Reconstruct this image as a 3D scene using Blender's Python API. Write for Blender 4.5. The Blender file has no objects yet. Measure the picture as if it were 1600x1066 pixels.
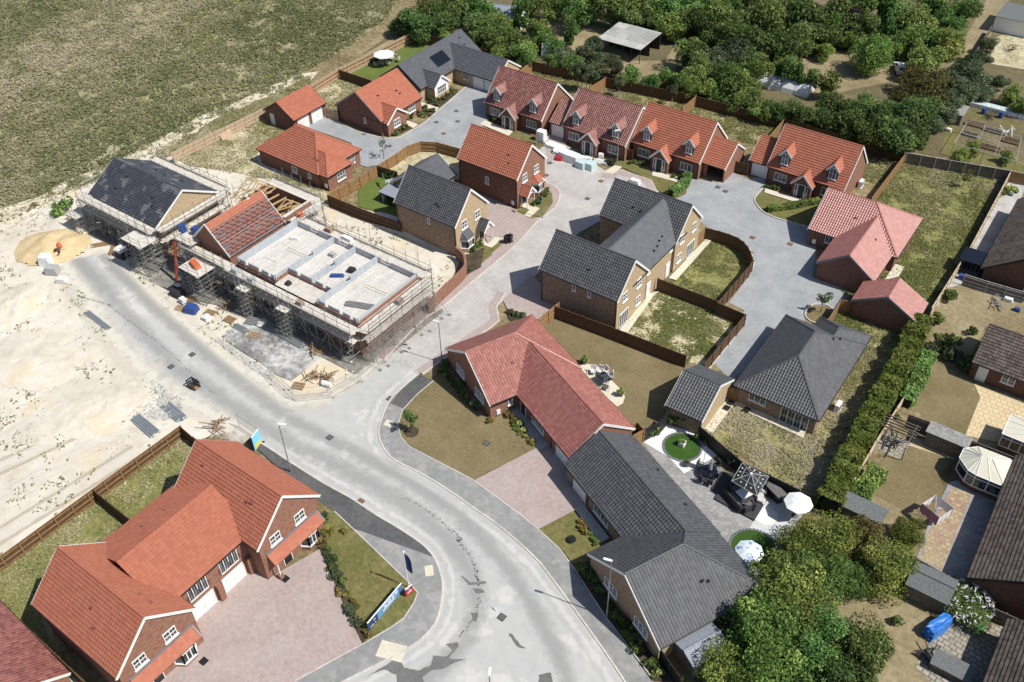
import bpy, bmesh, math, random
import numpy as np
from mathutils import Vector, Matrix
from mathutils.geometry import tessellate_polygon
R = math.radians
rnd = random.Random(7)
scene = bpy.context.scene
COL = scene.collection

# ---------------------------------------------------------------- camera
F_PX, TILT, ROLL, HCAM, AZ = 1481.0, R(41.34), R(-1.47), 69.7, R(36.9)   # focal length in pixels of a 1600 wide picture
def _axes():
    fw = np.array([0, math.cos(TILT), -math.sin(TILT)]); rt = np.array([1., 0, 0]); up = np.cross(rt, fw)
    c, s = math.cos(ROLL), math.sin(ROLL)
    r, u = c*rt + s*up, -s*rt + c*up
    M = np.array([[math.cos(AZ), -math.sin(AZ), 0], [math.sin(AZ), math.cos(AZ), 0], [0, 0, 1]])
    return M@r, M@u, M@fw
CR, CU, CF = _axes()
CPOS = np.array([0, 0, HCAM])
cd = bpy.data.cameras.new('camera'); cam = bpy.data.objects.new('camera', cd); COL.objects.link(cam)
cd.sensor_width = 36; cd.lens = 36*F_PX/1600; cd.clip_start = 1; cd.clip_end = 2000
cam.matrix_world = Matrix(((CR[0], CU[0], -CF[0], 0), (CR[1], CU[1], -CF[1], 0), (CR[2], CU[2], -CF[2], HCAM), (0, 0, 0, 1)))
scene.camera = cam

# ---------------------------------------------------------------- light
SUN_EL, SUN_AZ = R(53.3), R(11)          # azimuth measured from +X towards +Y
world = bpy.data.worlds.new('World'); scene.world = world; world.use_nodes = True
wn = world.node_tree.nodes; wl = world.node_tree.links
sky = wn.new('ShaderNodeTexSky'); sky.sky_type = 'NISHITA'; sky.sun_disc = False
sky.sun_elevation = SUN_EL; sky.sun_rotation = R(90) - SUN_AZ
wl.new(sky.outputs[0], wn['Background'].inputs[0]); wn['Background'].inputs[1].default_value = 0.088
sd = bpy.data.lights.new('sun', 'SUN'); sd.energy = 4.6; sd.angle = R(0.5); sd.color = (1, 0.955, 0.88)
sun = bpy.data.objects.new('sun', sd); COL.objects.link(sun)
sdir = Vector((math.cos(SUN_EL)*math.cos(SUN_AZ), math.cos(SUN_EL)*math.sin(SUN_AZ), math.sin(SUN_EL)))
sun.rotation_euler = sdir.to_track_quat('Z', 'Y').to_euler(); sun.location = (0, 0, 120)
vs = scene.view_settings; vs.view_transform = 'Standard'; vs.look = 'None'; vs.exposure = 0.2; vs.gamma = 1
scene.cycles.max_bounces = 5; scene.cycles.diffuse_bounces = 2; scene.cycles.transparent_max_bounces = 16

def G(x, y, h=0.0):
    """the point at height h seen at (x, y) of the 1600 x 1066 survey picture"""
    d = CF + CR*(x-800)/F_PX - CU*(y-533)/F_PX
    p = CPOS + d*(h-HCAM)/d[2]
    return Vector((p[0], p[1], h))
def ZP(x0, y0, s, pts, h=0.0): return [G(x0+a/s, y0+b/s, h) for a, b in pts]
def GP(pts, h=0.0): return [G(a, b, h) for a, b in pts]

# ---------------------------------------------------------------- helpers
class MB:
    """collects faces, then links them as one mesh object"""
    def __init__(s): s.v = []; s.f = []; s.m = []; s.uv = None
    def poly(s, pts, m=0):
        i = len(s.v); s.v += [tuple(p) for p in pts]; s.f.append(tuple(range(i, i+len(pts)))); s.m.append(m); return s
    def box(s, c, d, rz=0, m=0, ax=None):
        x, y, z = (q/2 for q in d); ca, sa = math.cos(rz), math.sin(rz); P = []
        for k in (-1, 1):
            for a, b in ((-1, -1), (1, -1), (1, 1), (-1, 1)):
                px, py = a*x, b*y
                P.append((c[0]+ca*px-sa*py, c[1]+sa*px+ca*py, c[2]+k*z))
        i = len(s.v); s.v += P
        for q in ((3, 2, 1, 0), (4, 5, 6, 7), (0, 1, 5, 4), (1, 2, 6, 5), (2, 3, 7, 6), (3, 0, 4, 7)):
            s.f.append(tuple(i+k for k in q)); s.m.append(m)
        return s
    def beam(s, a, b, w, h=None, m=0):
        """rectangular bar from a to b, w wide (level), h deep"""
        a, b = Vector(a), Vector(b); h = h or w
        d = (b-a).normalized(); sd_ = d.cross(Vector((0, 0, 1)))
        if sd_.length < 1e-4: sd_ = Vector((1, 0, 0))
        sd_.normalize(); up = sd_.cross(d)
        P = [p + sd_*i*w/2 + up*j*h/2 for p in (a, b) for i, j in ((-1, -1), (1, -1), (1, 1), (-1, 1))]
        i = len(s.v); s.v += [tuple(p) for p in P]
        for q in ((0, 1, 2, 3), (7, 6, 5, 4), (0, 4, 5, 1), (1, 5, 6, 2), (2, 6, 7, 3), (3, 7, 4, 0)):
            s.f.append(tuple(i+k for k in q)); s.m.append(m)
        return s
    def tube(s, a, b, r, r2=None, n=6, m=0, cap=True):
        a, b = Vector(a), Vector(b); r2 = r if r2 is None else r2
        d = (b-a).normalized(); e = d.orthogonal().normalized(); g = d.cross(e); i = len(s.v)
        for p, q in ((a, r), (b, r2)):
            s.v += [tuple(p + (e*math.cos(2*math.pi*k/n) + g*math.sin(2*math.pi*k/n))*q) for k in range(n)]
        for k in range(n):
            s.f.append((i+k, i+(k+1) % n, i+n+(k+1) % n, i+n+k)); s.m.append(m)
        if cap: s.f += [tuple(i+k for k in range(n))[::-1], tuple(i+n+k for k in range(n))]; s.m += [m, m]
        return s
    def lathe(s, c, prof, n=10, m=0):
        """prof: (radius, height) from bottom to top"""
        i = len(s.v)
        for r, z in prof: s.v += [(c[0]+r*math.cos(2*math.pi*k/n), c[1]+r*math.sin(2*math.pi*k/n), c[2]+z) for k in range(n)]
        for j in range(len(prof)-1):
            for k in range(n):
                a = i+j*n; s.f.append((a+k, a+(k+1) % n, a+n+(k+1) % n, a+n+k)); s.m.append(m)
        s.f += [tuple(i+k for k in range(n))[::-1], tuple(i+(len(prof)-1)*n+k for k in range(n))]; s.m += [m, m]
        return s
    def prism(s, pts, z0, z1, m=0):
        n = len(pts); area = sum(pts[k][0]*pts[(k+1) % n][1]-pts[(k+1) % n][0]*pts[k][1] for k in range(n))
        if area < 0: pts = pts[::-1]
        i = len(s.v)
        s.v += [(p[0], p[1], z0) for p in pts] + [(p[0], p[1], z1) for p in pts]
        for k in range(n): s.f.append((i+k, i+(k+1) % n, i+n+(k+1) % n, i+n+k)); s.m.append(m)
        for t in tessellate_polygon([[Vector((p[0], p[1], 0)) for p in pts]]):
            a, b, c = (pts[q] for q in t)
            if (b[0]-a[0])*(c[1]-a[1])-(b[1]-a[1])*(c[0]-a[0]) < 0: t = t[::-1]
            s.f.append(tuple(i+n+q for q in t)); s.m.append(m); s.f.append(tuple(i+q for q in t)[::-1]); s.m.append(m)
        return s
    def sheet(s, pts, z, m=0):
        n = len(pts); i = len(s.v); s.v += [(p[0], p[1], z) for p in pts]
        for t in tessellate_polygon([[Vector((p[0], p[1], 0)) for p in pts]]):
            a, b, c = (pts[q] for q in t)
            if (b[0]-a[0])*(c[1]-a[1])-(b[1]-a[1])*(c[0]-a[0]) < 0: t = t[::-1]
            s.f.append(tuple(i+q for q in t)); s.m.append(m)
        return s
    def build(s, name, mats, parent=None, loc=None, rz=0, xf=None, uv=True, mesh_only=False):
        me = bpy.data.meshes.new(name)
        V = np.array(s.v, float).reshape(-1, 3)
        if xf is not None: V = V@xf[0].T + xf[1]
        me.from_pydata(V.tolist(), [], s.f)
        for mm in (mats if isinstance(mats, (list, tuple)) else [mats]): me.materials.append(mm)
        me.polygons.foreach_set('material_index', s.m)
        if uv:
            me.update(); nP = len(me.polygons); N = np.empty(nP*3); me.polygons.foreach_get('normal', N); N = N.reshape(-1, 3)
            tot = np.empty(nP, int); me.polygons.foreach_get('loop_total', tot)
            li = np.empty(len(me.loops), int); me.loops.foreach_get('vertex_index', li)
            n = np.repeat(N, tot, 0); p = V[li]
            t = np.stack([-n[:, 1], n[:, 0], 0*n[:, 0]], -1); ln = np.linalg.norm(t, axis=1); flat = ln < .05
            t[flat] = (1, 0, 0); ln[flat] = 1; t /= ln[:, None]
            w = np.cross(n, t)
            uvs = np.stack([(p*t).sum(1), (p*w).sum(1)], -1)
            me.uv_layers.new(name='UVMap').data.foreach_set('uv', uvs.ravel())
        if mesh_only: return me
        return link(name, me, parent, loc, rz)
def link(name, data, parent=None, loc=None, rz=0):
    o = bpy.data.objects.new(name, data); COL.objects.link(o)
    if loc is not None: o.location = loc
    o.rotation_euler.z = rz
    if parent is not None: o.parent = parent
    return o
def tag(o, label, cat, group=None):
    o['label'] = label; o['category'] = cat
    if group: o['group'] = group
    return o
class Thing:
    """an Empty at the thing's base; parts are built in world coordinates and stored relative to it"""
    def __init__(s, name, label, cat, x, y, yaw=0, z=0, group=None):
        s.o = link(name, None, None, (x, y, z), yaw); tag(s.o, label, cat, group); s.yaw = yaw
        c, n = math.cos(-yaw), math.sin(-yaw); A = np.array([[c, -n, 0], [n, c, 0], [0, 0, 1]])
        s.xf = (A, -A@np.array([x, y, z]))
    def loc(s, p): return tuple(s.xf[0]@np.array(p, float) + s.xf[1])
    def part(s, name, mb, mats, parent=None, label=None):
        o = mb.build(name, mats, parent or s.o, xf=s.xf)
        if label: o['label'] = label
        return o
    def put(s, name, me, p, rz, parent=None):
        return link(name, me, parent or s.o, s.loc(p), rz - s.yaw)
def copy_tree(o, parent=None):
    c = o.copy(); COL.objects.link(c)
    if parent is not None: c.parent = parent
    for ch in o.children: copy_tree(ch, c)
    return c
def clone(o, x, y, rz=0, label=None, z=None, sc=None):
    c = copy_tree(o); c.location = (x, y, c.location.z if z is None else z); c.rotation_euler.z = rz
    if label: c['label'] = label
    if sc: c.scale = (sc, sc, sc) if not hasattr(sc, '__len__') else sc
    return c
def struct(name, mb, mat, kind='structure'):
    o = mb.build(name, mat); o['kind'] = kind; return o
def smooth_line(pts, n=4):
    """Catmull-Rom through the points"""
    P = [Vector(p) for p in pts]; out = []
    for i in range(len(P)-1):
        a, b, c, d = P[max(i-1, 0)], P[i], P[i+1], P[min(i+2, len(P)-1)]
        for k in range(n):
            t = k/n; out.append(.5*((2*b)+(c-a)*t+(2*a-5*b+4*c-d)*t*t+(3*b-a-3*c+d)*t**3))
    return out+[P[-1]]
def offset_line(pts, d):
    out = []
    for i, p in enumerate(pts):
        a = pts[max(i-1, 0)]; b = pts[min(i+1, len(pts)-1)]; t = Vector((b[0]-a[0], b[1]-a[1], 0)).normalized()
        out.append(Vector((p[0]-t.y*d, p[1]+t.x*d, 0)))
    return out
def ribbon(mb, pts, w, z0, z1, m=0, off=0):
    """a strip w wide, standing from z0 to z1, along pts"""
    a = offset_line(pts, off-w/2); b = offset_line(pts, off+w/2)
    for i in range(len(pts)-1):
        q = [a[i], a[i+1], b[i+1], b[i]]
        mb.poly([(p.x, p.y, z1) for p in q], m)
        for s0, s1 in ((a[i], a[i+1]), (b[i+1], b[i])):
            mb.poly([(s0.x, s0.y, z0), (s1.x, s1.y, z0), (s1.x, s1.y, z1), (s0.x, s0.y, z1)], m)
    for p, q in ((b[0], a[0]), (a[-1], b[-1])):
        mb.poly([(p.x, p.y, z0), (q.x, q.y, z0), (q.x, q.y, z1), (p.x, p.y, z1)], m)
    return mb

# ---------------------------------------------------------------- materials
def mat(name):
    m = bpy.data.materials.new(name); m.use_nodes = True; nt = m.node_tree
    return m, nt, nt.nodes['Principled BSDF'], nt.nodes, nt.links
def node(ns, t, **k):
    n = ns.new('ShaderNode'+t)
    for a, b in k.items(): setattr(n, a, b)
    return n
def ramp(ns, cols):
    r = node(ns, 'ValToRGB'); e = r.color_ramp.elements
    while len(e) < len(cols): e.new(.5)
    for q, (p, c) in zip(e, cols): q.position = p; q.color = (*c, 1)
    return r
def sc(c, k): return tuple(min(1, q*k) for q in c)
def plain(name, c, rough=.6, metal=0, var=.15, scale=6, spec=.4):
    m, nt, b, ns, ls = mat(name)
    tc = node(ns, 'TexCoord'); no = node(ns, 'TexNoise'); no.inputs['Scale'].default_value = scale; no.inputs['Detail'].default_value = 4
    r = ramp(ns, [(.3, sc(c, 1-var)), (.7, sc(c, 1+var))])
    ls.new(tc.outputs['Object'], no.inputs['Vector']); ls.new(no.outputs[0], r.inputs[0]); ls.new(r.outputs[0], b.inputs['Base Color'])
    b.inputs['Roughness'].default_value = rough; b.inputs['Metallic'].default_value = metal
    b.inputs['Specular IOR Level'].default_value = spec
    return m
def ground_mat(name, stops, s1=.25, s2=2.5, w=.5, bump=.15, bdist=.05, rough=.95, s3=14, spots=None):
    """world-space mottled ground: two or three scales of noise through one ramp"""
    m, nt, b, ns, ls = mat(name)
    tc = node(ns, 'TexCoord'); V = tc.outputs['Object']
    def N(s, d=6, r=.6):
        n = node(ns, 'TexNoise'); n.inputs['Scale'].default_value = s; n.inputs['Detail'].default_value = d; n.inputs['Roughness'].default_value = r; ls.new(V, n.inputs['Vector']); return n.outputs[0]
    a, c, e = N(s1, 4), N(s2, 6), N(s3, 3, .7)
    def mixf(x, y, f):
        n = node(ns, 'Mix'); n.inputs[0].default_value = f; ls.new(x, n.inputs[2]); ls.new(y, n.inputs[3]); return n.outputs[0]
    f = mixf(mixf(a, c, w), e, .3)
    mr = node(ns, 'MapRange'); mr.inputs['From Min'].default_value = .36; mr.inputs['From Max'].default_value = .64; mr.inputs['To Min'].default_value = .15; mr.inputs['To Max'].default_value = .85; ls.new(f, mr.inputs[0])
    r = ramp(ns, stops); ls.new(mr.outputs[0], r.inputs[0]); out = r.outputs[0]
    for sp in (spots or []):                       # (scale, threshold, colour, strength)
        n = N(sp[0], 5, .65); rr = ramp(ns, [(sp[1], (0, 0, 0)), (sp[1]+.06, (sp[3],)*3)]); ls.new(n, rr.inputs[0])
        mx = node(ns, 'Mix', data_type='RGBA'); ls.new(rr.outputs[0], mx.inputs[0]); ls.new(out, mx.inputs[6]); mx.inputs[7].default_value = (*sp[2], 1); out = mx.outputs[2]
    ls.new(out, b.inputs['Base Color']); b.inputs['Roughness'].default_value = rough; b.inputs['Specular IOR Level'].default_value = .2
    if bump:
        bp = node(ns, 'Bump'); bp.inputs['Strength'].default_value = bump; bp.inputs['Distance'].default_value = bdist
        ls.new(mixf(c, e, .5), bp.inputs['Height']); ls.new(bp.outputs[0], b.inputs['Normal'])
    return m
def paver_mat(name, c1, c2, mortar, bw=.2, bh=.1, rz=0, vary=.35, stain=(.7, .68, .64), st=.25, mort=.012):
    m, nt, b, ns, ls = mat(name)
    tc = node(ns, 'TexCoord'); mp = node(ns, 'Mapping'); mp.inputs['Rotation'].default_value = (0, 0, rz); ls.new(tc.outputs['Object'], mp.inputs[0])
    bt = node(ns, 'TexBrick'); bt.inputs['Scale'].default_value = 1; bt.inputs['Brick Width'].default_value = bw; bt.inputs['Row Height'].default_value = bh
    bt.inputs['Mortar Size'].default_value = mort; bt.inputs['Color1'].default_value = (*c1, 1); bt.inputs['Color2'].default_value = (*c2, 1); bt.inputs['Mortar'].default_value = (*mortar, 1)
    ls.new(mp.outputs[0], bt.inputs['Vector'])
    no = node(ns, 'TexNoise'); no.inputs['Scale'].default_value = .35; no.inputs['Detail'].default_value = 8; no.inputs['Roughness'].default_value = .62; ls.new(tc.outputs['Object'], no.inputs['Vector'])
    rr = ramp(ns, [(.35, (0, 0, 0)), (.72, (st*2,)*3)]); ls.new(no.outputs[0], rr.inputs[0])
    mx = node(ns, 'Mix', data_type='RGBA'); ls.new(rr.outputs[0], mx.inputs[0]); ls.new(bt.outputs[0], mx.inputs[6]); mx.inputs[7].default_value = (*stain, 1)
    n2 = node(ns, 'TexNoise'); n2.inputs['Scale'].default_value = 3.2; n2.inputs['Detail'].default_value = 6; ls.new(tc.outputs['Object'], n2.inputs['Vector'])
    hv = node(ns, 'HueSaturation'); r2 = ramp(ns, [(.3, (1-vary,)*3), (.7, (1+vary,)*3)]); r2.color_ramp.elements[1].color = (min(1, 1),)*3+(1,)
    ls.new(n2.outputs[0], r2.inputs[0]); ls.new(mx.outputs[2], hv.inputs['Color']); ls.new(r2.outputs[0], hv.inputs['Value'])
    ls.new(hv.outputs[0], b.inputs['Base Color']); b.inputs['Roughness'].default_value = .85; b.inputs['Specular IOR Level'].default_value = .25
    return m
def brick_mat(name, c1, c2, c3, mortar):
    m, nt, b, ns, ls = mat(name)
    tc = node(ns, 'UVMap')
    bt = node(ns, 'TexBrick'); bt.inputs['Scale'].default_value = 1; bt.inputs['Brick Width'].default_value = .225; bt.inputs['Row Height'].default_value = .075
    bt.inputs['Mortar Size'].default_value = .008; bt.inputs['Color1'].default_value = (*c1, 1); bt.inputs['Color2'].default_value = (*c2, 1); bt.inputs['Mortar'].default_value = (*mortar, 1); bt.inputs['Bias'].default_value = -.2
    ls.new(tc.outputs[0], bt.inputs['Vector'])
    mp = node(ns, 'Mapping'); mp.inputs['Scale'].default_value = (3.2, 8.5, 1); ls.new(tc.outputs[0], mp.inputs[0])
    no = node(ns, 'TexNoise'); no.inputs['Scale'].default_value = 1; no.inputs['Detail'].default_value = 5; no.inputs['Roughness'].default_value = .7; ls.new(mp.outputs[0], no.inputs['Vector'])
    rr = ramp(ns, [(.44, (0, 0, 0)), (.60, (.9,)*3)]); ls.new(no.outputs[0], rr.inputs[0])
    mx = node(ns, 'Mix', data_type='RGBA'); ls.new(rr.outputs[0], mx.inputs[0]); ls.new(bt.outputs[0], mx.inputs[6]); mx.inputs[7].default_value = (*c3, 1)
    m2 = node(ns, 'Mapping'); m2.inputs['Scale'].default_value = (2.0, 6.0, 1); ls.new(tc.outputs[0], m2.inputs[0]); m2.inputs['Location'].default_value = (7, 3, 0)
    n2 = node(ns, 'TexNoise'); n2.inputs['Scale'].default_value = 1; n2.inputs['Detail'].default_value = 6; n2.inputs['Roughness'].default_value = .75; ls.new(m2.outputs[0], n2.inputs['Vector'])
    r2 = ramp(ns, [(.47, (0, 0, 0)), (.62, (.75,)*3)]); ls.new(n2.outputs[0], r2.inputs[0]); m4 = node(ns, 'Mix', data_type='RGBA'); ls.new(r2.outputs[0], m4.inputs[0]); ls.new(mx.outputs[2], m4.inputs[6]); m4.inputs[7].default_value = (*sc(c2, .75), 1); mx = m4
    ls.new(mx.outputs[2], b.inputs['Base Color']); b.inputs['Roughness'].default_value = .9; b.inputs['Specular IOR Level'].default_value = .2
    return m
def tile_mat(name, cols, rough=.7, tw=.3, th=.345, joint=0, grime=.25, gcol=(.05, .045, .04), patch=None, spec=.35):
    """roof tiles: every tile its own tone (uv in metres, u along the eaves, v up the slope)"""
    m, nt, b, ns, ls = mat(name)
    uv = node(ns, 'UVMap'); sx = node(ns, 'SeparateXYZ'); ls.new(uv.outputs[0], sx.inputs[0])
    def M(op, a, k):
        n = node(ns, 'Math', operation=op); ls.new(a, n.inputs[0]); n.inputs[1].default_value = k; return n.outputs[0]
    fu, fv = M('FLOOR', M('DIVIDE', sx.outputs[0], tw), 0), M('FLOOR', M('DIVIDE', sx.outputs[1], th), 0)
    cx = node(ns, 'CombineXYZ'); ls.new(fu, cx.inputs[0]); ls.new(fv, cx.inputs[1])
    oi = node(ns, 'ObjectInfo'); ls.new(oi.outputs['Random'], cx.inputs[2])
    wn_ = node(ns, 'TexWhiteNoise'); ls.new(cx.outputs[0], wn_.inputs[0])
    r = ramp(ns, cols); ls.new(wn_.outputs[0], r.inputs[0]); out = r.outputs[0]
    tc = node(ns, 'TexCoord')
    no = node(ns, 'TexNoise'); no.inputs['Scale'].default_value = .8; no.inputs['Detail'].default_value = 7; no.inputs['Roughness'].default_value = .65; ls.new(tc.outputs['Object'], no.inputs['Vector'])
    rr = ramp(ns, [(.45, (0, 0, 0)), (.75, (grime,)*3)]); ls.new(no.outputs[0], rr.inputs[0])
    mx = node(ns, 'Mix', data_type='RGBA'); ls.new(rr.outputs[0], mx.inputs[0]); ls.new(out, mx.inputs[6]); mx.inputs[7].default_value = (*gcol, 1); out = mx.outputs[2]
    if patch:
        n3 = node(ns, 'TexNoise'); n3.inputs['Scale'].default_value = patch[0]; n3.inputs['Detail'].default_value = 2; ls.new(cx.outputs[0], n3.inputs['Vector'])
        r3 = ramp(ns, [(patch[1], (0, 0, 0)), (patch[1]+.03, (patch[3],)*3)]); ls.new(n3.outputs[0], r3.inputs[0])
        m3 = node(ns, 'Mix', data_type='RGBA'); ls.new(r3.outputs[0], m3.inputs[0]); ls.new(out, m3.inputs[6]); m3.inputs[7].default_value = (*patch[2], 1); out = m3.outputs[2]
    if joint:
        fr = M('FRACT', M('DIVIDE', sx.outputs[0], tw), 0); jl = M('LESS_THAN', fr, joint)
        mj = node(ns, 'Mix', data_type='RGBA'); jm = M('MULTIPLY', jl, .55); ls.new(jm, mj.inputs[0]); ls.new(out, mj.inputs[6]); mj.inputs[7].default_value = (.02, .02, .02, 1); out = mj.outputs[2]
    ls.new(out, b.inputs['Base Color']); b.inputs['Roughness'].default_value = rough; b.inputs['Specular IOR Level'].default_value = spec
    return m
def leaf_mat(name, cols, trans=.35, hue=.03):
    m, nt, b, ns, ls = mat(name)
    at = node(ns, 'Attribute'); at.attribute_name = 'tone'
    r = ramp(ns, cols); ls.new(at.outputs['Fac'], r.inputs[0])
    oi = node(ns, 'ObjectInfo'); hs = node(ns, 'HueSaturation')
    mr = node(ns, 'MapRange'); mr.inputs['To Min'].default_value = .5-hue; mr.inputs['To Max'].default_value = .5+hue; ls.new(oi.outputs['Random'], mr.inputs[0]); ls.new(mr.outputs[0], hs.inputs['Hue'])
    m2 = node(ns, 'MapRange'); m2.inputs['To Min'].default_value = .75; m2.inputs['To Max'].default_value = 1.25
    ad = node(ns, 'Math', operation='MULTIPLY'); ad.inputs[1].default_value = 7.31; fr = node(ns, 'Math', operation='FRACT'); ls.new(oi.outputs['Random'], ad.inputs[0]); ls.new(ad.outputs[0], fr.inputs[0]); ls.new(fr.outputs[0], m2.inputs[0]); ls.new(m2.outputs[0], hs.inputs['Value'])
    ls.new(r.outputs[0], hs.inputs['Color'])
    df = node(ns, 'BsdfDiffuse'); tr = node(ns, 'BsdfTranslucent'); mx = node(ns, 'MixShader'); mx.inputs[0].default_value = trans
    ls.new(hs.outputs[0], df.inputs[0]); ls.new(hs.outputs[0], tr.inputs[0]); ls.new(df.outputs[0], mx.inputs[1]); ls.new(tr.outputs[0], mx.inputs[2])
    ls.new(mx.outputs[0], nt.nodes['Material Output'].inputs[0]); ns.remove(b)
    return m
def glass_mat():
    m, nt, b, ns, ls = mat('window glass')
    tc = node(ns, 'TexCoord'); no = node(ns, 'TexNoise'); no.inputs['Scale'].default_value = 1.3; ls.new(tc.outputs['Object'], no.inputs['Vector'])
    r = ramp(ns, [(.45, (.015, .018, .022)), (.62, (.10, .11, .12))]); ls.new(no.outputs[0], r.inputs[0]); ls.new(r.outputs[0], b.inputs['Base Color'])
    b.inputs['Roughness'].default_value = .06; b.inputs['Specular IOR Level'].default_value = .7
    return m
M = {}
M['glass'] = glass_mat()
M['white'] = plain('white upvc', (.80, .80, .79), .35, var=.04)
M['white_paint'] = plain('white painted timber', (.78, .78, .76), .5, var=.06)
M['black'] = plain('black plastic', (.018, .018, .02), .4, var=.2)
M['dark'] = plain('carport recess shade', (.02, .02, .022), .9)  # near-black colour standing in for the shade of the carport recess
M['lead'] = plain('lead flashing', (.17, .18, .20), .5)
M['navy_clad'] = plain('dark blue grey cladding', (.022, .035, .05), .6)
M['steel'] = plain('galvanised tube', (.30, .295, .28), .5, .45, var=.25, scale=3)
M['steel_sheet'] = plain('galvanised sheet', (.40, .43, .44), .35, .6, var=.2)
M['deck'] = ground_mat('scaffold boards', [(.1, (.36, .33, .28)), (.5, (.58, .54, .48)), (.9, (.72, .69, .63))], 1.5, 7, bump=.1)
M['floorboards'] = paver_mat('floor decking', (.58, .55, .50), (.68, .65, .60), (.28, .26, .23), 2.4, .3, R(90), .2, (.72, .70, .66), .3, .02)
M['block'] = paver_mat('aerated block', (.36, .40, .43), (.44, .48, .51), (.5, .5, .5), .45, .22, 0, .15, (.5, .52, .54), .2)
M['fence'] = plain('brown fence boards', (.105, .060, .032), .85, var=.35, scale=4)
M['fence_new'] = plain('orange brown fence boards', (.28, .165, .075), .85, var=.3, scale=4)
M['fence_pale'] = plain('pale new fence boards', (.44, .33, .22), .85, var=.25, scale=4)
M['fence_grey'] = plain('weathered grey fence', (.16, .135, .11), .9, var=.35, scale=4)
M['fence_black'] = plain('black painted fence', (.016, .017, .019), .6, var=.3, scale=4)
M['post_pale'] = plain('pale timber post', (.50, .40, .29), .85, var=.2)
M['timber'] = plain('new roof timber', (.50, .36, .18), .8, var=.2, scale=5)
M['concrete'] = ground_mat('concrete', [(.3, (.33, .33, .31)), (.7, (.52, .51, .48))], .5, 4, bump=.05)
M['kerb'] = ground_mat('kerb stone', [(.3, (.42, .40, .36)), (.7, (.62, .60, .55))], .8, 6, bump=.03)
M['slab'] = paver_mat('cream paving slabs', (.60, .55, .43), (.66, .61, .49), (.50, .45, .35), .45, .45, 0, .1, (.68, .64, .55), .2, .012)
M['pipe'] = plain('black gutter', (.016, .016, .018), .35)
M['brick_red'] = brick_mat('red facing brick', (.27, .12, .078), (.19, .078, .054), (.34, .17, .11), (.36, .29, .24))
M['brick_dark'] = brick_mat('brindled dark red brick', (.20, .082, .058), (.10, .045, .038), (.28, .14, .10), (.26, .21, .18))
M['brick_buff'] = brick_mat('buff brown brick', (.30, .20, .135), (.16, .098, .072), (.42, .30, .20), (.38, .32, .25))  # also the darkened copy for shaded walls beside pale buff ones
M['brick_pale'] = brick_mat('pale buff brick', (.47, .35, .21), (.38, .26, .15), (.54, .43, .28), (.5, .43, .32))  # also the lightened copy for sunlit faces where shaded walls are buff brown
M['brick_old'] = brick_mat('old brown brick', (.14, .06, .042), (.10, .045, .035), (.18, .085, .055), (.2, .17, .14))
RED = [(0, (.335, .112, .066)), (.5, (.36, .125, .075)), (1, (.39, .142, .088))]
M['t_red'] = tile_mat('orange red tiles', RED, .75, grime=.12, gcol=(.24, .085, .05))
M['t_mix'] = tile_mat('weathered dark red pantiles', [(0, (.16, .055, .045)), (.5, (.215, .075, .06)), (1, (.29, .12, .098))], .42, grime=.3, gcol=(.13, .05, .045), spec=.65)
M['t_rust'] = tile_mat('rust red pantiles', [(0, (.25, .092, .072)), (.5, (.30, .112, .088)), (1, (.36, .15, .125))], .42, grime=.25, gcol=(.20, .075, .06), spec=.65)
M['t_pale'] = tile_mat('pale rust pantiles', [(0, (.34, .135, .112)), (.5, (.385, .16, .135)), (1, (.43, .195, .165))], .45, grime=.25, gcol=(.26, .10, .085), spec=.7)
M['t_grey'] = tile_mat('dark grey pantiles', [(0, (.062, .064, .070)), (1, (.094, .097, .105))], .5, grime=.2, spec=.35)
M['t_slate'] = tile_mat('smooth grey tiles', [(0, (.082, .087, .099)), (1, (.108, .114, .126))], .5, joint=.06, grime=.15, spec=.5)
M['t_dark'] = tile_mat('new dark grey tiles', [(0, (.040, .043, .053)), (1, (.070, .074, .086))], .5, joint=.06, grime=.2, patch=(.16, .56, (.20, .20, .21), .6), spec=.5)
M['t_brown'] = tile_mat('old brown concrete tiles', [(0, (.060, .044, .038)), (1, (.13, .10, .085))], .85, grime=.45, gcol=(.20, .18, .15))
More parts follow.
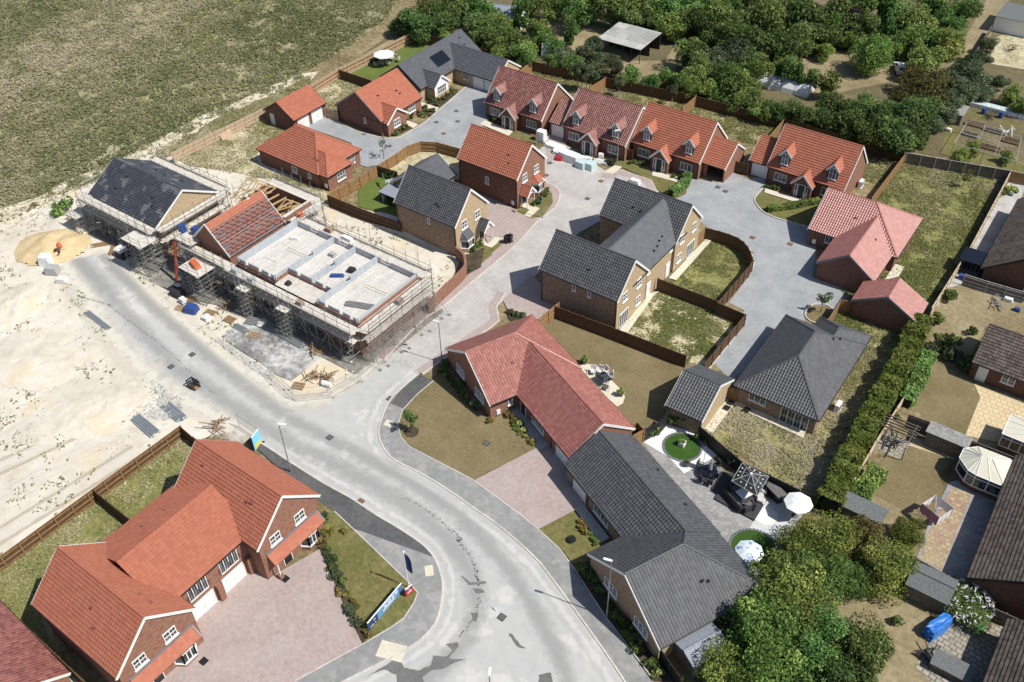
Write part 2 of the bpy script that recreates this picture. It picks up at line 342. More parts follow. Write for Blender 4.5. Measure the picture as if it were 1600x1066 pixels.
# ---------------------------------------------------------------- roofs, walls, windows
PANT = ((0, .05, .1, .15, .2, .25), (0, .032, .044, .032, .003, -.004))
ROMAN = ((0, .04, .08, .12, .16), (0, .013, .017, .013, 0))
FLAT = ((0,), (0,))
def slope_sheet(name, e0, e1, r0, r1, prof, mat_, th, parent, course=.345, lip=.05, skirt=.12):
    """one roof slope as a real tiled surface; e0-e1 eaves (left to right from outside), r0-r1 ridge end points"""
    e0, e1, r0, r1 = (np.array(p, float) for p in (e0, e1, r0, r1))
    u = (e1-e0)/np.linalg.norm(e1-e0); q = (r0-e0)-((r0-e0)@u)*u; H = np.linalg.norm(q); v = q/H; n = np.cross(u, v)
    L = np.linalg.norm(e1-e0); a0, a1 = (r0-e0)@u, (r1-e0)@u
    us = []
    k = 0
    if len(prof[0]) > 1:
        while k*.3 < L+.3: us += [(k*.3+a, b) for a, b in zip(*prof)]; k += 1
        us = [p for p in us if p[0] <= L+.05]
    else: us = [(0, 0), (L/3, 0), (2*L/3, 0), (L, 0)]
    U = np.array([p[0] for p in us]); P = np.array([p[1] for p in us])
    rows = []; nc = max(1, int(round(H/course))); dv = H/nc
    for c in range(nc): rows += [(c*dv, lip if len(prof[0]) == 6 else lip*1.3), ((c+1)*dv, 0)]
    V = np.array([p[0] for p in rows]); D = np.array([p[1] for p in rows])
    t = V/H; lo = a0*t; hi = L+(a1-L)*t
    UU = np.clip(U[None, :], lo[:, None], hi[:, None]); VV = np.repeat(V[:, None], len(U), 1)
    hh = np.interp(UU.ravel(), U, P).reshape(UU.shape)+D[:, None]
    X = e0+UU[..., None]*u+VV[..., None]*v+hh[..., None]*n
    nr, ncol = UU.shape; idx = np.arange(nr*ncol).reshape(nr, ncol)
    f = np.stack([idx[:-1, :-1], idx[:-1, 1:], idx[1:, 1:], idx[1:, :-1]], -1)
    w = np.maximum(UU[:-1, 1:]-UU[:-1, :-1], UU[1:, 1:]-UU[1:, :-1]); f = f[w > 1e-5]
    X = X.reshape(-1, 3); UVv = np.stack([UU.ravel(), VV.ravel()], -1); nv = len(X)
    # skirt and underside so that the slope has thickness
    C = np.array([e0, e1, r1, r0]); Lw = C-n*skirt; ex = np.concatenate([C-n*.004, Lw]); fs = [(nv+a, nv+4+a, nv+4+b, nv+b) for a, b in ((0, 1), (1, 2), (3, 0))]+[(nv+7, nv+6, nv+5, nv+4)]
    X = np.concatenate([X, ex]); UVv = np.concatenate([UVv, np.zeros((8, 2))])
    X = X@th.xf[0].T+th.xf[1]
    me = bpy.data.meshes.new(name); me.from_pydata(X.tolist(), [], [tuple(int(k) for k in q) for q in f]+fs)
    me.materials.append(mat_)
    li = np.empty(len(me.loops), int); me.loops.foreach_get('vertex_index', li)
    me.uv_layers.new(name='UVMap').data.foreach_set('uv', UVv[li].ravel())
    return link(name, me, parent)
class Block:
    """a rectangular gabled or hipped volume of a house"""
    def __init__(s, x, y, yaw, L, W, he, hr, hip=(0, 0)):
        s.c = Vector((x, y, 0)); s.yaw = yaw; s.u = Vector((math.cos(yaw), math.sin(yaw), 0)); s.v = Vector((-s.u.y, s.u.x, 0))
        s.L, s.W, s.he, s.hr, s.hip = L, W, he, hr, hip; s.k = (hr-he)/(W/2)
    def p(s, u, v, z): return s.c+s.u*u+s.v*v+Vector((0, 0, z))
    def face(s, f):
        """origin, direction to the right seen from outside, outward normal, yaw of the face"""
        return {'F': (s.p(0, -s.W/2, 0), s.u, -s.v, s.yaw), 'K': (s.p(0, s.W/2, 0), -s.u, s.v, s.yaw+math.pi),
                'E': (s.p(s.L/2, 0, 0), s.v, s.u, s.yaw+math.pi/2), 'S': (s.p(-s.L/2, 0, 0), -s.v, -s.u, s.yaw-math.pi/2)}[f]
    def at(s, f, t, z, out=0):
        o, d, n, y = s.face(f); return o+d*t+n*out+Vector((0, 0, z))
def walls(th, b, mats, faces=None, name='wall'):
    """wall prism with gables; faces maps F K E S to a material index"""
    mb = MB(); faces = faces or {}; L, W, he, hr = b.L/2, b.W/2, b.he, b.hr
    hp = he-.02
    mb.poly([b.p(-L, -W, 0), b.p(L, -W, 0), b.p(L, -W, hp), b.p(-L, -W, hp)], faces.get('F', 0))
    mb.poly([b.p(L, W, 0), b.p(-L, W, 0), b.p(-L, W, hp), b.p(L, W, hp)], faces.get('K', 0))
    for s, f, h in ((1, 'E', b.hip[1]), (-1, 'S', b.hip[0])):
        q = [b.p(s*L, -s*W, 0), b.p(s*L, s*W, 0), b.p(s*L, s*W, hp)]+([] if h else [b.p(s*L, 0, hr-.03)])+[b.p(s*L, -s*W, hp)]
        mb.poly(q, faces.get(f, 0))
    return th.part(name, mb, mats)
def roof(th, b, mat_, prof, ov=.28, vo=(.12, .12), sides=(0, 1), barge=(1, 1), gutter=(1, 1), ridge=None, ext=(0, 0), bargemat=None, course=.345, ridge_tiles=True):
    """slopes, hips, ridge tiles, barge boards and gutters; ext lengthens the ridge into a neighbouring roof"""
    r0 = b.hip[0]*b.W/2; r1 = b.hip[1]*b.W/2; L, W = b.L/2, b.W/2
    x0 = -L-(ov if b.hip[0] else vo[0])-ext[0]; x1 = L+(ov if b.hip[1] else vo[1])+ext[1]; ez = b.he-ov*b.k; We = W+ov
    rx0 = -L+r0 if b.hip[0] else x0; rx1 = L-r1 if b.hip[1] else x1
    up = .03
    P = lambda u, v, z: b.p(u, v, z+up)
    root = None
    for s in sides:
        if s == 0: a = (P(x0, -We, ez), P(x1, -We, ez), P(rx0, 0, b.hr), P(rx1, 0, b.hr))
        else: a = (P(x1, We, ez), P(x0, We, ez), P(rx1, 0, b.hr), P(rx0, 0, b.hr))
        o = slope_sheet('roof_slope', *a, prof, mat_, th, th.o, course)
        if gutter[s]:
            g = MB(); g.tube(b.p(x0, (-1, 1)[s]*(We+.05), ez-.02), b.p(x1, (-1, 1)[s]*(We+.05), ez-.02), .06, n=6); th.part('gutter', g, M['pipe'])
    hl = []
    for e, h in enumerate(b.hip):
        if h:
            xe = (x0, x1)[e]; rx = (rx0, rx1)[e]
            a = (P(xe, -We, ez), P(xe, We, ez)) if e else (P(xe, We, ez), P(xe, -We, ez))
            slope_sheet('roof_hip', *a, P(rx, 0, b.hr), P(rx, 0, b.hr), prof, mat_, th, th.o, course)
            g = MB(); g.tube(b.p(xe+(.05 if e else -.05), -We, ez-.02), b.p(xe+(.05 if e else -.05), We, ez-.02), .06, n=6); th.part('gutter', g, M['pipe'])
            for sg in (-1, 1): hl.append((P(xe, sg*We, ez), P(rx, 0, b.hr)))
    if ridge_tiles:
        rt = MB()
        for a, c in [(P(rx0, 0, b.hr-.02), P(rx1, 0, b.hr-.02))]+hl:
            d = (Vector(c)-Vector(a)); n = max(1, int(d.length/.42))
            for i in range(n): rt.tube(a+d*(i/n), a+d*((i+.97)/n), .12, .105, n=8, cap=True)
        th.part('ridge_tiles', rt, ridge or mat_)
    for e in (0, 1):
        if not b.hip[e] and barge[e]:
            g = MB(); xe = (x0, x1)[e]; xo = xe+(.025 if e else -.025)
            for sg in (-1, 1): g.beam(b.p(xo, sg*(We+.02), ez-.10), b.p(xo, 0, b.hr-.10+.02*b.k), .05, .24)
            g.box(b.p(xo, 0, b.hr-.12), (.06, .2, .2), b.yaw)
            th.part('bargeboard', g, bargemat or M['white_paint'])
def soffit_wall_pipe(th, b, spots):
    for f, t in spots:
        mb = MB(); p = b.at(f, t, 0, .07); mb.tube(p, p+Vector((0, 0, b.he-.15)), .045, n=6); th.part('downpipe', mb, M['pipe'])
_wc = {}
def win_mesh(w, h, nx, ny, sill=True, th=.055):
    k = (round(w, 2), round(h, 2), nx, ny, sill)
    if k in _wc: return _wc[k]
    f = MB(); fr = .07
    for sx in (-1, 1): f.box((sx*(w/2-fr/2), -.03, 0), (fr, .09, h))
    for sz in (-1, 1): f.box((0, -.031, sz*(h/2-fr/2)), (w-2*fr, .088, fr))
    for i in range(1, nx): f.box((-w/2+w*i/nx, -.032, 0), (.075, .08, h-2*fr))
    for j in range(1, ny): f.box((0, -.028, -h/2+h*j/ny), (w-2*fr, .07, .04))
    if nx > 1:
        for i in range(nx): f.box((-w/2+w*(i+.5)/nx, -.02, 0), (.018, .03, h-2*fr))
    if sill: f.box((0, -.07, -h/2-.045), (w+.16, .17, .08))
    p = MB(); p.box((0, .0, 0), (w-fr, .03, h-fr))
    _wc[k] = (f.build('window_frame', M['white'], mesh_only=True), p.build('pane', M['glass'], mesh_only=True)); return _wc[k]
def window(th, b, f, t, z, w, h, nx=2, ny=2, sill=True, out=0, name='window'):
    fm, pm = win_mesh(w, h, nx, ny, sill); o, d, n, y = b.face(f)
    a = th.put(name, fm, b.at(f, t, z, out), y); c = link('pane', pm, a); return a
_dc = {}
def door(th, b, f, t, w, h, m, name='door', z0=.02, out=0, glazed=False, frame=True, label=None):
    k = (w, h, m.name, glazed)
    if k not in _dc:
        d = MB(); d.box((0, -.015, h/2), (w, .05, h))
        if not glazed:
            for sx in (-1, 1):
                for zz, hh in ((.3, .36), (.7, .3)): d.box((sx*w*.22, -.045, h*zz), (w*.26, .014, h*hh))
        fr = MB()
        for sx in (-1, 1): fr.box((sx*(w/2+.035), -.03, h/2), (.07, .1, h))
        fr.box((0, -.03, h+.035), (w+.14, .1, .07))
        hd = MB(); hd.box((w*.38, -.075, h*.48), (.03, .05, .14))
        gl = MB(); gl.box((0, -.043, h*.62), (w*.55, .02, h*.5))
        _dc[k] = [q.build(nm, mm, mesh_only=True) for q, nm, mm in ((d, 'door', m), (fr, 'door_frame', M['white']), (hd, 'handle', M['steel']), (gl, 'pane', M['glass']))]
    o, dd, n, y = b.face(f); q = _dc[k]
    a = th.put(name, q[0], b.at(f, t, z0, out), y); link('handle', q[2], a)
    if frame: link('door_frame', q[1], a)
    if glazed: link('pane', q[3], a)
    if label: a['label'] = label
    return a
_gc = {}
def garage_door(th, b, f, t, w=2.0, h=1.95, out=0):
    k = (w, h)
    if k not in _gc:
        d = MB(); n = 5
        for i in range(n): d.box((0, -.01-.004*(i % 2), h*(i+.5)/n), (w, .05, h/n-.025))
        d.box((0, .0, h/2), (w, .03, h))
        fr = MB()
        for sx in (-1, 1): fr.box((sx*(w/2+.04), -.03, h/2), (.08, .1, h))
        fr.box((0, -.03, h+.04), (w+.16, .1, .08))
        hd = MB(); hd.box((0, -.06, h*.45), (.12, .05, .05))
        _gc[k] = (d.build('garage_door', M['white_paint'], mesh_only=True), fr.build('door_frame', M['white'], mesh_only=True), hd.build('handle', M['steel'], mesh_only=True))
    o, dd, n, y = b.face(f)
    a = th.put('garage_door', _gc[k][0], b.at(f, t, .02, out), y); link('door_frame', _gc[k][1], a); link('handle', _gc[k][2], a); return a
def wall_box(th, b, f, t, z, w=.42, h=.62, m='white', name='meter_box'):
    mb = MB(); o, d, n, y = b.face(f); p = b.at(f, t, z, .04); mb.box(p, (w, .12, h), y); return th.part(name, mb, M[m])
def vents(th, b, side, spots):
    """tile vents on a slope: (u, distance from ridge)"""
    sg = -1 if side == 0 else 1
    for u, v in spots:
        mb = MB(); mb.box(b.p(u, sg*v, b.hr-v*b.k+.11), (.28, .26, .12), b.yaw); th.part('tile_vent', mb, M['black'] if 'grey' in th.o['label'] else M['t_mix'])
# ---------------------------------------------------------------- ground
GM = {}
GM['base'] = ground_mat('dry earth and grass', [(.3, (.10, .085, .04)), (.5, (.20, .16, .085)), (.7, (.33, .27, .165))], .12, 1.5, bump=.3)
GM['chalk'] = ground_mat('pale chalky soil', [(.12, (.38, .335, .25)), (.35, (.56, .515, .42)), (.6, (.65, .61, .525)), (.9, (.75, .72, .655))], .13, .9, w=.5, bump=.6, bdist=.14, spots=[(.9, .60, (.42, .36, .25), .5), (.14, .55, (.64, .52, .33), .55), (3.5, .63, (.45, .40, .30), .5)])
GM['track'] = ground_mat('chalk track with sparse weeds', [(.3, (.30, .26, .16)), (.45, (.56, .50, .38)), (.7, (.70, .65, .54))], .3, 1.6, bump=.5, bdist=.1, spots=[(1.1, .53, (.16, .16, .06), .8)])
GM['field'] = ground_mat('rough field floor', [(.15, (.20, .185, .095)), (.5, (.29, .265, .15)), (.85, (.44, .385, .25))], .07, 1.2, bump=.4, bdist=.1)
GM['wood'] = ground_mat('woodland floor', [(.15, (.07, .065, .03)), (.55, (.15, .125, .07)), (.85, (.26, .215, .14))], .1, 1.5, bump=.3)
GM['drygrass'] = ground_mat('dry straw grass', [(.15, (.15, .125, .06)), (.5, (.25, .205, .12)), (.85, (.38, .32, .21))], .2, 2, bump=.3)
GM['rough'] = ground_mat('patchy rough turf', [(.15, (.13, .14, .045)), (.4, (.21, .20, .08)), (.65, (.33, .295, .16)), (.85, (.46, .41, .27))], .3, 1.6, w=.6, bump=.6, bdist=.08, s3=7)
GM['rough_pale'] = ground_mat('sparse weedy chalk', [(.12, (.15, .16, .055)), (.35, (.30, .27, .14)), (.6, (.50, .45, .31)), (.85, (.62, .56, .43))], .35, 1.7, w=.6, bump=.6, bdist=.08, s3=7)
GM['rough_green'] = ground_mat('rough green garden turf', [(.15, (.095, .12, .03)), (.45, (.17, .18, .06)), (.7, (.28, .25, .115)), (.9, (.42, .37, .23))], .3, 1.4, w=.6, bump=.6, bdist=.08, s3=6)
GM['lawn'] = ground_mat('mown green lawn', [(.1, (.075, .115, .022)), (.9, (.15, .19, .05))], .5, 3, bump=.3, spots=[(.4, .55, (.17, .17, .06), .5), (4, .56, (.06, .09, .02), .4)])
GM['lawn_dry'] = ground_mat('parched brown lawn', [(.1, (.105, .09, .04)), (.5, (.19, .15, .078)), (.9, (.30, .24, .14))], .25, 2.2, w=.6, bump=.4, spots=[(.35, .57, (.135, .125, .05), .45), (2.2, .52, (.12, .10, .05), .5), (5, .56, (.34, .28, .17), .45)])
GM['lawn_mixed'] = ground_mat('half dry lawn', [(.1, (.085, .095, .026)), (.5, (.15, .14, .05)), (.9, (.27, .22, .11))], .3, 2.2, w=.6, bump=.4, spots=[(2.4, .52, (.08, .085, .025), .5), (5.5, .57, (.30, .26, .13), .45)])
GM['turf'] = ground_mat('artificial turf', [(.3, (.03, .075, .012)), (.7, (.045, .10, .018))], 2, 8, bump=.1)
GM['bed'] = ground_mat('planting bed soil', [(.3, (.035, .027, .018)), (.7, (.10, .08, .055))], 1, 5, bump=.5)
GM['road'] = ground_mat('dusty asphalt', [(.1, (.35, .36, .355)), (.4, (.415, .42, .41)), (.65, (.46, .46, .445)), (.9, (.54, .53, .50))], .10, .9, w=.45, bump=.12, bdist=.01, spots=[(.22, .55, (.58, .57, .53), .6), (2.5, .66, (.30, .30, .30), .4)])
GM['tarmac'] = ground_mat('dark footway tarmac', [(.15, (.20, .203, .205)), (.55, (.265, .267, .263)), (.85, (.34, .335, .32))], .3, 2, bump=.1, bdist=.01, spots=[(.5, .53, (.36, .35, .33), .5)])
GM['tarmac_new'] = ground_mat('fresh tarmac', [(.3, (.075, .077, .08)), (.7, (.13, .13, .13))], .4, 3, bump=.1, bdist=.01)
GM['slabconc'] = ground_mat('stained concrete slab', [(.3, (.14, .14, .14)), (.5, (.27, .27, .265)), (.7, (.52, .52, .51))], .22, 1.4, bump=.1, spots=[(.25, .60, (.66, .66, .65), .7)])
GM['lane'] = paver_mat('pale dusty block paving', (.40, .38, .365), (.48, .455, .44), (.34, .32, .31), .2, .1, 0, .16, (.56, .54, .51), .42)
GM['pink'] = paver_mat('pinkish brown block paving', (.39, .30, .28), (.47, .375, .35), (.31, .25, .235), .2, .1, R(20), .18, (.46, .41, .38), .32)
GM['greyblock'] = paver_mat('blue grey block paving', (.28, .298, .312), (.35, .365, .378), (.23, .24, .25), .2, .1, 0, .16, (.45, .46, .47), .32)
GM['patio_grey'] = paver_mat('mottled grey patio', (.24, .24, .24), (.36, .36, .355), (.17, .17, .17), .6, .4, R(-25), .25, (.44, .43, .42), .3, .015)
GM['patio_cream'] = paver_mat('cream square slabs', (.60, .46, .26), (.66, .53, .32), (.34, .27, .16), .6, .6, 0, .14, (.66, .56, .38), .2, .035)
GM['patio_pink'] = paver_mat('pink and sand slabs', (.36, .19, .16), (.46, .38, .22), (.22, .19, .13), .45, .45, R(1), .22, (.42, .36, .24), .25, .03)
GM['crazy'] = paver_mat('broken grey slabs', (.34, .32, .27), (.44, .42, .36), (.15, .13, .09), .55, .45, R(8), .3, (.3, .27, .2), .3, .05)
GM['white_gravel'] = ground_mat('white gravel', [(.3, (.60, .60, .59)), (.7, (.76, .76, .75))], 1, 12, bump=.2)
GM['pale_slab'] = paver_mat('pale grey slabs', (.50, .52, .52), (.57, .59, .59), (.38, .39, .39), .6, .6, R(20), .1, (.75, .76, .76), .15, .015)
GM['decking'] = paver_mat('charcoal decking', (.052, .055, .062), (.065, .069, .077), (.02, .02, .022), 3, .14, R(-25), .12, (.09, .09, .1), .15)
GM['sand'] = ground_mat('building sand', [(.3, (.50, .38, .21)), (.7, (.64, .51, .31))], .6, 6, bump=.3)
GM['wet'] = ground_mat('wet patch', [(.3, (.13, .13, .127)), (.7, (.18, .18, .175))], 1, 5, bump=.05, bdist=.005, rough=.6)
GM['gravel'] = ground_mat('tan gravel', [(.3, (.36, .28, .17)), (.7, (.56, .45, .29))], 1, 14, bump=.3)
_sn = [0]
def sheet(name, pts, m, lvl, kind='structure'):
    _sn[0] += 1; mb = MB(); mb.sheet([(p.x, p.y) for p in pts], .004*lvl+.00012*(_sn[0] % 30)); return struct(name, mb, GM.get(m) or M[m], kind)
def grid_sheet(name, pts, m, z, amp, cell=1.2, scl=.2, kind='structure'):
    """uneven ground: the polygon cut into cells, its middle raised and lowered"""
    from mathutils import noise
    bm = bmesh.new(); vs_ = [bm.verts.new((p.x, p.y, 0)) for p in pts]; bm.faces.new(vs_)
    xs = [p.x for p in pts]; ys = [p.y for p in pts]
    for ax, lo, hi in ((0, min(xs), max(xs)), (1, min(ys), max(ys))):
        c = lo+cell
        while c < hi:
            n = (1, 0, 0) if ax == 0 else (0, 1, 0); co = (c, 0, 0) if ax == 0 else (0, c, 0)
            bmesh.ops.bisect_plane(bm, geom=bm.verts[:]+bm.edges[:]+bm.faces[:], plane_co=co, plane_no=n); c += cell
    bmesh.ops.triangulate(bm, faces=bm.faces[:])
    for v in bm.verts:
        q = v.co*scl
        v.co.z = z+(0 if v.is_boundary else amp*max(-.05, noise.noise(Vector((q.x, q.y, 3.3)))+.5*noise.noise(Vector((q.x*2.7, q.y*2.7, 9)))+.25*noise.noise(Vector((q.x*6, q.y*6, 1)))+.25))
    bmesh.ops.recalc_face_normals(bm, faces=bm.faces[:])
    if sum(f.normal.z for f in bm.faces) < 0: bmesh.ops.reverse_faces(bm, faces=bm.faces[:])
    me = bpy.data.meshes.new(name); bm.to_mesh(me); bm.free(); me.materials.append(GM[m])
    o = link(name, me); o['kind'] = kind; return o
mb = MB(); mb.poly([(-900, -700, 0), (900, -700, 0), (900, 1100, 0), (-900, 1100, 0)]); struct('ground', mb, GM['base'])
edge = ZP(0, 0, 2.667, [(-420, 1010), (-200, 950), (0, 870), (150, 825), (300, 745), (420, 700), (560, 640), (700, 560), (830, 490), (960, 440), (1100, 370), (1250, 310), (1330, 270), (1440, 200), (1600, 90), (1700, -60), (1780, -300)])
far = [Vector((-160, 420, 0)), Vector((-520, 420, 0)), Vector((-520, -40, 0))]
sheet('field', edge+far, 'field', 1)
site = ZP(0, 0, 2.667, [(-420, 1010), (-200, 950), (0, 870), (150, 825), (300, 745), (420, 700), (560, 640), (700, 560), (830, 490), (960, 440), (1100, 370), (1250, 310)])
chalk = site[:9]+GP([(330, 215), (420, 240), (500, 310), (720, 405), (690, 470), (560, 620), (300, 690), (0, 905), (-420, 1250)])+[Vector((-95, -10, 0))]
grid_sheet('chalk_soil', chalk, 'chalk', .006, .07, 1.3, .16)
sheet('chalk_track', ZP(0, 0, 2.667, [(-200, 950), (0, 870), (150, 825), (300, 745), (420, 700), (560, 640), (700, 560), (830, 490), (960, 440), (1100, 370), (1250, 310), (1330, 300), (1290, 345), (1120, 440), (900, 540), (700, 640), (560, 700), (420, 760), (300, 800), (150, 890), (0, 980), (-200, 1100)]), 'track', 22)
sheet('grass_verge', ZP(0, 0, 2.667, [(620, 660), (760, 590), (900, 505), (1080, 425), (1230, 355), (1290, 320), (1300, 345), (1110, 455), (720, 645), (660, 670)]), 'lawn_mixed', 23)
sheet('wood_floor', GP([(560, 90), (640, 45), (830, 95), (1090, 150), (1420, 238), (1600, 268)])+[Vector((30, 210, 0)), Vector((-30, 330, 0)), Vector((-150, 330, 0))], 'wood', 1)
for nm, pts in (('clearing', [(810, 30), (860, 25), (950, 45), (985, 95), (1040, 95), (1065, 50), (1090, 65), (1050, 115), (990, 120), (900, 80), (840, 60)]), ('clearing', [(1220, 110), (1260, 75), (1330, 80), (1400, 105), (1440, 120), (1380, 130), (1310, 145), (1290, 150), (1240, 130)]), ('farm_track', [(1545, -5), (1580, -5), (1545, 60), (1520, 95), (1470, 112), (1400, 125), (1400, 105), (1470, 95), (1510, 55), (1530, 20)])): sheet(nm, GP(pts), 'drygrass', 2)
# gardens
sheet('rough_ground', ZP(0, 0, 2.667, [(720, 650), (1110, 460), (1290, 360), (1400, 320), (1560, 360), (1420, 440), (1370, 480), (1180, 560), (1070, 640), (1080, 700), (1380, 810), (1370, 850), (1180, 760), (980, 720), (780, 690)]), 'rough_pale', 24)
sheet('back_garden', ZP(380, 30, 3.5525, [(530, 285), (935, 80), (1110, 110), (1000, 190), (850, 260), (730, 340)]), 'lawn', 5)
sheet('dormer_gardens', ZP(740, 60, 3.5525, [(300, 180), (330, 185), (735, 275), (1240, 375), (1421, 415), (1740, 490), (2410, 650), (2260, 820), (2100, 800), (1900, 700), (1500, 560), (1000, 420), (600, 320), (420, 260)]), 'rough', 3)
sheet('side_lawn', GP([(1417, 247), (1580, 275), (1445, 500), (1400, 520), (1330, 480), (1290, 400), (1340, 330), (1372, 300)]), 'rough_green', 4)
sheet('hipped_bungalow_lawn', GP([(1300, 490), (1340, 470), (1425, 500), (1452, 512), (1300, 770), (1258, 775), (1090, 668), (1140, 600), (1280, 500)]), 'rough', 4)
sheet('semi_garden', ZP(820, 240, 2.96, [(700, 590), (835, 350), (900, 360), (1000, 400), (1050, 470), (1045, 530), (890, 690), (620, 620)]), 'rough_green', 5)
sheet('semi_garden', ZP(820, 240, 2.96, [(440, 830), (615, 640), (890, 700), (1020, 770), (830, 985), (640, 930)]), 'rough_pale', 5)
sheet('bungalow_garden', ZP(820, 240, 2.96, [(50, 780), (150, 740), (800, 1000), (720, 1110), (560, 1300), (460, 1250), (100, 900)]), 'lawn_dry', 5)
sheet('corner_lawn', ZP(600, 460, 3.331, [(255, 450), (170, 530), (100, 605), (76, 680), (85, 740), (130, 790), (300, 883), (460, 968), (795, 815), (760, 740), (670, 640), (560, 650), (400, 560), (300, 380)]), 'lawn_dry', 43)
sheet('party_front_lawn', ZP(740, 640, 4.1, [(415, 775), (640, 655), (800, 870), (840, 960), (640, 1000), (560, 900)]), 'lawn_mixed', 43)
sheet('planting_bed', ZP(860, 640, 2.5375, [(90, 640), (190, 600), (440, 1010), (520, 1080), (400, 1080), (220, 830)]), 'bed', 45)
sheet('sign_lawn', ZP(480, 780, 4.633, [(75, 20), (200, 100), (330, 220), (600, 480), (720, 595), (800, 685), (775, 760), (700, 870), (600, 940), (400, 1060), (300, 880), (180, 640), (90, 380)]), 'lawn_mixed', 43)
sheet('planting_bed', ZP(480, 780, 4.633, [(90, 120), (150, 330), (230, 520), (300, 700), (380, 900), (440, 1010), (400, 1055), (300, 850), (190, 600), (80, 350)]), 'bed', 45)
sheet('rough_garden', ZP(0, 660, 2.6267, [(-30, 600), (735, 60), (800, 70), (830, 150), (640, 330), (400, 490), (150, 760), (230, 960), (-20, 740)]), 'rough_green', 26)
sheet('drying_lawn', ZP(560, 180, 3.5525, [(0, 385), (60, 330), (120, 285), (215, 330), (330, 300), (230, 480), (235, 590), (0, 510)]), 'lawn', 26)
sheet('weedy_corner', ZP(560, 180, 3.5525, [(105, 300), (210, 235), (270, 195), (350, 160), (435, 165), (565, 215), (560, 360), (420, 380), (200, 330)]), 'rough_pale', 27)
# roads, paths and paving
L1 = [(102, 412), (136, 466), (174, 520), (206, 559), (244, 597), (289, 626), (337, 651), (391, 686), (409, 694), (453, 723), (507, 757), (549, 780), (588, 806), (622, 826), (659, 851), (679, 873), (689, 899), (692, 921), (685, 965), (663, 996), (629, 1020), (560, 1055), (500, 1085)]
L2 = [(985, 1085), (972, 1060), (919, 983), (857, 898), (837, 874), (808, 847), (776, 820), (740, 795), (699, 766), (654, 739), (618, 721), (600, 702), (592, 680), (596, 658), (609, 628), (630, 607), (655, 586)]
L3 = [(611, 551), (601, 564), (576, 588), (562, 599), (516, 624), (478, 630), (455, 627), (440, 618), (416, 600), (362, 568), (327, 539), (289, 508), (244, 469), (212, 434), (168, 393)]
GL1, GL2, GL3 = GP(L1), GP(L2), GP(L3)
sheet('road', GL1+GL2+GL3, 'road', 28)
mb = MB(); fp = GL1[7:]; inner = GP([(440, 1085), (461, 1066), (566, 1009), (610, 983), (631, 968), (647, 944), (653, 928), (635, 908), (610, 884), (551, 827), (523, 801), (496, 784), (470, 765), (405, 705), (391, 695)])
mb.prism([(p.x, p.y) for p in fp[8:]+inner[:-5]], 0, .17); struct('footway', mb, GM['tarmac'])
mb = MB(); mb.prism([(p.x, p.y) for p in fp[:9]+inner[-6:]], .0, .166); struct('footway', mb, GM['tarmac_new'])
mb = MB(); inr = GP([(677, 597), (651, 619), (629, 643), (622, 667), (627, 685), (639, 699), (690, 726), (738, 751), (813, 806), (841, 829), (874, 859), (894, 886), (947, 967), (1018, 1060), (1030, 1085)])
mb.prism([(p.x, p.y) for p in GL2[::-1]+inr[::-1]][::-1], 0, .17); struct('footway', mb, GM['tarmac'])
mb = MB(); mb.prism([(p.x, p.y) for p in GP([(655, 586), (677, 597), (653, 618), (632, 641), (610, 632), (630, 607)])], 0, .176); struct('footway', mb, GM['tarmac_new'])
for ln in (GL1[7:], GL2): mb = MB(); ribbon(mb, smooth_line(ln, 3), .16, 0, .19); struct('kerb', mb, M['kerb'])
for ln in (inner[1:-4], inr[:-1]): mb = MB(); ribbon(mb, ln, .09, 0, .2); struct('edging', mb, M['kerb'])
lane = GP([(611, 551), (655, 507), (695, 478), (740, 440), (802, 388), (841, 346), (867, 326), (875, 307), (871, 295), (853, 286), (845, 262), (838, 240), (852, 226), (880, 225), (955, 274), (968, 266), (1018, 283), (1030, 300), (1000, 320), (950, 340), (905, 365), (840, 430), (776, 480), (780, 502), (765, 514), (660, 586), (655, 578)])
sheet('lane', lane, 'lane', 29)
mb = MB(); mb.sheet([(p.x, p.y) for p in ZP(440, 440, 4.846, [(830, 540), (1085, 665), (1030, 712), (785, 600)])], .122); struct('ramp', mb, M['concrete'])
for pl, o in (([(601, 564), (655, 507), (695, 478), (740, 440), (802, 388), (841, 346), (867, 326), (875, 307), (871, 295), (853, 286)], .65),):
    q = smooth_line(GP(pl), 3); mb = MB(); ribbon(mb, q, 1.3, 0, .135, off=o); struct('paver_strip', mb, GM['pink']); mb = MB(); ribbon(mb, q, .16, 0, .15); struct('edging', mb, M['kerb'])
q = GP([(943, 271), (955, 274), (968, 266), (1018, 283), (1028, 305)]); mb = MB(); ribbon(mb, q, 1.2, 0, .135, off=-.6); struct('paver_strip', mb, GM['pink']); mb = MB(); ribbon(mb, q, .14, 0, .15); struct('edging', mb, M['kerb'])
q = GP([(790, 459), (776, 480), (780, 502), (765, 514), (700, 558), (660, 586)]); mb = MB(); ribbon(mb, q, 1.0, 0, .135, off=-.5); struct('paver_strip', mb, GM['pink']); mb = MB(); ribbon(mb, q, .14, 0, .15); struct('edging', mb, M['kerb'])
sheet('parking_bay', GP([(786, 470), (830, 430), (880, 480), (858, 492), (845, 500), (800, 500)]), 'pink', 31)
sheet('driveway', ZP(560, 180, 3.5525, [(690, 490), (590, 400), (640, 380), (870, 530), (990, 580), (900, 650), (745, 790), (690, 640)]), 'pink', 31)
sheet('driveway', GP([(852, 226), (838, 200), (868, 195), (885, 226), (855, 262)]), 'pink', 31)
sheet('forecourt', ZP(240, 660, 2.625, [(690, 520), (860, 915), (575, 1075), (-40, 1200), (-50, 1080), (100, 780), (330, 560), (480, 640)]), 'pink', 44)
sheet('driveway', GP([(740, 753), (836, 703), (855, 690), (940, 790), (896, 800), (841, 829), (813, 806)]), 'pink', 44)
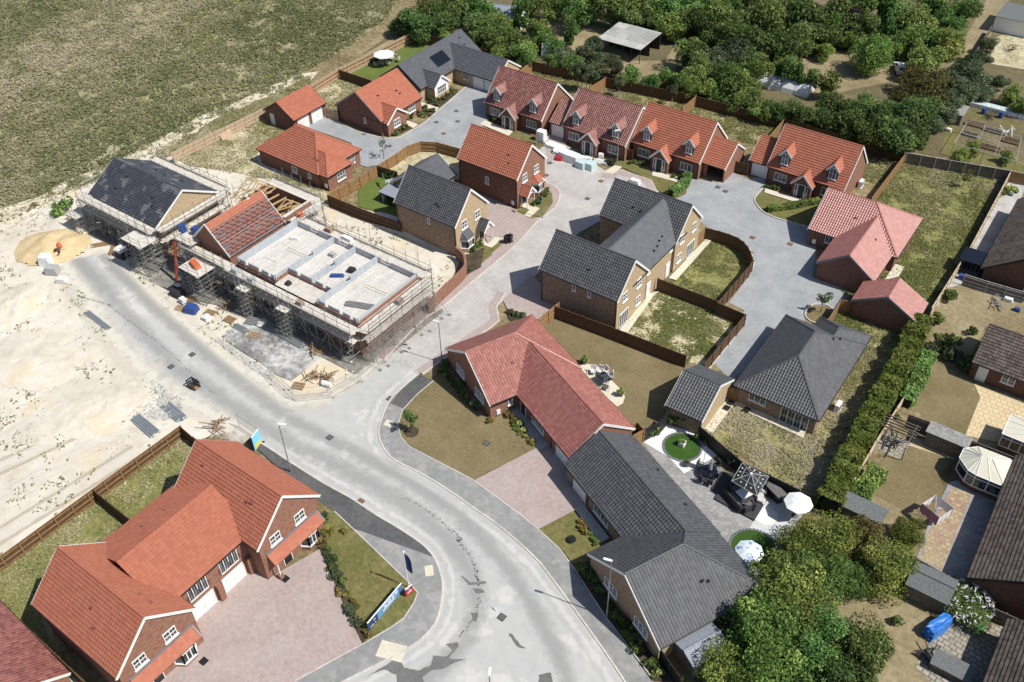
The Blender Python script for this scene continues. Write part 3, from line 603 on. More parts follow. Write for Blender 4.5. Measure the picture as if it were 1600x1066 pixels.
gb = sheet('grey_courtyard', ZP(1060, 180, 4.846, [(75, 480), (60, 590), (-20, 640), (-60, 700), (150, 800), (300, 900), (480, 960), (560, 1080), (510, 1250), (380, 1420), (500, 1480), (260, 1870), (400, 2010), (480, 2080), (800, 1600), (940, 1590), (980, 1480), (1200, 1530), (1340, 1450), (1360, 1330), (1020, 1230), (1060, 850), (830, 800), (640, 740), (575, 640), (650, 545), (660, 470), (520, 480), (400, 430), (300, 510)]), 'greyblock', 6)
sheet('grey_courtyard', ZP(380, 30, 3.5525, [(345, 600), (450, 540), (530, 575), (640, 625), (790, 663), (870, 655), (930, 622), (1000, 580), (1080, 512), (1240, 375), (1150, 335), (1280, 330), (1420, 400), (1360, 560), (1250, 700), (1200, 760), (1080, 700), (985, 690), (905, 715), (745, 815), (690, 825), (640, 810), (600, 690)]), 'greyblock', 28)
for pl in (ZP(380, 30, 3.5525, [(460, 545), (530, 575), (640, 628), (790, 665), (870, 657), (930, 624), (1000, 582), (1080, 514), (1240, 375)]), ZP(1060, 180, 4.846, [(650, 548), (590, 610), (580, 660), (640, 735), (720, 775), (830, 808), (990, 855)]), ZP(1020, 420, 3.5525, [(1000, 230), (960, 203), (900, 198), (860, 220), (845, 260), (870, 290), (905, 305)]), ZP(820, 240, 2.96, [(845, 355), (985, 402), (1040, 450), (1056, 500), (1045, 540), (905, 705), (1018, 765), (850, 1000)])):
    mb = MB(); ribbon(mb, smooth_line(pl, 4), .14, 0, .15); struct('edging', mb, M['kerb'])
sheet('front_lawn', ZP(1060, 180, 4.846, [(650, 575), (590, 620), (590, 670), (645, 735), (720, 772), (830, 805), (990, 850), (1050, 690), (900, 670)]), 'lawn_mixed', 9)
sheet('tree_island', ZP(1020, 420, 3.5525, [(1000, 232), (960, 207), (900, 202), (865, 222), (850, 260), (872, 288), (905, 302), (960, 270)]), 'lawn_dry', 9)
sheet('front_lawn', ZP(820, 190, 6.154, [(790, 400), (960, 380), (1060, 420), (1240, 500), (1500, 600), (1560, 560), (1550, 700), (1440, 740), (1270, 670), (1220, 580), (950, 455), (830, 430)]), 'lawn_mixed', 32)
sheet('front_lawn', ZP(740, 60, 3.5525, [(70, 475), (160, 490), (240, 530), (360, 560), (350, 590), (230, 560), (80, 500)]), 'lawn_mixed', 32)
sheet('front_lawn', ZP(560, 180, 3.5525, [(880, 540), (1000, 470), (1040, 400), (1075, 440), (1080, 490), (1030, 560), (960, 580)]), 'lawn_mixed', 34)
sheet('front_lawn', ZP(560, 180, 3.5525, [(590, 860), (600, 790), (640, 740), (820, 700), (800, 720), (650, 850), (500, 960), (430, 1020), (470, 950)]), 'lawn_mixed', 34)
sheet('planting_bed', ZP(560, 180, 3.5525, [(590, 780), (600, 880), (480, 970), (420, 1030), (470, 1000), (570, 910), (680, 850), (700, 740)]), 'bed', 35)
sheet('planting_bed', ZP(600, 460, 3.331, [(640, 78), (745, 118), (660, 145), (645, 120)]), 'bed', 35)
for pts in ([(520, 30, 5.33), (730, 700), (885, 745), (820, 830), (730, 770), (600, 870), (680, 905), (560, 960), (450, 985), (600, 830)],): sheet('planting_bed', ZP(*pts[0], pts[1:]), 'bed', 30)
sheet('planting_bed', ZP(520, 30, 5.33, [(780, 690), (870, 660), (950, 580), (1050, 590), (1030, 630), (880, 742)]), 'bed', 30)
for nm, z, pts in (('path', (520, 30, 5.33), [(728, 695), (885, 745), (860, 775), (728, 728)]), ('path', (520, 30, 5.33), [(600, 842), (712, 885), (672, 915), (600, 878)]), ('path', (660, 40, 5.33), [(520, 795), (755, 890), (720, 925), (480, 828)]), ('path', (740, 60, 3.5525), [(995, 740), (1155, 783), (1150, 808), (990, 765)]), ('path', (740, 60, 3.5525), [(785, 708), (825, 718), (770, 758), (725, 745)]), ('path', (1060, 180, 4.846), [(655, 560), (925, 640), (950, 660), (920, 675), (650, 592)]), ('path', (560, 180, 3.5525), [(920, 490), (1008, 522), (955, 572), (920, 560), (950, 530), (905, 515)]), ('path', (560, 180, 3.5525), [(690, 690), (720, 720), (760, 680), (805, 690), (740, 740), (680, 720)]),
                   ('path', (820, 240, 2.96), [(835, 400), (862, 408), (700, 590), (665, 580)]), ('path', (820, 240, 2.96), [(625, 640), (600, 655), (470, 840), (430, 830), (580, 650)]),
                   ('path', (1020, 420, 3.5525), [(435, 700), (480, 730), (850, 900), (835, 945), (470, 775), (430, 745)]), ('path', (1020, 420, 3.5525), [(420, 720), (440, 770), (330, 920), (280, 885)]), ('path', (1250, 280, 4.845), [(715, 645), (785, 672), (745, 745), (640, 770)]),
                   ('path', (0, 660, 2.6267), [(170, 890), (230, 960), (350, 1100), (320, 1100), (180, 920)]), ('path', (380, 120, 5.33), [(205, 415), (230, 405), (340, 455), (325, 462)])): sheet(nm, ZP(*z, pts), 'slab', 36)
sheet('concrete_path', ZP(600, 460, 3.331, [(650, 600), (730, 580), (860, 790), (800, 815)]), 'concrete', 46); sheet('concrete_path', ZP(740, 640, 4.1, [(645, 645), (705, 615), (870, 830), (810, 865)]), 'concrete', 46)
sheet('concrete_slab', ZP(250, 380, 4.846, [(470, 710), (560, 645), (780, 570), (1230, 860), (1000, 1050), (870, 1000), (780, 920), (660, 850), (540, 770)]), 'slabconc', 33)
sheet('patio', ZP(900, 560, 6.6625, [(20, 80), (120, 60), (215, 75), (480, 340), (510, 400), (490, 470), (430, 505), (200, 300)]), 'slab', 8)
sheet('patio', ZP(860, 640, 2.5375, [(360, 130), (400, 125), (600, 150), (770, 330), (960, 330), (1000, 420), (900, 560), (830, 660), (700, 560), (500, 300)]), 'patio_grey', 6)
sheet('white_gravel', ZP(860, 640, 2.5375, [(370, 130), (460, 60), (590, 95), (660, 185), (530, 255), (470, 190)]), 'white_gravel', 8)
sheet('pale_patio', ZP(1060, 680, 4.846, [(570, 650), (680, 480), (870, 540), (860, 640), (760, 780), (700, 810), (620, 740), (530, 720)]), 'pale_slab', 8)
def disc(name, c, r, m, lvl, n=36): return sheet(name, [Vector((c.x+r*math.cos(2*math.pi*k/n), c.y+r*math.sin(2*math.pi*k/n), 0)) for k in range(n)], m, lvl)
disc('round_lawn', G(1066, 699), 1.75, 'turf', 10); disc('round_lawn', G(1178, 858), 2.0, 'turf', 10); disc('white_circle', G(1196, 806), 1.1, 'white_gravel', 12)
sheet('cream_patio', ZP(1280, 480, 3.331, [(805, 400), (1100, 500), (1100, 620), (1010, 720), (760, 668), (838, 470)]), 'patio_cream', 6)
sheet('dry_lawn', ZP(1280, 480, 3.331, [(590, 280), (700, 330), (838, 470), (760, 668), (560, 590), (480, 500), (560, 360)]), 'lawn_dry', 5)
sheet('dry_lawn', ZP(1280, 480, 3.331, [(375, 710), (470, 690), (720, 790), (610, 870), (650, 940), (560, 1140), (430, 1080), (250, 960)]), 'lawn_dry', 5)
sheet('dry_lawn', ZP(1200, 760, 3.4825, [(535, 30), (720, 120), (740, 200), (600, 210), (490, 130)]), 'drygrass', 5)
sheet('gravel_path', ZP(1280, 480, 3.331, [(480, 670), (740, 770), (700, 795), (455, 718)]), 'gravel', 6)
sheet('dark_paving', ZP(1200, 760, 3.4825, [(985, -20), (1110, -60), (1290, 30), (1100, 520), (800, 420), (880, 190)]), 'patio_grey', 5)
sheet('pink_patio', ZP(1200, 760, 3.4825, [(1000, 5), (1110, 45), (945, 455), (825, 400), (870, 260)]), 'patio_pink', 7)
sheet('dry_lawn', ZP(1200, 760, 3.4825, [(250, 700), (420, 510), (560, 540), (720, 570), (880, 680), (860, 860), (820, 970), (920, 1080), (560, 1080), (420, 880)]), 'drygrass', 5)
sheet('old_paving', ZP(1200, 760, 3.4825, [(950, 740), (1060, 750), (1280, 760), (1180, 1080), (900, 1080), (800, 985), (860, 880)]), 'crazy', 6)
sheet('side_yard', ZP(1450, 240, 4.44, [(560, 130), (700, 180), (640, 320), (380, 800), (240, 1000), (60, 1060), (300, 640)]), 'concrete', 5)
sheet('vegetable_plot', GP([(1480, 450), (1530, 440), (1620, 480), (1600, 520), (1540, 510), (1515, 560), (1480, 545), (1450, 510)]), 'drygrass', 5)
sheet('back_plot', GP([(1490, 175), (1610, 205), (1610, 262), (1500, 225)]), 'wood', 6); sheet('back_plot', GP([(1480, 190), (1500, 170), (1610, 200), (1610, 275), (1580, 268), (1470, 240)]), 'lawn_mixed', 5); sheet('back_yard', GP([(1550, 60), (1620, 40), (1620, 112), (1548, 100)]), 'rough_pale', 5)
# stains of water on the road, drain covers
def blob(pts): return ZP(560, 840, 3.2, pts)
for pts in ([(40, 700), (130, 650), (180, 615), (210, 620), (230, 655), (300, 670), (370, 640), (375, 595), (440, 600), (470, 570), (440, 540), (495, 530), (500, 550), (450, 610), (540, 615), (480, 630), (430, 660), (370, 670), (320, 700), (340, 760), (200, 760), (190, 690), (130, 665)], [(510, 195), (525, 200), (560, 232), (640, 222), (635, 235), (555, 242)], [(572, 258), (625, 268), (628, 280), (590, 282)], [(565, 380), (600, 382), (590, 425), (575, 415)], [(665, 352), (690, 372), (675, 368)], [(752, 485), (765, 488), (815, 545), (840, 560), (800, 555)], [(905, 690), (960, 680), (985, 760), (900, 760)]):
    q = blob(pts); r7 = random.Random(len(pts)); e = []
    for i in range(len(q)):
        a, b = q[i], q[(i+1) % len(q)]; n = max(1, int((b-a).length/.25)); e += [a.lerp(b, k/n)+Vector((r7.uniform(-.05, .05), r7.uniform(-.05, .05), 0)) for k in range(n)]
    sheet('wet_patch', e, 'wet', 39)
for pts in ([(96, 260), (120, 272), (190, 290), (250, 310)], [(250, 310), (330, 375), (420, 440), (520, 520), (640, 630), (760, 740)]):
    rr_ = random.Random(3); q = smooth_line(ZP(40+250/3.2, 380, 3.135, [(a-250+rr_.uniform(-4, 4)+170, b) for a, b in pts]), 8)
    mb = MB()
    for i in range(len(q)-1):
        for k in range(3):
            p = q[i].lerp(q[i+1], rr_.random()); a = rr_.uniform(0, 3); s_ = rr_.uniform(.03, .085); off = rr_.uniform(-.1, .1)
            mb.sheet([(p.x+off+s_*math.cos(a+t)*rr_.uniform(.6, 1.3), p.y+off+s_*math.sin(a+t)*rr_.uniform(.6, 1.2)) for t in (0, 1.2, 2.5, 3.8, 5.1)], .158)
    struct('drip_trail', mb, GM['wet'])
rr_ = random.Random(5); mb = MB(); q = smooth_line(ZP(480, 780, 4.633, [(700, 0), (870, 90), (1010, 200), (1110, 300)])+blob([(500, 20), (560, 100), (590, 180), (600, 230), (600, 330), (570, 420), (510, 500)]), 10)
for i in range(len(q)-1):
    for k in range(2):
        p = q[i].lerp(q[i+1], rr_.random()); s_ = rr_.uniform(.03, .085); ox, oy = rr_.uniform(-.15, .15), rr_.uniform(-.15, .15)
        mb.sheet([(p.x+ox+s_*math.cos(t)*rr_.uniform(.6, 1.3), p.y+oy+s_*math.sin(t)*rr_.uniform(.6, 1.2)) for t in (0, 1.2, 2.5, 3.8, 5.1)], .158)
struct('drip_trail', mb, GM['wet'])

def dust_mat(name, c, al=.8):
    m, nt, b, ns, ls = mat(name); uv = node(ns, 'UVMap'); sx = node(ns, 'SeparateXYZ'); uv.uv_map = 'across'; ls.new(uv.outputs[0], sx.inputs[0]); tc = node(ns, 'TexCoord'); no = node(ns, 'TexNoise'); no.inputs['Scale'].default_value = .9; no.inputs['Detail'].default_value = 8; no.inputs['Roughness'].default_value = .7; ls.new(tc.outputs['Object'], no.inputs['Vector'])
    ad = node(ns, 'Math', operation='ADD'); ls.new(sx.outputs[0], ad.inputs[0]); ls.new(no.outputs[0], ad.inputs[1]); r = ramp(ns, [(.62, (0, 0, 0)), (1.0, (al,)*3)]); ls.new(ad.outputs[0], r.inputs[0]); ls.new(r.outputs[0], b.inputs['Alpha']); b.inputs['Base Color'].default_value = (*c, 1); b.inputs['Roughness'].default_value = .95; return m
GM['dust'] = dust_mat('pale dust', (.70, .66, .57)); GM['dust_grey'] = dust_mat('light grey dust', (.60, .60, .585)); GM['dark_trail'] = dust_mat('darker wheel track', (.36, .365, .36), .5)
def dust(pts, w, z, m='dust', off=0, n=3, side=0):
    """thin drift of dust along a line, dense in the middle (or at one side) and ragged at its edge"""
    q = smooth_line(pts, n); P = [offset_line(q, off+w*k) for k in (-.5, 0, .5)]; vals = (0, .55, 0) if not side else ((.6, .3, 0) if side < 0 else (0, .3, .6)); mb = MB(); uv = []
    for i in range(len(q)-1):
        for j in (0, 1): mb.poly([(p.x, p.y, z) for p in (P[j+1][i], P[j][i], P[j][i+1], P[j+1][i+1])]); uv += [vals[j+1], vals[j], vals[j], vals[j+1]]
    o = struct('dust_drift', mb, GM[m]); u = o.data.uv_layers.new(name='across'); u.data.foreach_set('uv', [c for k in uv for c in (k, 0)])
    if sum(p.normal.z for p in o.data.polygons) < 0: o.data.flip_normals()
dust(GL1[:8], 5, .132, off=0); dust(GL3[4:], 4.5, .133, off=0); dust(GL3[:6], 3.0, .134, off=-.5)
dust(GL1[8:], 1.6, .135, 'dust_grey', off=.9); dust(GL2, 1.8, .136, 'dust_grey', off=.9)
for k, (pl, w) in enumerate((([(120, 405), (190, 480), (260, 560), (350, 625), (450, 690), (560, 745), (650, 800), (720, 870), (745, 940), (720, 1010), (660, 1070)], 3.2), ([(160, 400), (240, 480), (330, 560), (430, 640), (540, 700), (640, 755), (730, 820), (800, 900), (850, 980), (890, 1070)], 2.6))): dust(GP(pl), w, .137+.001*k, 'dark_trail')
GM['rut'] = dust_mat('shaded wheel rut', (.47, .41, .31), .5); GM['rut_pale'] = dust_mat('pale compacted chalk', (.78, .75, .68), .5)  # darker rut colour paints in the shade of the wheel ruts
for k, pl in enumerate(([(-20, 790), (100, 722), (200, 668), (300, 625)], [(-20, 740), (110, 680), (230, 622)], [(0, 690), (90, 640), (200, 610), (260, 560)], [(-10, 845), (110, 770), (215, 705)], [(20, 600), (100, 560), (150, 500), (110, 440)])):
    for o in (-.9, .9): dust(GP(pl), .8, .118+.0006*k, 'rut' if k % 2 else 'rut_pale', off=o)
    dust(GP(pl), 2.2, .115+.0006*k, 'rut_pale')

GM['scaffold_shade'] = ground_mat('grey trodden ground', [(.1, (.10, .095, .085)), (.5, (.20, .19, .17)), (.9, (.36, .34, .30))], .4, 2.5, bump=.5, spots=[(1.4, .6, (.42, .39, .34), .6)])  # dark ground colour that paints in shade below the scaffold decks
sheet('scaffold_shade_sheet', [Vector(p) for p in ((-105, 48.9, 0), (-96, 49.5, 0), (-90, 47.2, 0), (-84, 47.3, 0), (-79, 49.0, 0), (-64, 49.2, 0), (-58.2, 49.3, 0), (-57.2, 51, 0), (-57.0, 63, 0), (-59, 64, 0), (-80, 64, 0), (-92, 62, 0), (-105, 62, 0), (-107, 55, 0))], 'scaffold_shade', 32)  # added dark sheet, deepens the shade on the ground round the scaffolds
# ---------------------------------------------------------------- houses
def simple_porch(th, b, f, t, w, pr, he, hr, rm, posts=True):
    """open gabled canopy on two white posts"""
    o, d, n, y = b.face(f); c = b.at(f, t, 0, pr/2)
    pb = Block(c.x, c.y, y+math.pi/2, pr, w, he, hr)   # ridge runs out of the wall
    roof(th, pb, rm, PANT if rm != M['t_grey'] else PANT, ov=.15, vo=(.12, -.06), barge=(1, 0), gutter=(0, 0), course=.3)
    mb = MB()
    for sg in (-1, 1):
        p = b.at(f, t+sg*(w/2-.06), 0, pr-.1); mb.tube(p, p+Vector((0, 0, he-.05)), .06, n=8)
        mb.beam(b.at(f, t+sg*(w/2-.06), he-.08, .02), b.at(f, t+sg*(w/2-.06), he-.08, pr), .09, .12)
    mb.beam(b.at(f, t-w/2, he-.06, pr-.08), b.at(f, t+w/2, he-.06, pr-.08), .09, .1)
    mb.beam(b.at(f, t, he-.06, pr-.08), b.at(f, t, hr-.1, pr-.08), .08, .08)
    th.part('porch_frame', mb, M['white_paint'])
def bay(th, b, f, t, w, pr, zsill, ztop, zroof, rm, brick, cant=.45):
    """canted bay window with brick base and hipped tiled roof"""
    pts = [(-w/2, 0), (-w/2+cant, pr), (w/2-cant, pr), (w/2, 0)]
    base = MB(); base.prism([b.at(f, t+a, 0, c) for a, c in pts]+[], 0, zsill); th.part('bay_base', base, M[brick])
    q = [b.at(f, t+a*.98, 0, c*.97) for a, c in pts]
    gl = MB(); gl.prism([b.at(f, t+a*.93, 0, c*.93) for a, c in pts], zsill, ztop-.1); 
    fr = MB(); S = [b.at(f, t+a*1.03, 0, c*1.05+.02) for a, c in pts]
    fr.prism(S, zsill-.08, zsill+.03); fr.prism(S, ztop-.28, ztop)
    for i in range(3):
        a, c = q[i], q[i+1]; nn = 3 if i == 1 else 1
        for k in range(nn+1):
            p = a.lerp(c, k/nn); fr.beam(p+Vector((0, 0, zsill)), p+Vector((0, 0, ztop)), .085)
        fr.beam(a+Vector((0, 0, zsill+(ztop-zsill)*.68)), c+Vector((0, 0, zsill+(ztop-zsill)*.68)), .05)
    w_ = th.part('bay_window', fr, M['white']); th.part('pane', gl, M['glass'], parent=w_)
    ro = MB(); o = .16
    e = [b.at(f, t-w/2-o, ztop+.02, 0), b.at(f, t-w/2+cant-o*.4, ztop+.02, pr+o), b.at(f, t+w/2-cant+o*.4, ztop+.02, pr+o), b.at(f, t+w/2+o, ztop+.02, 0)]
    r = [b.at(f, t-w/2+.45, zroof, .02), b.at(f, t+w/2-.45, zroof, .02)]
    ro.poly([e[0], e[1], r[0]]); ro.poly([e[1], e[2], r[1], r[0]]); ro.poly([e[2], e[3], r[1]]); ro.poly([e[3], e[2], e[1], e[0]])
    br = th.part('bay_roof', ro, rm)
    hp = MB(); hp.tube(e[1], r[0], .06); hp.tube(e[2], r[1], .06); hp.tube(r[0], r[1], .07); th.part('hip_tiles', hp, rm if rm != M['t_grey'] else M['lead'], parent=br)

def dormer_house(label, x, y, L, W, he, hr, rm, prof, brick, gable=None, door_u=-.2, side=None):
    th = Thing('dormer_house', label, 'house', x, y, group='dormer houses along the back fence')
    b = Block(x, y, 0, L, W, he, hr); walls(th, b, [M[brick], M[gable or brick]], {'E': 1, 'S': 1}); roof(th, b, rm, prof)
    for u in (-3.25, 3.3):
        vf, rz = -W/2+.3, hr-1.4*b.k+.05
        ck = MB(); z0 = hr-(-vf)*b.k-.1; dw = 1.3; ez = rz-.78
        pr = [b.p(u-dw/2, vf, z0), b.p(u+dw/2, vf, z0), b.p(u+dw/2, vf, ez), b.p(u, vf, rz-.1), b.p(u-dw/2, vf, ez)]
        bk = [q+Vector((0, 2.2, 0)) for q in pr]; ck.poly(pr)
        for i in range(5): j = (i+1) % 5; ck.poly([pr[j], pr[i], bk[i], bk[j]])
        th.part('dormer_wall', ck, M['navy_clad'])
        db = Block(x+u, y+vf+1.25, R(90), 2.5, dw, ez+.02, rz)
        roof(th, db, rm, prof, ov=.22, vo=(.14, 0), barge=(1, 0), gutter=(0, 0), course=.3)
        window(th, Block(x+u, y+vf+1, R(90), 2, dw, 3, 4), 'S', 0, (z0+.22+ez)/2+.12, .95, ez-z0-.1, 2, 2)
    # porch
    py = y-W/2; pb = Block(x+door_u, py-.1, R(90), 2.2, 2.5, 2.2, 3.55)
    walls(th, pb, M[brick], name='porch_wall'); roof(th, pb, rm, prof, ov=.25, vo=(.15, 0), ext=(0, 1.0), barge=(1, 0), gutter=(0, 0), course=.3)
    door(th, pb, 'S', 0, .85, 2.0, M['navy_clad'], 'front_door')
    for s in (-1, 1): window(th, pb, 'S', s*.72, 1.02, .36, 1.98, 1, 2, False, name='sidelight')
    window(th, b, 'F', -3.3, 1.42, 1.75, 1.15, 3, 1); window(th, b, 'F', 3.3, 1.4, 1.75, 1.15, 3, 1)
    for t in (-L/2+.12, L/2-.12): soffit_wall_pipe(th, b, [('F', t)])
    return th, b
thA, bA = dormer_house('house with mottled dark red roof, two dormers and no garage, beside the grey courtyard', -75.94, 106.87, 10.2, 7.9, 2.8, 6.75, M['t_mix'], PANT, 'brick_dark', 'brick_red')
thB, bB = dormer_house('house with mottled dark red roof and linked garage behind the stacked white building packs', -62.15, 107.56, 10.3, 8.4, 2.82, 6.7, M['t_mix'], PANT, 'brick_dark', 'brick_red')
thC, bC = dormer_house('orange roofed dormer house with an open carport on its right side', -51.51, 108.89, 10.4, 7.95, 2.9, 6.95, M['t_red'], ROMAN, 'brick_dark', 'brick_red')
thI, bI = dormer_house('orange roofed dormer house with garage on its left and curved lawn in front', -33.16, 113.55, 10.5, 7.95, 2.8, 6.95, M['t_red'], ROMAN, 'brick_dark', 'brick_red', door_u=.15)
g = Block(-68.7, 107.02, 0, 2.75, 6.28, 2.4, 4.6); walls(thB, g, M['brick_dark'], name='garage_wall'); roof(thB, g, M['t_mix'], PANT, barge=(0, 0), vo=(0, .05)); garage_door(thB, g, 'F', .1)
g = Block(-44.7, 109.14, 0, 3.3, 6.06, 2.4, 4.65)
mb = MB(); o = g.p
mb.box(g.p(1.57, 0, 1.2), (.2, 6.0, 2.38)); mb.box(g.p(0, 2.9, 1.2), (2.9, .2, 2.38)); mb.box(g.p(-1.2, -2.9, 1.2), (.5, .2, 2.38)); mb.box(g.p(0, -2.93, 2.28), (2.9, .14, .2))
mb.poly([g.p(1.66, -3.03, 2.4), g.p(1.66, 3.03, 2.4), g.p(1.66, 0, 4.6)]); thC.part('carport_wall', mb, M['brick_red']); roof(thC, g, M['t_red'], ROMAN, barge=(0, 1), vo=(0, .1))
mb = MB(); mb.box(g.p(0, 2.75, 1.2), (2.8, .06, 2.3)); thC.part('carport_shade_panel', mb, M['dark'])  # black panel painted in as the shade at the back of the carport
g = Block(-39.85, 113.08, 0, 2.85, 5.6, 2.4, 4.7); walls(thI, g, M['brick_dark'], name='garage_wall'); roof(thI, g, M['t_red'], ROMAN, barge=(1, 0), vo=(.1, 0)); garage_door(thI, g, 'F', .1, 2.1)

# two storey detached pair on the left of the lane
def two_storey(label, x, y, L, W, he, hr, rm, side, front, cat='house'):
    th = Thing('detached_house', label, cat, x, y, group='two storey houses by the pink driveway'); b = Block(x, y, 0, L, W, he, hr)
    walls(th, b, [M[side], M[front]], {'E': 1}); roof(th, b, rm, PANT, ov=.25, vo=(.1, .16))  # sunlit end gets the lighter brick copy, shaded sides the darker
    for u in (-1.5, 1.15): window(th, b, 'E', u, 3.95, 1.0, 1.15, 2, 2)
    soffit_wall_pipe(th, b, [('F', L/2-.15), ('F', -L/2+.15)])
    return th, b
thD, bD = two_storey('tall orange roofed red brick house with tiled porch and bay facing the lane', -67.28, 88.35, 9.6, 6.35, 4.8, 8.1, M['t_red'], 'brick_dark', 'brick_red')
window(thD, bD, 'F', -.1, 2.75, .62, 1.1, 2, 1); simple_porch(thD, bD, 'E', -1.75, 1.7, 1.25, 2.15, 3.15, M['t_red']); bay(thD, bD, 'E', 1.2, 2.1, .75, .85, 2.25, 3.05, M['t_red'], 'brick_red')
door(thD, bD, 'E', -1.75, .9, 2.0, M['navy_clad'], 'front_door'); wall_box(thD, bD, 'F', 4.1, .75); vents(thD, bD, 0, [(2.4, 1.5), (2.9, 2.2)])
thF, bF = two_storey('tall dark grey roofed buff brick house with white porch and bay beside curved brick wall', -67.16, 75.41, 9.55, 6.3, 4.85, 8.25, M['t_grey'], 'brick_buff', 'brick_pale')
window(thF, bF, 'F', .55, 3.85, .42, .8, 1, 1); simple_porch(thF, bF, 'E', 1.75, 1.7, 1.25, 2.15, 3.15, M['t_grey']); bay(thF, bF, 'E', -1.3, 2.1, .75, .85, 2.2, 3.05, M['t_grey'], 'brick_pale')
door(thF, bF, 'E', 1.75, .9, 2.0, M['black'], 'front_door'); vents(thF, bF, 0, [(1.2, 2.2), (1.6, 2.3)])
th = Thing('garage', 'dark grey roofed brick garage behind the tall buff brick house', 'garage', -75.4, 81.6); b = Block(-75.4, 81.6, R(90), 6.2, 5.7, 2.3, 4.3)
walls(th, b, M['brick_buff']); roof(th, b, M['t_slate'], FLAT); door(th, b, 'S', -1.6, .8, 1.9, M['white_paint'])

# semi-detached pair in the middle
th = Thing('semi_detached_houses', 'dark grey roofed buff brick semi-detached pair with two gables in the middle of the estate', 'house', -43.97, 80.5)
b1 = Block(-43.97, 74.33, 0, 10.15, 6.42, 4.85, 8.1); b2 = Block(-44.15, 87.6, 0, 10.35, 6.3, 4.7, 7.95); b3 = Block(-42.4, 81.0, R(90), 6.8, 6.5, 4.75, 7.9)
for b in (b1, b2): walls(th, b, [M['brick_buff'], M['brick_pale']], {'E': 1}); roof(th, b, M['t_grey'], PANT, ov=.25, vo=(.1, .16))
walls(th, b3, [M['brick_pale'], M['brick_buff']], {'K': 1}); roof(th, b3, M['t_slate'], FLAT, ext=(3.2, 2.6), barge=(0, 0), vo=(0, 0))
for b in (b1, b2):
    for u in (-1.6, 1.45): window(th, b, 'E', u, 4.1, .95, 1.15, 2, 2)
for b, us in ((b1, (1.55, -1.6)), (b2, (-1.9, 1.1))):
    window(th, b, 'E', us[0], 1.5, .95, 1.1, 2, 2)
    window(th, b, 'E', us[1], 1.03, 1.9, 2.0, 4, 1, False, name='french_door')
for t in (-2.3, 2.3): door(th, b3, 'F', t, .85, 2.0, M['white_paint'], 'back_door')
for t in (-1.2, 1.2): window(th, b3, 'F', t*2.2, 4.05, .6, .9, 1, 2)
for u in (-.5, 1.5): window(th, b1, 'F', u, 3.88, .42, .75, 1, 1)
soffit_wall_pipe(th, b1, [('F', 4.95), ('F', -4.9)]); soffit_wall_pipe(th, b3, [('F', -3.1), ('F', 3.1)]); vents(th, b3, 0, [(1.9, 2.3), (1.1, 2.4), (.3, 2.6), (-.6, 2.7)]); vents(th, b1, 0, [(.6, 2.0)]); vents(th, b2, 0, [(-1.5, 1.8), (-.4, 1.9)])

# top left court
th = Thing('garage', 'red brick double garage with two white doors beside the field fence', 'garage', -104.66, 86.2); b = Block(-104.66, 86.2, R(90), 6.6, 6.0, 2.4, 4.3)
walls(th, b, M['brick_dark']); roof(th, b, M['t_red'], FLAT, bargemat=M['pipe'])
for t in (-1.45, 1.4): garage_door(th, b, 'F', t, 2.1, 1.95)
door(th, b, 'S', -1.6, .75, 1.9, M['white_paint'], 'side_door')
th = Thing('bungalow', 'orange hipped roof bungalow beyond the half tiled roof, backing onto rough ground', 'bungalow', -93.6, 78.1)
b = Block(-93.6, 78.1, R(-1), 11.9, 8.0, 2.5, 5.35, (1, 1)); b2 = Block(-88.5, 76.5, R(-1), 4.8, 4.5, 2.48, 4.08, (0, 1))
walls(th, b, [M['brick_dark'], M['brick_red']], {'E': 1}); roof(th, b, M['t_red'], FLAT, ov=.25); walls(th, b2, [M['brick_dark'], M['brick_red']], {'E': 1}, 'wing_wall'); roof(th, b2, M['t_red'], FLAT, ov=.24, ext=(1.6, 0), barge=(0, 0), vo=(0, 0))
window(th, b, 'F', 1.2, 1.45, 1.0, .95, 2, 1); window(th, b, 'F', 4.2, 1.5, .55, .75, 1, 1); window(th, b2, 'E', .15, 1.35, 1.5, 1.2, 3, 2); window(th, b, 'E', 2.4, 1.5, .9, 1.2, 2, 2); wall_box(th, b2, 'F', 1.9, .8); vents(th, b, 0, [(4.2, 2.6), (4.9, 2.7)])
th = Thing('bungalow', 'orange roofed red brick bungalow with small front gable beside the grey courtyard', 'bungalow', -94.8, 94.2)
b = Block(-94.8, 94.2, R(90), 9.1, 8.9, 2.65, 5.9); b2 = Block(-91.2, 92.05, 0, 3.7, 4.1, 2.42, 3.95)
walls(th, b, [M['brick_red'], M['brick_dark']], {'S': 1, 'K': 1}); roof(th, b, M['t_red'], FLAT, bargemat=M['lead']); walls(th, b2, [M['brick_red'], M['brick_dark']], {'F': 1}, 'gable_wall'); roof(th, b2, M['t_red'], FLAT, ext=(1.6, 0), barge=(0, 1), vo=(0, .2))
window(th, b2, 'E', -.1, 1.55, 1.35, 1.2, 3, 2); window(th, b, 'F', 2.3, 1.6, 1.5, 1.15, 3, 2); window(th, b, 'S', 1.25, 1.7, .42, .85, 1, 1); vents(th, b, 0, [(-1.9, 1.8), (1.5, 2.4), (1.7, 2.9)])
th = Thing('bungalow', 'large smooth grey roofed bungalow with solar panels and white gabled bay', 'bungalow', -96.4, 108.8)
b = Block(-96.45, 108.8, R(91), 15.8, 7.9, 2.5, 5.25); b2 = Block(-89.6, 112.75, 0, 11, 6.2, 2.5, 4.65); b3 = Block(-92.2, 104.15, 0, 3.0, 3.3, 2.45, 3.85)
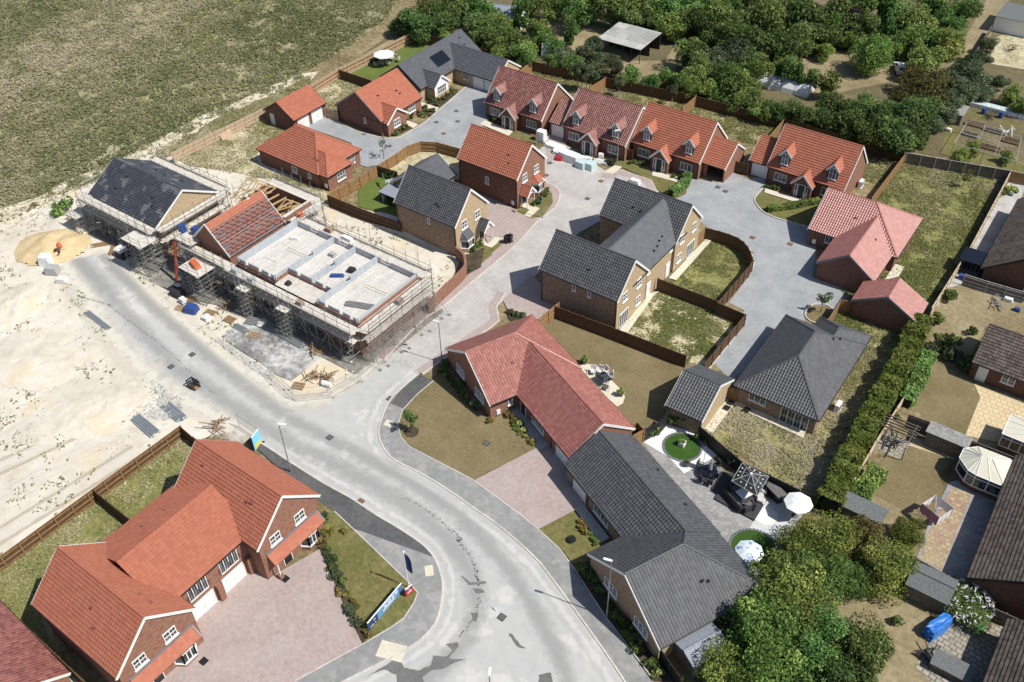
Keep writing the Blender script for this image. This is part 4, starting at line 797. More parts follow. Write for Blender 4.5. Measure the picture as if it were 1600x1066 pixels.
walls(th, b, [M['brick_pale'], M['brick_buff']], {'S': 1}); roof(th, b, M['t_slate'], FLAT, bargemat=M['pipe']); walls(th, b2, M['brick_pale'], name='wing_wall'); roof(th, b2, M['t_slate'], FLAT, ext=(1.2, 0), barge=(0, 1), vo=(0, .12))
walls(th, b3, [M['brick_pale'], M['white_paint']], {'E': 1}, 'bay_wall'); roof(th, b3, M['t_slate'], FLAT, ext=(1.8, 0), barge=(0, 1), vo=(0, .2))
mb = MB(); mb.box(b3.at('E', 0, .4, .03), (3.3, .1, .85), b3.face('E')[3]); th.part('bay_base', mb, M['brick_pale'])
window(th, b3, 'E', 0, 1.55, 2.1, 1.3, 4, 2, False); window(th, b2, 'F', -.6, 1.5, 1.1, 1.0, 2, 2)
for t in (1.95, 4.25): garage_door(th, b2, 'F', t, 1.95, 1.9)
door(th, b, 'F', 2.2, .85, 2.0, M['black'], 'front_door')
mb = MB(); dn = (b.v*-1+Vector((0, 0, -b.k))); 
q = [b.p(u, v, b.hr-abs(v)*b.k+.15) for u, v in ((-1.95, -1.25), (-1.95, -2.95), (1.3, -2.95), (1.3, -1.25))]
w_ = [p+Vector((0, 0, -.1)) for p in q]; mb.poly(q); [mb.poly([q[(i+1) % 4], q[i], w_[i], w_[(i+1) % 4]]) for i in range(4)]
M['solar'] = plain('solar glass', (.008, .010, .016), .12, var=.1, spec=.6); pv = th.part('solar_panel', mb, M['solar'])
mb = MB()
for i in range(1, 3): t = i/3; mb.beam(q[0].lerp(q[3], t)+Vector((0, 0, .012)), q[1].lerp(q[2], t)+Vector((0, 0, .012)), .03, .02)
mb.beam(q[0].lerp(q[1], .5)+Vector((0, 0, .012)), q[3].lerp(q[2], .5)+Vector((0, 0, .012)), .03, .02); th.part('panel_frame', mb, M['pipe'], parent=pv)
vents(th, b, 0, [(6.2, 1.0), (6.0, 2.1)])

# right hand bungalows
th = Thing('bungalow', 'L-shaped bungalow with pale rust pantile roof beside the large right hand lawn', 'bungalow', -22.0, 101)
b = Block(-22.95, 103.9, R(1), 10.56, 9.3, 2.5, 5.65, (0, 1)); b2 = Block(-21.35, 96.3, R(91), 6.4, 6.35, 2.52, 4.75)
walls(th, b, M['brick_dark']); roof(th, b, M['t_pale'], PANT); walls(th, b2, M['brick_dark'], name='wing_wall'); roof(th, b2, M['t_pale'], PANT, ext=(0, 3.2), barge=(1, 0), vo=(.12, 0), bargemat=M['lead'])
window(th, b, 'F', -2.7, 1.6, .9, .95, 2, 1); wall_box(th, b, 'F', -4.4, .7); vents(th, b, 0, [(-.8, 2.3)]); vents(th, b2, 0, [(2.5, 1.2)])
th = Thing('garage', 'small brick garage with faded rust tiles against the right boundary fence', 'garage', -15.2, 90.75); b = Block(-15.23, 90.75, R(91.5), 3.8, 6.7, 2.35, 4.2)
walls(th, b, M['brick_dark']); roof(th, b, M['t_pale'], PANT, bargemat=M['lead'])
th = Thing('bungalow', 'dark grey hipped roof bungalow with french windows beside the tall green hedge', 'bungalow', -19.1, 75.3)
b = Block(-19.08, 75.28, R(91), 12.86, 8.4, 2.5, 5.3, (1, 1)); b2 = Block(-17.62, 81.3, R(90.5), 4.3, 5.1, 2.48, 4.2, (0, 1))
walls(th, b, M['brick_buff']); roof(th, b, M['t_grey'], PANT); walls(th, b2, M['brick_buff'], name='wing_wall'); roof(th, b2, M['t_grey'], PANT, ext=(1.5, 0), barge=(0, 0), vo=(0, 0))
window(th, b, 'S', -1.9, 1.6, 1.8, .85, 3, 1); window(th, b, 'S', 2.1, 1.02, 2.9, 1.95, 4, 1, False, name='french_door'); vents(th, b, 0, [(4.2, 2.2), (3.4, 1.7)])
th = Thing('garage', 'small dark grey roofed garage with climbing plants beside the white gravel garden', 'garage', -25.82, 65.75); b = Block(-25.82, 65.75, R(1), 3.85, 6.7, 2.4, 4.3)
walls(th, b, [M['brick_buff'], M['brick_pale']], {'E': 1}); roof(th, b, M['t_grey'], PANT)
th = Thing('bungalow', 'L-shaped rust red pantile bungalow behind the dry corner lawn', 'bungalow', -40, 58, R(-24.4))
b = Block(-44.42, 59.01, R(65.6), 10.4, 9.5, 2.45, 5.63, (0, 1)); b2 = Block(-36.4, 57.02, R(-24.4), 13.4, 7.0, 2.48, 4.95)
walls(th, b, M['brick_red']); roof(th, b, M['t_rust'], PANT); walls(th, b2, M['brick_red'], name='wing_wall'); roof(th, b2, M['t_rust'], PANT, barge=(0, 1), vo=(0, .1))
window(th, b, 'S', -1.7, 1.65, 1.7, 1.1, 3, 2); window(th, b, 'S', 2.5, 1.65, 1.75, 1.1, 3, 2); window(th, b, 'F', -2.9, 1.5, .5, .95, 1, 1); wall_box(th, b, 'F', -4.3, .7)
window(th, b2, 'F', .7, 1.3, 2.2, 1.1, 4, 1); garage_door(th, b2, 'F', 5.2); door(th, b2, 'F', -2.2, .9, 2.0, M['navy_clad'], 'front_door'); vents(th, b, 0, [(-1.2, 2.4)])
soffit_wall_pipe(th, b2, [('F', 3.2)])
th = Thing('bungalow', 'L-shaped dark grey pantile bungalow between the lower road and the paved party garden', 'bungalow', -21, 48, R(-24.6))
b = Block(-17.48, 45.33, R(65.2), 10.57, 9.85, 2.5, 5.85, (0, 1)); b2 = Block(-23.95, 50.42, R(-25.0), 13.4, 7.05, 2.48, 4.86)
walls(th, b, [M['brick_buff'], M['brick_pale']], {'F': 1}); roof(th, b, M['t_grey'], PANT, bargemat=M['white_paint']); walls(th, b2, M['brick_buff'], name='wing_wall'); roof(th, b2, M['t_grey'], PANT, barge=(0, 0), vo=(.1, 0))
window(th, b, 'S', -1.75, 1.75, 1.8, 1.1, 3, 2); window(th, b, 'S', 2.6, 1.75, 1.8, 1.1, 3, 2); garage_door(th, b2, 'F', -4.4); window(th, b2, 'F', -.75, 1.3, 2.3, 1.1, 4, 1); vents(th, b, 0, [(.4, 2.7), (.9, 2.9)]); vents(th, b2, 1, [(3.2, 2.6), (-1.5, 3.0)])
soffit_wall_pipe(th, b2, [('F', -5.6), ('F', -3.0)])

# bottom left pair with garages between
th = Thing('semi_detached_houses', 'large orange roofed pair with two gables and garages between, facing the pink forecourt', 'house', -51.8, 22.2)
b1 = Block(-51.76, 29.19, R(-.5), 10.68, 6.8, 4.95, 8.2); b2 = Block(-51.78, 15.17, R(-.5), 10.74, 6.9, 4.9, 8.13); b3 = Block(-52.97, 22.2, R(90), 7.2, 9.1, 4.75, 7.05)
for b in (b1, b2): walls(th, b, M['brick_red']); roof(th, b, M['t_red'], ROMAN, ov=.25, vo=(.1, .16))
walls(th, b3, M['brick_red'], name='link_wall'); roof(th, b3, M['t_red'], ROMAN, ext=(1.3, 1.3), barge=(0, 0), vo=(0, 0))
for b in (b1, b2):
    for u in (-1.65, 1.2): window(th, b, 'E', u, 4.15, 1.15, 1.1, 2, 2)
    # canopy over door and bay
    y0, y1, zt, zb, pr = -2.9, 3.0, 3.15, 2.45, 1.0
    c = MB(); e = [b.at('E', y0, zb, pr), b.at('E', y1, zb, pr), b.at('E', y1, zt, 0), b.at('E', y0, zt, 0)]; lo = [p-Vector((0, 0, .1)) for p in e]
    c.poly(e); c.poly(lo[::-1]); [c.poly([e[i], lo[i], lo[(i+1) % 4], e[(i+1) % 4]]) for i in range(4)]
    cp = th.part('canopy', c, M['t_red']); l = MB(); l.beam(b.at('E', y0, zt+.03, .05), b.at('E', y1, zt+.03, .05), .16, .12); l.beam(b.at('E', y1, zb, pr), b.at('E', y1, zt, .05), .1, .08); th.part('lead_flashing', l, M['lead'], parent=cp)
    bay(th, b, 'E', 1.65, 2.1, .7, .55, 2.3, 2.44, M['t_red'], 'brick_red')
    door(th, b, 'E', -1.0, .85, 1.95, M['black'], 'front_door', glazed=True)
    pp = MB(); p = b.at('E', -2.6, 0, .8); pp.box(p+Vector((0, 0, .35)), (.38, .38, .7), b.yaw); th.part('pier', pp, M['brick_red']); pp = MB(); pp.tube(p+Vector((0, 0, .7)), p+Vector((0, 0, 2.4)), .07, n=8); th.part('porch_post', pp, M['white_paint'])
for t in (-1.65, 1.65):
    garage_door(th, b3, 'F', t, 2.2, 1.95); window(th, b3, 'F', t, 3.55, 1.9, 1.9, 4, 1, False, name='french_window')
    rl = MB()
    for zz in (3.0, 3.25, 3.5): rl.tube(b3.at('F', t-1.1, zz, .12), b3.at('F', t+1.1, zz, .12), .018, n=5)
    for k in (-1.1, 0, 1.1): rl.tube(b3.at('F', t+k, 2.9, .12), b3.at('F', t+k, 3.5, .12), .018, n=5)
    th.part('balcony_rail', rl, M['pipe'])
for t in (-3.3, 0, 3.3):
    pp = MB(); pp.box(b3.at('F', t, 1.1, .22), (.5, .45, 2.2), b3.face('F')[3]); th.part('pier', pp, M['brick_red'])
vents(th, b1, 0, [(-3.5, 1.1), (2.5, 1.5), (3.0, 1.4)]); vents(th, b2, 0, [(.5, 1.5), (1.5, 2.3)]); vents(th, b2, 1, [(2.6, 1.3), (3.9, 1.4)]); vents(th, b3, 1, [(-1, 2.2), (1.2, 2.0)])
th = Thing('bungalow', 'mottled dark red roof of the house at the lower left corner', 'bungalow', -58, 5.5); b = Block(-58.0, 5.6, R(-3), 12.5, 9.0, 2.45, 5.6)
walls(th, b, M['brick_red']); roof(th, b, M['t_mix'], PANT)

# neighbours' older houses on the right
def old_house(label, x, y, yaw, L, W, he, hr, hip=(0, 0)):
    th = Thing('brick_house', label, 'house', x, y); b = Block(x, y, yaw, L, W, he, hr, hip); walls(th, b, M['brick_old']); roof(th, b, M['t_brown'], ROMAN, ov=.35, bargemat=M['pipe']); return th, b
th, b = old_house('old brown tiled brick house with six pane gable window behind the right boundary fence', -4.6, 111.5, R(91), 17.3, 7.8, 2.5, 5.4)
window(th, b, 'S', 1.55, 1.7, 1.7, 1.1, 3, 2); 
th, b = old_house('old brown tiled brick house with white garage door above the cream patio', 3.0, 89.3, 0, 15.5, 6.4, 2.5, 4.95)
door(th, b, 'F', -6.6, 1.0, 1.95, M['white_paint'], 'side_door', frame=False); window(th, b, 'F', -4.1, 1.5, 1.3, .95, 2, 2)
th, b = old_house('old brown tiled brick house behind the octagonal conservatory', 7.3, 66.8, R(91), 16, 9.2, 2.6, 5.6)
th, b = old_house('old brown tiled house at the lower right corner', 10.8, 50.4, R(90), 12, 8.4, 2.6, 5.4)
# ---------------------------------------------------------------- fences
_fc = {}
def fence(label, pts, m='fence', h=1.75, pm=None, side=1, rails=True, closed_boards=True, group=None, bay=1.83, name='fence', cat='fence', gravel=True):
    """close boarded fence along pts (its top line); rails show on the given side"""
    pts = [Vector((p.x, p.y, 0)) for p in pts]; th = Thing(name, label, cat, pts[0].x, pts[0].y, 0, 0, group); pm = pm or m; first = True
    for a, b in zip(pts, pts[1:]):
        d = b-a; n = max(1, int(round(d.length/bay))); L = d.length/n; y = math.atan2(d.y, d.x); k = (round(L, 2), m, side, h, pm)
        if k not in _fc:
            mb = MB(); nb = max(2, int(L/.145)); bw = L/nb; r_ = random.Random(int(L*1000))
            for i in range(nb): mb.box((bw*(i+.5), -side*(.006 if i % 2 else -.004), h/2+.06+r_.uniform(-.012, .012)), (bw*1.02, .022, h-.14))
            if gravel: mb.box((L/2, 0, .07), (L, .05, .15), m=1)
            if rails:
                for zz in (.35, h*.52, h-.22): mb.box((L/2, side*.045, zz), (L, .06, .10), m=1)
            mb.box((L/2, 0, h-.0), (L, .07, .045), m=1)
            pb = MB(); pb.box((0, side*.05, h/2+.03), (.11, .11, h+.06))
            _fc[k] = (mb.build('fence_panel', [M[m], M[pm]], mesh_only=True), pb.build('post', M[pm], mesh_only=True))
        for i in range(n):
            p = a+d*(i/n); th.put('fence_panel', _fc[k][0], p, y); th.put('post', _fc[k][1], p, y)
    th.put('post', _fc[k][1], pts[-1], y); return th
H = 1.75
def zt(x, y, s, pts, h=H): return ZP(x, y, s, pts, h)
fence('pale new timber fence between the field track and the rough ground', zt(0, 0, 2.667, [(715, 637), (1100, 450)]), 'fence_pale', pm='post_pale', side=-1)
fence('orange brown fence with pale posts along the field behind the garage and green lawn', GP([(480, 137), (529, 107), (643, 51)], H), 'fence_new', pm='post_pale', side=-1)
fence('dark brown fence across the end of the green lawn beside the grey roofed bungalow', GP([(529, 109), (583, 127)], H), 'fence', side=1)
fence('brown fence behind the large grey roofed bungalow at the wood edge', GP([(643, 51), (690, 60), (760, 78), (815, 96)], H), 'fence', side=1)
B4 = 'back garden fences along the wood'
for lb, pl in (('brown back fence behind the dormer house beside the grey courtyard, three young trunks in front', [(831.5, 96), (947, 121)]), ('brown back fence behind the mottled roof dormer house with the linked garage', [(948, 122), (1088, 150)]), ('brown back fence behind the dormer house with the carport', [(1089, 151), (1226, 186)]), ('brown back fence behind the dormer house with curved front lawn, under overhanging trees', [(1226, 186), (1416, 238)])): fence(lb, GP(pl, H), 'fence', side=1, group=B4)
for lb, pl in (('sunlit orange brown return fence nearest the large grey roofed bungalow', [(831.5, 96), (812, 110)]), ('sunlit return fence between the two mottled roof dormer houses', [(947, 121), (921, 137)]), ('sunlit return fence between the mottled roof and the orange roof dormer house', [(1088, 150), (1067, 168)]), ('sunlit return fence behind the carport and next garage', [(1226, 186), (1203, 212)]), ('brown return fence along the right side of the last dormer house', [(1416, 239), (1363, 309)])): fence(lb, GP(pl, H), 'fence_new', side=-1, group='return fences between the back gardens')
fence('grey brown fence with concrete posts at the top of the right hand lawn', GP([(1418, 239), (1580, 267)], H), 'fence_grey', pm='concrete', side=-1, rails=False)
fence('orange brown short fence beyond the right boundary corner', GP([(1580, 267), (1612, 274)], H), 'fence_new', pm='concrete', side=1)
fence('long weathered boundary fence down the right side of the large lawn', GP([(1580, 267), (1518, 383), (1456, 481)], 1.6), 'fence_grey', h=1.6, pm='post_pale', side=1)
fence('low dark post and rail fence above the vegetable plot', ZP(1450, 240, 4.44, [(260, 840), (420, 890), (680, 965)], 1.5), 'fence_grey', h=1.5, pm='concrete', side=-1)
Gz = (820, 240, 2.96)
fence('curved brown fence round the upper semi-detached garden', smooth_line(zt(*Gz, [(835, 345), (900, 360), (985, 390), (1030, 430), (1052, 480), (1040, 520), (892, 690)]), 2), 'fence', side=1, bay=1.6)
fence('brown dividing fence between the two semi-detached gardens', zt(*Gz, [(615, 578), (890, 682)]), 'fence', side=1)
fence('brown fence round the lower semi-detached garden by the grey courtyard', zt(*Gz, [(890, 690), (1021, 745), (830, 975)]), 'fence', side=1)
fence('long brown fence above the parched back lawn of the rust roofed bungalow', zt(*Gz, [(135, 705), (400, 803), (745, 935)]), 'fence', side=1)
fence('sunlit short fence at the parking bay corner', zt(*Gz, [(60, 768), (157, 690)]), 'fence_new', side=-1)
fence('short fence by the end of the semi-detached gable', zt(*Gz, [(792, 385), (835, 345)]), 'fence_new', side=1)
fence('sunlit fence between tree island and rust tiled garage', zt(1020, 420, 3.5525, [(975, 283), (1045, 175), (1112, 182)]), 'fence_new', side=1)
fence('gate between the grey garage and hipped bungalow', zt(1020, 420, 3.5525, [(412, 655), (472, 672)]), 'fence_new', side=-1, name='garden_gate', cat='gate')
fence('gate between the orange roofed garage and gabled bungalow', zt(380, 30, 3.5525, [(455, 492), (522, 510)]), 'fence_pale', side=-1, name='garden_gate', cat='gate')
fence('gate between the carport and the next garage', zt(1060, 160, 3.5525, [(312, 325), (388, 345)]), 'fence', side=-1, name='garden_gate', cat='gate')
fence('gate between two dormer houses', zt(740, 60, 3.5525, [(845, 612), (885, 622)]), 'fence', side=-1, name='garden_gate', cat='gate')
R1 = (900, 560, 6.6625)
fence('orange brown corner fence behind the gable of the rust roofed bungalow', zt(*R1, [(525, 715), (640, 665), (708, 742), (600, 800)]), 'fence_new', side=1)
fence('dark grey fence with wavy top beside the white gravel', zt(*R1, [(712, 742), (890, 652), (955, 578)]), 'fence_black', side=1, h=H)
fence('long black fence behind the party garden with ornaments', zt(860, 640, 2.5375, [(590, 65), (760, 208), (870, 262), (1010, 330), (1050, 345)]), 'fence_black', side=1)
fence('black fence at the low end of the grey bungalow beside the shed', zt(860, 640, 2.5375, [(440, 955), (520, 1070)]), 'fence_black', side=-1)
D5 = (560, 180, 3.5525)
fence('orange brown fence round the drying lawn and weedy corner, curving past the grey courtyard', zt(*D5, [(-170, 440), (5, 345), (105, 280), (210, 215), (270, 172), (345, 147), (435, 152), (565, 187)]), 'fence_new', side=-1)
fence('brown dividing fence between the drying lawn and weedy corner', zt(*D5, [(105, 282), (215, 315)]), 'fence', side=-1)
fence('brown fence between the drying lawn and building site', zt(*D5, [(-170, 445), (0, 515), (232, 598)]), 'fence', side=-1)
B2 = (0, 660, 2.6267)
fence('long brown railed fence between the chalk and the lower left gardens', zt(*B2, [(-60, 580), (0, 550), (735, 17)]), 'fence', pm='fence_new', side=-1)
fence('short dark fence at the top end of the lower left gardens', zt(*B2, [(738, 17), (790, 62), (835, 90)]), 'fence', side=1)
fence('dark dividing fence between the two lower left gardens', zt(*B2, [(380, 277), (545, 410)]), 'fence', side=1)
fence('dark fence beside the mottled roof at the lower left corner', zt(*B2, [(-20, 715), (140, 870), (340, 1062)]), 'fence', side=1)
fence('thin weathered rail fence along the right side of the long hedge', ZP(1280, 480, 3.331, [(440, 470), (300, 690), (100, 1040)], 1.2), 'fence_grey', h=1.2, pm='post_pale', side=1, gravel=False)
fence('dark panel fence between the pergola and the conservatory', ZP(1280, 480, 3.331, [(470, 560), (580, 600), (780, 690), (1010, 780)], 1.7), 'fence_grey', h=1.7, side=-1)
fence('grey fence across the lower end of the pink and sand patio', ZP(1200, 760, 3.4825, [(750, 360), (985, 490)], 1.6), 'fence_grey', h=1.6, side=1)
fence('dark brick coloured fence below the lower old house gable', ZP(1200, 760, 3.4825, [(1200, 650), (1400, 740)], 1.5), 'fence_grey', h=1.5, side=1)
fence('garden fence beside the straw track at the top right', GP([(1550, 40), (1510, 105), (1480, 150)], 1.5), 'fence_grey', h=1.5, side=1)
# curved brick garden wall
w = smooth_line(zt(*D5, [(540, 732), (578, 762), (592, 800), (582, 848), (470, 955), (385, 1040)]), 5); mb = MB(); ribbon(mb, w, .24, 0, 1.7); th = Thing('brick_wall', 'curved red brick garden wall sweeping from the tall buff house towards the scaffold', 'wall', w[0].x, w[0].y); th.part('wall', mb, M['brick_red']); mb = MB(); ribbon(mb, w, .30, 1.7, 1.78); th.part('coping', mb, M['brick_red'])

# ---------------------------------------------------------------- building site
def scaffold(label, runs, lifts=(1.55, 3.1, 4.55), wdt=1.25, seed=1, step=1.75, extra=(), rails=True):
    """tube scaffold: runs are (inner start, inner end, outward normal); every upright, deck and run of tubes is a part"""
    th = Thing('scaffold', label, 'scaffolding', runs[0][0][0], runs[0][0][1]); r_ = random.Random(seed); nu = 0
    for a, b, n in runs:
        a, b, n = Vector((*a, 0)), Vector((*b, 0)), Vector((*n, 0)); d = b-a; k = max(2, int(round(d.length/step))); top = lifts[-1]
        for i in range(k+1):
            p = a+d*(i/k)
            for off, ht in ((.15, top+.3), (wdt+.1, top+1.35+r_.uniform(-.1, .9))):
                q = p+n*off; mb = MB(); mb.tube(q, q+Vector((r_.uniform(-.03, .03), r_.uniform(-.03, .03), ht)), .033, n=5); mb.box(q+Vector((0, 0, .03)), (.2, .2, .05)); th.part('upright_pole', mb, M['steel']); nu += 1
        mb = MB()
        for z in lifts:
            for off in (.15, wdt+.1): mb.tube(a+n*off+Vector((0, 0, z-.12))-d.normalized()*.4, b+n*off+Vector((0, 0, z-.12))+d.normalized()*.4, .03, n=5)
            for i in range(2*k+1):
                p = a+d*(i/(2*k)); mb.tube(p+n*-.05+Vector((0, 0, z-.06)), p+n*(wdt+.35)+Vector((0, 0, z-.06)), .03, n=5)
        th.part('ledger_poles', mb, M['steel'])
        mb = MB()
        for i in range(k):
            p, q = a+d*(i/k)+n*(wdt+.12), a+d*((i+1)/k)+n*(wdt+.12)
            if i % 2: p, q = q, p
            mb.tube(p+Vector((0, 0, .2)), q+Vector((0, 0, lifts[1])), .03, n=5)
            if r_.random() < .5: mb.tube(q+Vector((0, 0, lifts[0])), p+Vector((0, 0, top)), .03, n=5)
        for i in range(k+1):
            if i % 2 == 0: p = a+d*(i/k); mb.tube(p+n*.1+Vector((0, 0, lifts[1])), p+n*(wdt+.1)+Vector((0, 0, top)), .03, n=5)
        th.part('brace_poles', mb, M['steel'])
        if rails:
            for z in (.45, 1.0): mb = MB(); mb.tube(a+n*(wdt+.06)+Vector((0, 0, top+z)), b+n*(wdt+.06)+Vector((0, 0, top+z)), .03, n=5); th.part('guard_rail', mb, M['steel'])
            mb = MB(); mb.beam(a+n*(wdt+.03)+Vector((0, 0, top+.13)), b+n*(wdt+.03)+Vector((0, 0, top+.13)), .04, .2); th.part('toe_board', mb, M['deck'])
        if n.x > .5 and extra:
            for i in range(k+1):
                p = a+d*(i/k)
                if i % 2 == 0:
                    for f_ in (0, 1): mb = MB(); mb.tube(p+n*(wdt+.1)+Vector((0, 0, lifts[1])), p+n*(wdt+1.5+.3*f_)+d.normalized()*(f_-.5)+Vector((0, 0, .15)), .03, n=5); mb.box(p+n*(wdt+1.5+.3*f_)+d.normalized()*(f_-.5)+Vector((0, 0, .17)), (.35, .3, .06)); th.part('raker_prop', mb, M['steel'])
            for z in extra: mb = MB(); mb.tube(a+n*(wdt+.12)+Vector((0, 0, z))-d.normalized()*.7, b+n*(wdt+.12)+Vector((0, 0, z))+d.normalized()*.7, .03, n=5); th.part('rail_pole', mb, M['steel'])
        for i in range(k):
            if r_.random() < .7: p = a+d*((i+r_.random())/k); mb = MB(); z = r_.uniform(.6, 3.8); mb.tube(p+n*r_.uniform(0, .4)+Vector((0, 0, z)), p+d.normalized()*r_.uniform(-1, 1)+n*(wdt+r_.uniform(.2, .9))+Vector((0, 0, z+r_.uniform(-.5, .5))), .028, n=5); th.part('loose_pole', mb, M['steel'])
        for z in lifts[1:]:
            mb = MB(); nb = 5
            for j in range(nb):
                o = wdt*(j+.5)/nb; e = r_.uniform(0, .5)
                mb.beam(a+n*o-d.normalized()*e+Vector((0, 0, z)), b+n*o+d.normalized()*r_.uniform(0, .4)+Vector((0, 0, z+r_.uniform(0, .015))), wdt/nb*.94, .045)
            th.part('boarded_deck', mb, M['deck'])
    return th
def loading_bay(label, x, y, wx, wy, z, seed=2):
    """square loading tower of close set tubes"""
    th = Thing('loading_bay', label, 'scaffolding', x, y); r_ = random.Random(seed)
    for i in range(3):
        for j in range(3):
            p = Vector((x-wx/2+wx*i/2, y-wy/2+wy*j/2, 0)); mb = MB(); mb.tube(p, p+Vector((0, 0, z+(1.2 if (i, j) != (1, 1) else -.1))), .035, n=5); th.part('upright_pole', mb, M['steel'])
    mb = MB(); zz = .5
    while zz < z:
        for j in range(3):
            mb.tube((x-wx/2-.4, y-wy/2+wy*j/2, zz), (x+wx/2+.4, y-wy/2+wy*j/2, zz), .032, n=5); mb.tube((x-wx/2+wx*j/2, y-wy/2-.4, zz+.07), (x-wx/2+wx*j/2, y+wy/2+.4, zz+.07), .032, n=5)
        zz += .62
    th.part('ledger_poles', mb, M['steel'])
    mb = MB()
    for s in (-1, 1): mb.tube((x-wx/2, y+s*wy/2, .1), (x+wx/2, y+s*wy/2, z), .03, n=5); mb.tube((x+s*wx/2, y-wy/2, .1), (x+s*wx/2, y+wy/2, z), .03, n=5)
    th.part('brace_poles', mb, M['steel'])
    mb = MB(); nb = 9
    for j in range(nb): mb.box((x-wx/2+wx*(j+.5)/nb, y, z+r_.uniform(0, .02)), (wx/nb*.95, wy+r_.uniform(0, .4), .05))
    th.part('boarded_deck', mb, M['deck'])
    for s in (-1, 1):
        for q in (.5, 1): mb = MB(); mb.tube((x-wx/2, y+s*wy/2, z+q), (x+wx/2, y+s*wy/2, z+q), .03, n=5); th.part('guard_rail', mb, M['steel'])
    return th
# nearly finished house
th = Thing('unfinished_house', 'new dark grey roofed buff brick house standing inside scaffold beside the field', 'house', -99.0, 56.2); b = Block(-99.04, 56.2, 0, 13.2, 9.3, 4.85, 7.55)
walls(th, b, [M['brick_buff'], M['brick_pale']], {'E': 1}); roof(th, b, M['t_dark'], FLAT, vo=(.1, .2), gutter=(0, 0)); vents(th, b, 0, [(-2.5, 1.3), (-3, 3), (3.4, 2.2), (4.2, 3.0)]); vents(th, b, 1, [(-3.5, 1.6), (-1.5, 2.2), (.5, 2.0), (3, 2.6)])
for t in (-4, -1, 2, 4.8): window(th, b, 'F', t, 1.4, 1.1, 1.2, 2, 1); window(th, b, 'F', t, 3.6, 1.1, 1.1, 2, 1)
scaffold('tube scaffold with white boarded decks round the new dark grey roofed house', [((-106.0, 51.2), (-92.1, 51.2), (0, -1)), ((-92.1, 51.3), (-92.1, 61.2), (1, 0)), ((-92.1, 61.2), (-106.0, 61.2), (0, 1)), ((-106.0, 61.2), (-106.0, 51.3), (-1, 0))], seed=3)
loading_bay('loading tower of dense tubes at the near corner of the dark grey roofed house', -92.6, 48.9, 3.9, 2.3, 4.3, 4); loading_bay('low loading bay at the far left end of the new grey roofed house', -106.6, 49.4, 2.2, 1.8, 2.4, 5)
# half tiled house
th = Thing('unfinished_house', 'half tiled red house under scaffold with stacks of tiles on its battens', 'house', -83.5, 56.7); b = Block(-83.5, 56.75, R(90), 8.6, 6.4, 4.85, 7.95)
walls(th, b, M['brick_red'])
M['felt'] = tile_mat('roof felt with battens', [(0, (.085, .062, .066)), (1, (.13, .095, .10))], .9, tw=.6, th=.32)
ov = .2; ez = b.he-ov*b.k; P = lambda u, v, z=0: b.p(u, -v, b.hr-v*b.k+z)
mb = MB(); hw = b.W/2+ov
for sg in (1, -1): mb.poly([b.p(-4.35*sg, -sg*hw, ez), b.p(4.35*sg, -sg*hw, ez), b.p(4.35*sg, 0, b.hr), b.p(-4.35*sg, 0, b.hr)]); mb.poly([b.p(4.35*sg, -sg*hw, ez-.08), b.p(-4.35*sg, -sg*hw, ez-.08), b.p(-4.35*sg, 0, b.hr-.08), b.p(4.35*sg, 0, b.hr-.08)])
ft = th.part('roof_felt', mb, M['felt'])
bt = MB()
for i in range(13): v = .25+i*.26; bt.beam(P(-4.35, v, .03), P(4.35, v, .03), .045, .04)
th.part('roof_battens', bt, plain('pale batten', (.42, .36, .36), .8), parent=ft)
q = .95/hw
slope_sheet('tiled_roof', P(-4.4, .7, .05), P(4.4, .7, .05), P(-4.4, 0, .05), P(4.4, 0, .05), FLAT, M['t_red'], th, th.o, .3)
mb = MB()
for e in (-4.4, 4.4):
    for sg in (-1, 1): mb.beam(b.p(e, sg*hw, ez-.05), b.p(e, 0, b.hr-.02), .06, .26)
th.part('bargeboard', mb, M['white_paint'])
tm = MB(); r_ = random.Random(4); n_t = 0; sl = math.atan(b.k)
for j, v in enumerate((.9, 1.22, 1.55, 1.88, 2.2, 2.52, 2.84, 3.12)):
    for i in range(11):
        u = -4.1+i*.78+(j % 2)*.38+r_.uniform(-.1, .1)
        if u > 4.1 or r_.random() < .08: continue
        ts = MB()
        for z in range(3): ts.beam(P(u-.23+z*.03, v+.03*z, .10+.05*z), P(u+.23+z*.03, v+.03*z, .10+.05*z), .32, .045)
        th.part('tile_stack', ts, M['t_red']); n_t += 1
# block shell
th = Thing('unfinished_house', 'roofless block walled shell of two houses with pale floor decks', 'house', -69, 56.8)
X0, X1, Y0, Y1, zf, zw = -78.6, -59.4, 52.2, 61.9, 4.45, 5.25
mb = MB(); outer = [(X0, Y0), (-72.3, Y0), (-72.3, 54.2), (-65.6, 54.2), (-65.6, 51.9), (X1, 51.9), (X1, Y1), (X0, Y1)]; mb.prism(outer, 0, zf-.12); mb.prism
th.part('wall', mb, M['brick_red'])
mb = MB(); mb.prism([(x*.9995, y) for x, y in outer], zf-.12, zf); th.part('floor_deck', mb, M['floorboards'])
mb = MB()
for i in range(9): mb.box((-68.95, 52.05+i*.25, 4.42), (6.5, .235, .05))
th.part('boarded_deck', mb, M['deck'])
def parapet(name, pts, w, z0, z1, m, off=0):
    mb = MB(); ribbon(mb, [Vector((*p, 0)) for p in pts], w, z0, z1, off=off); th.part(name, mb, M[m])
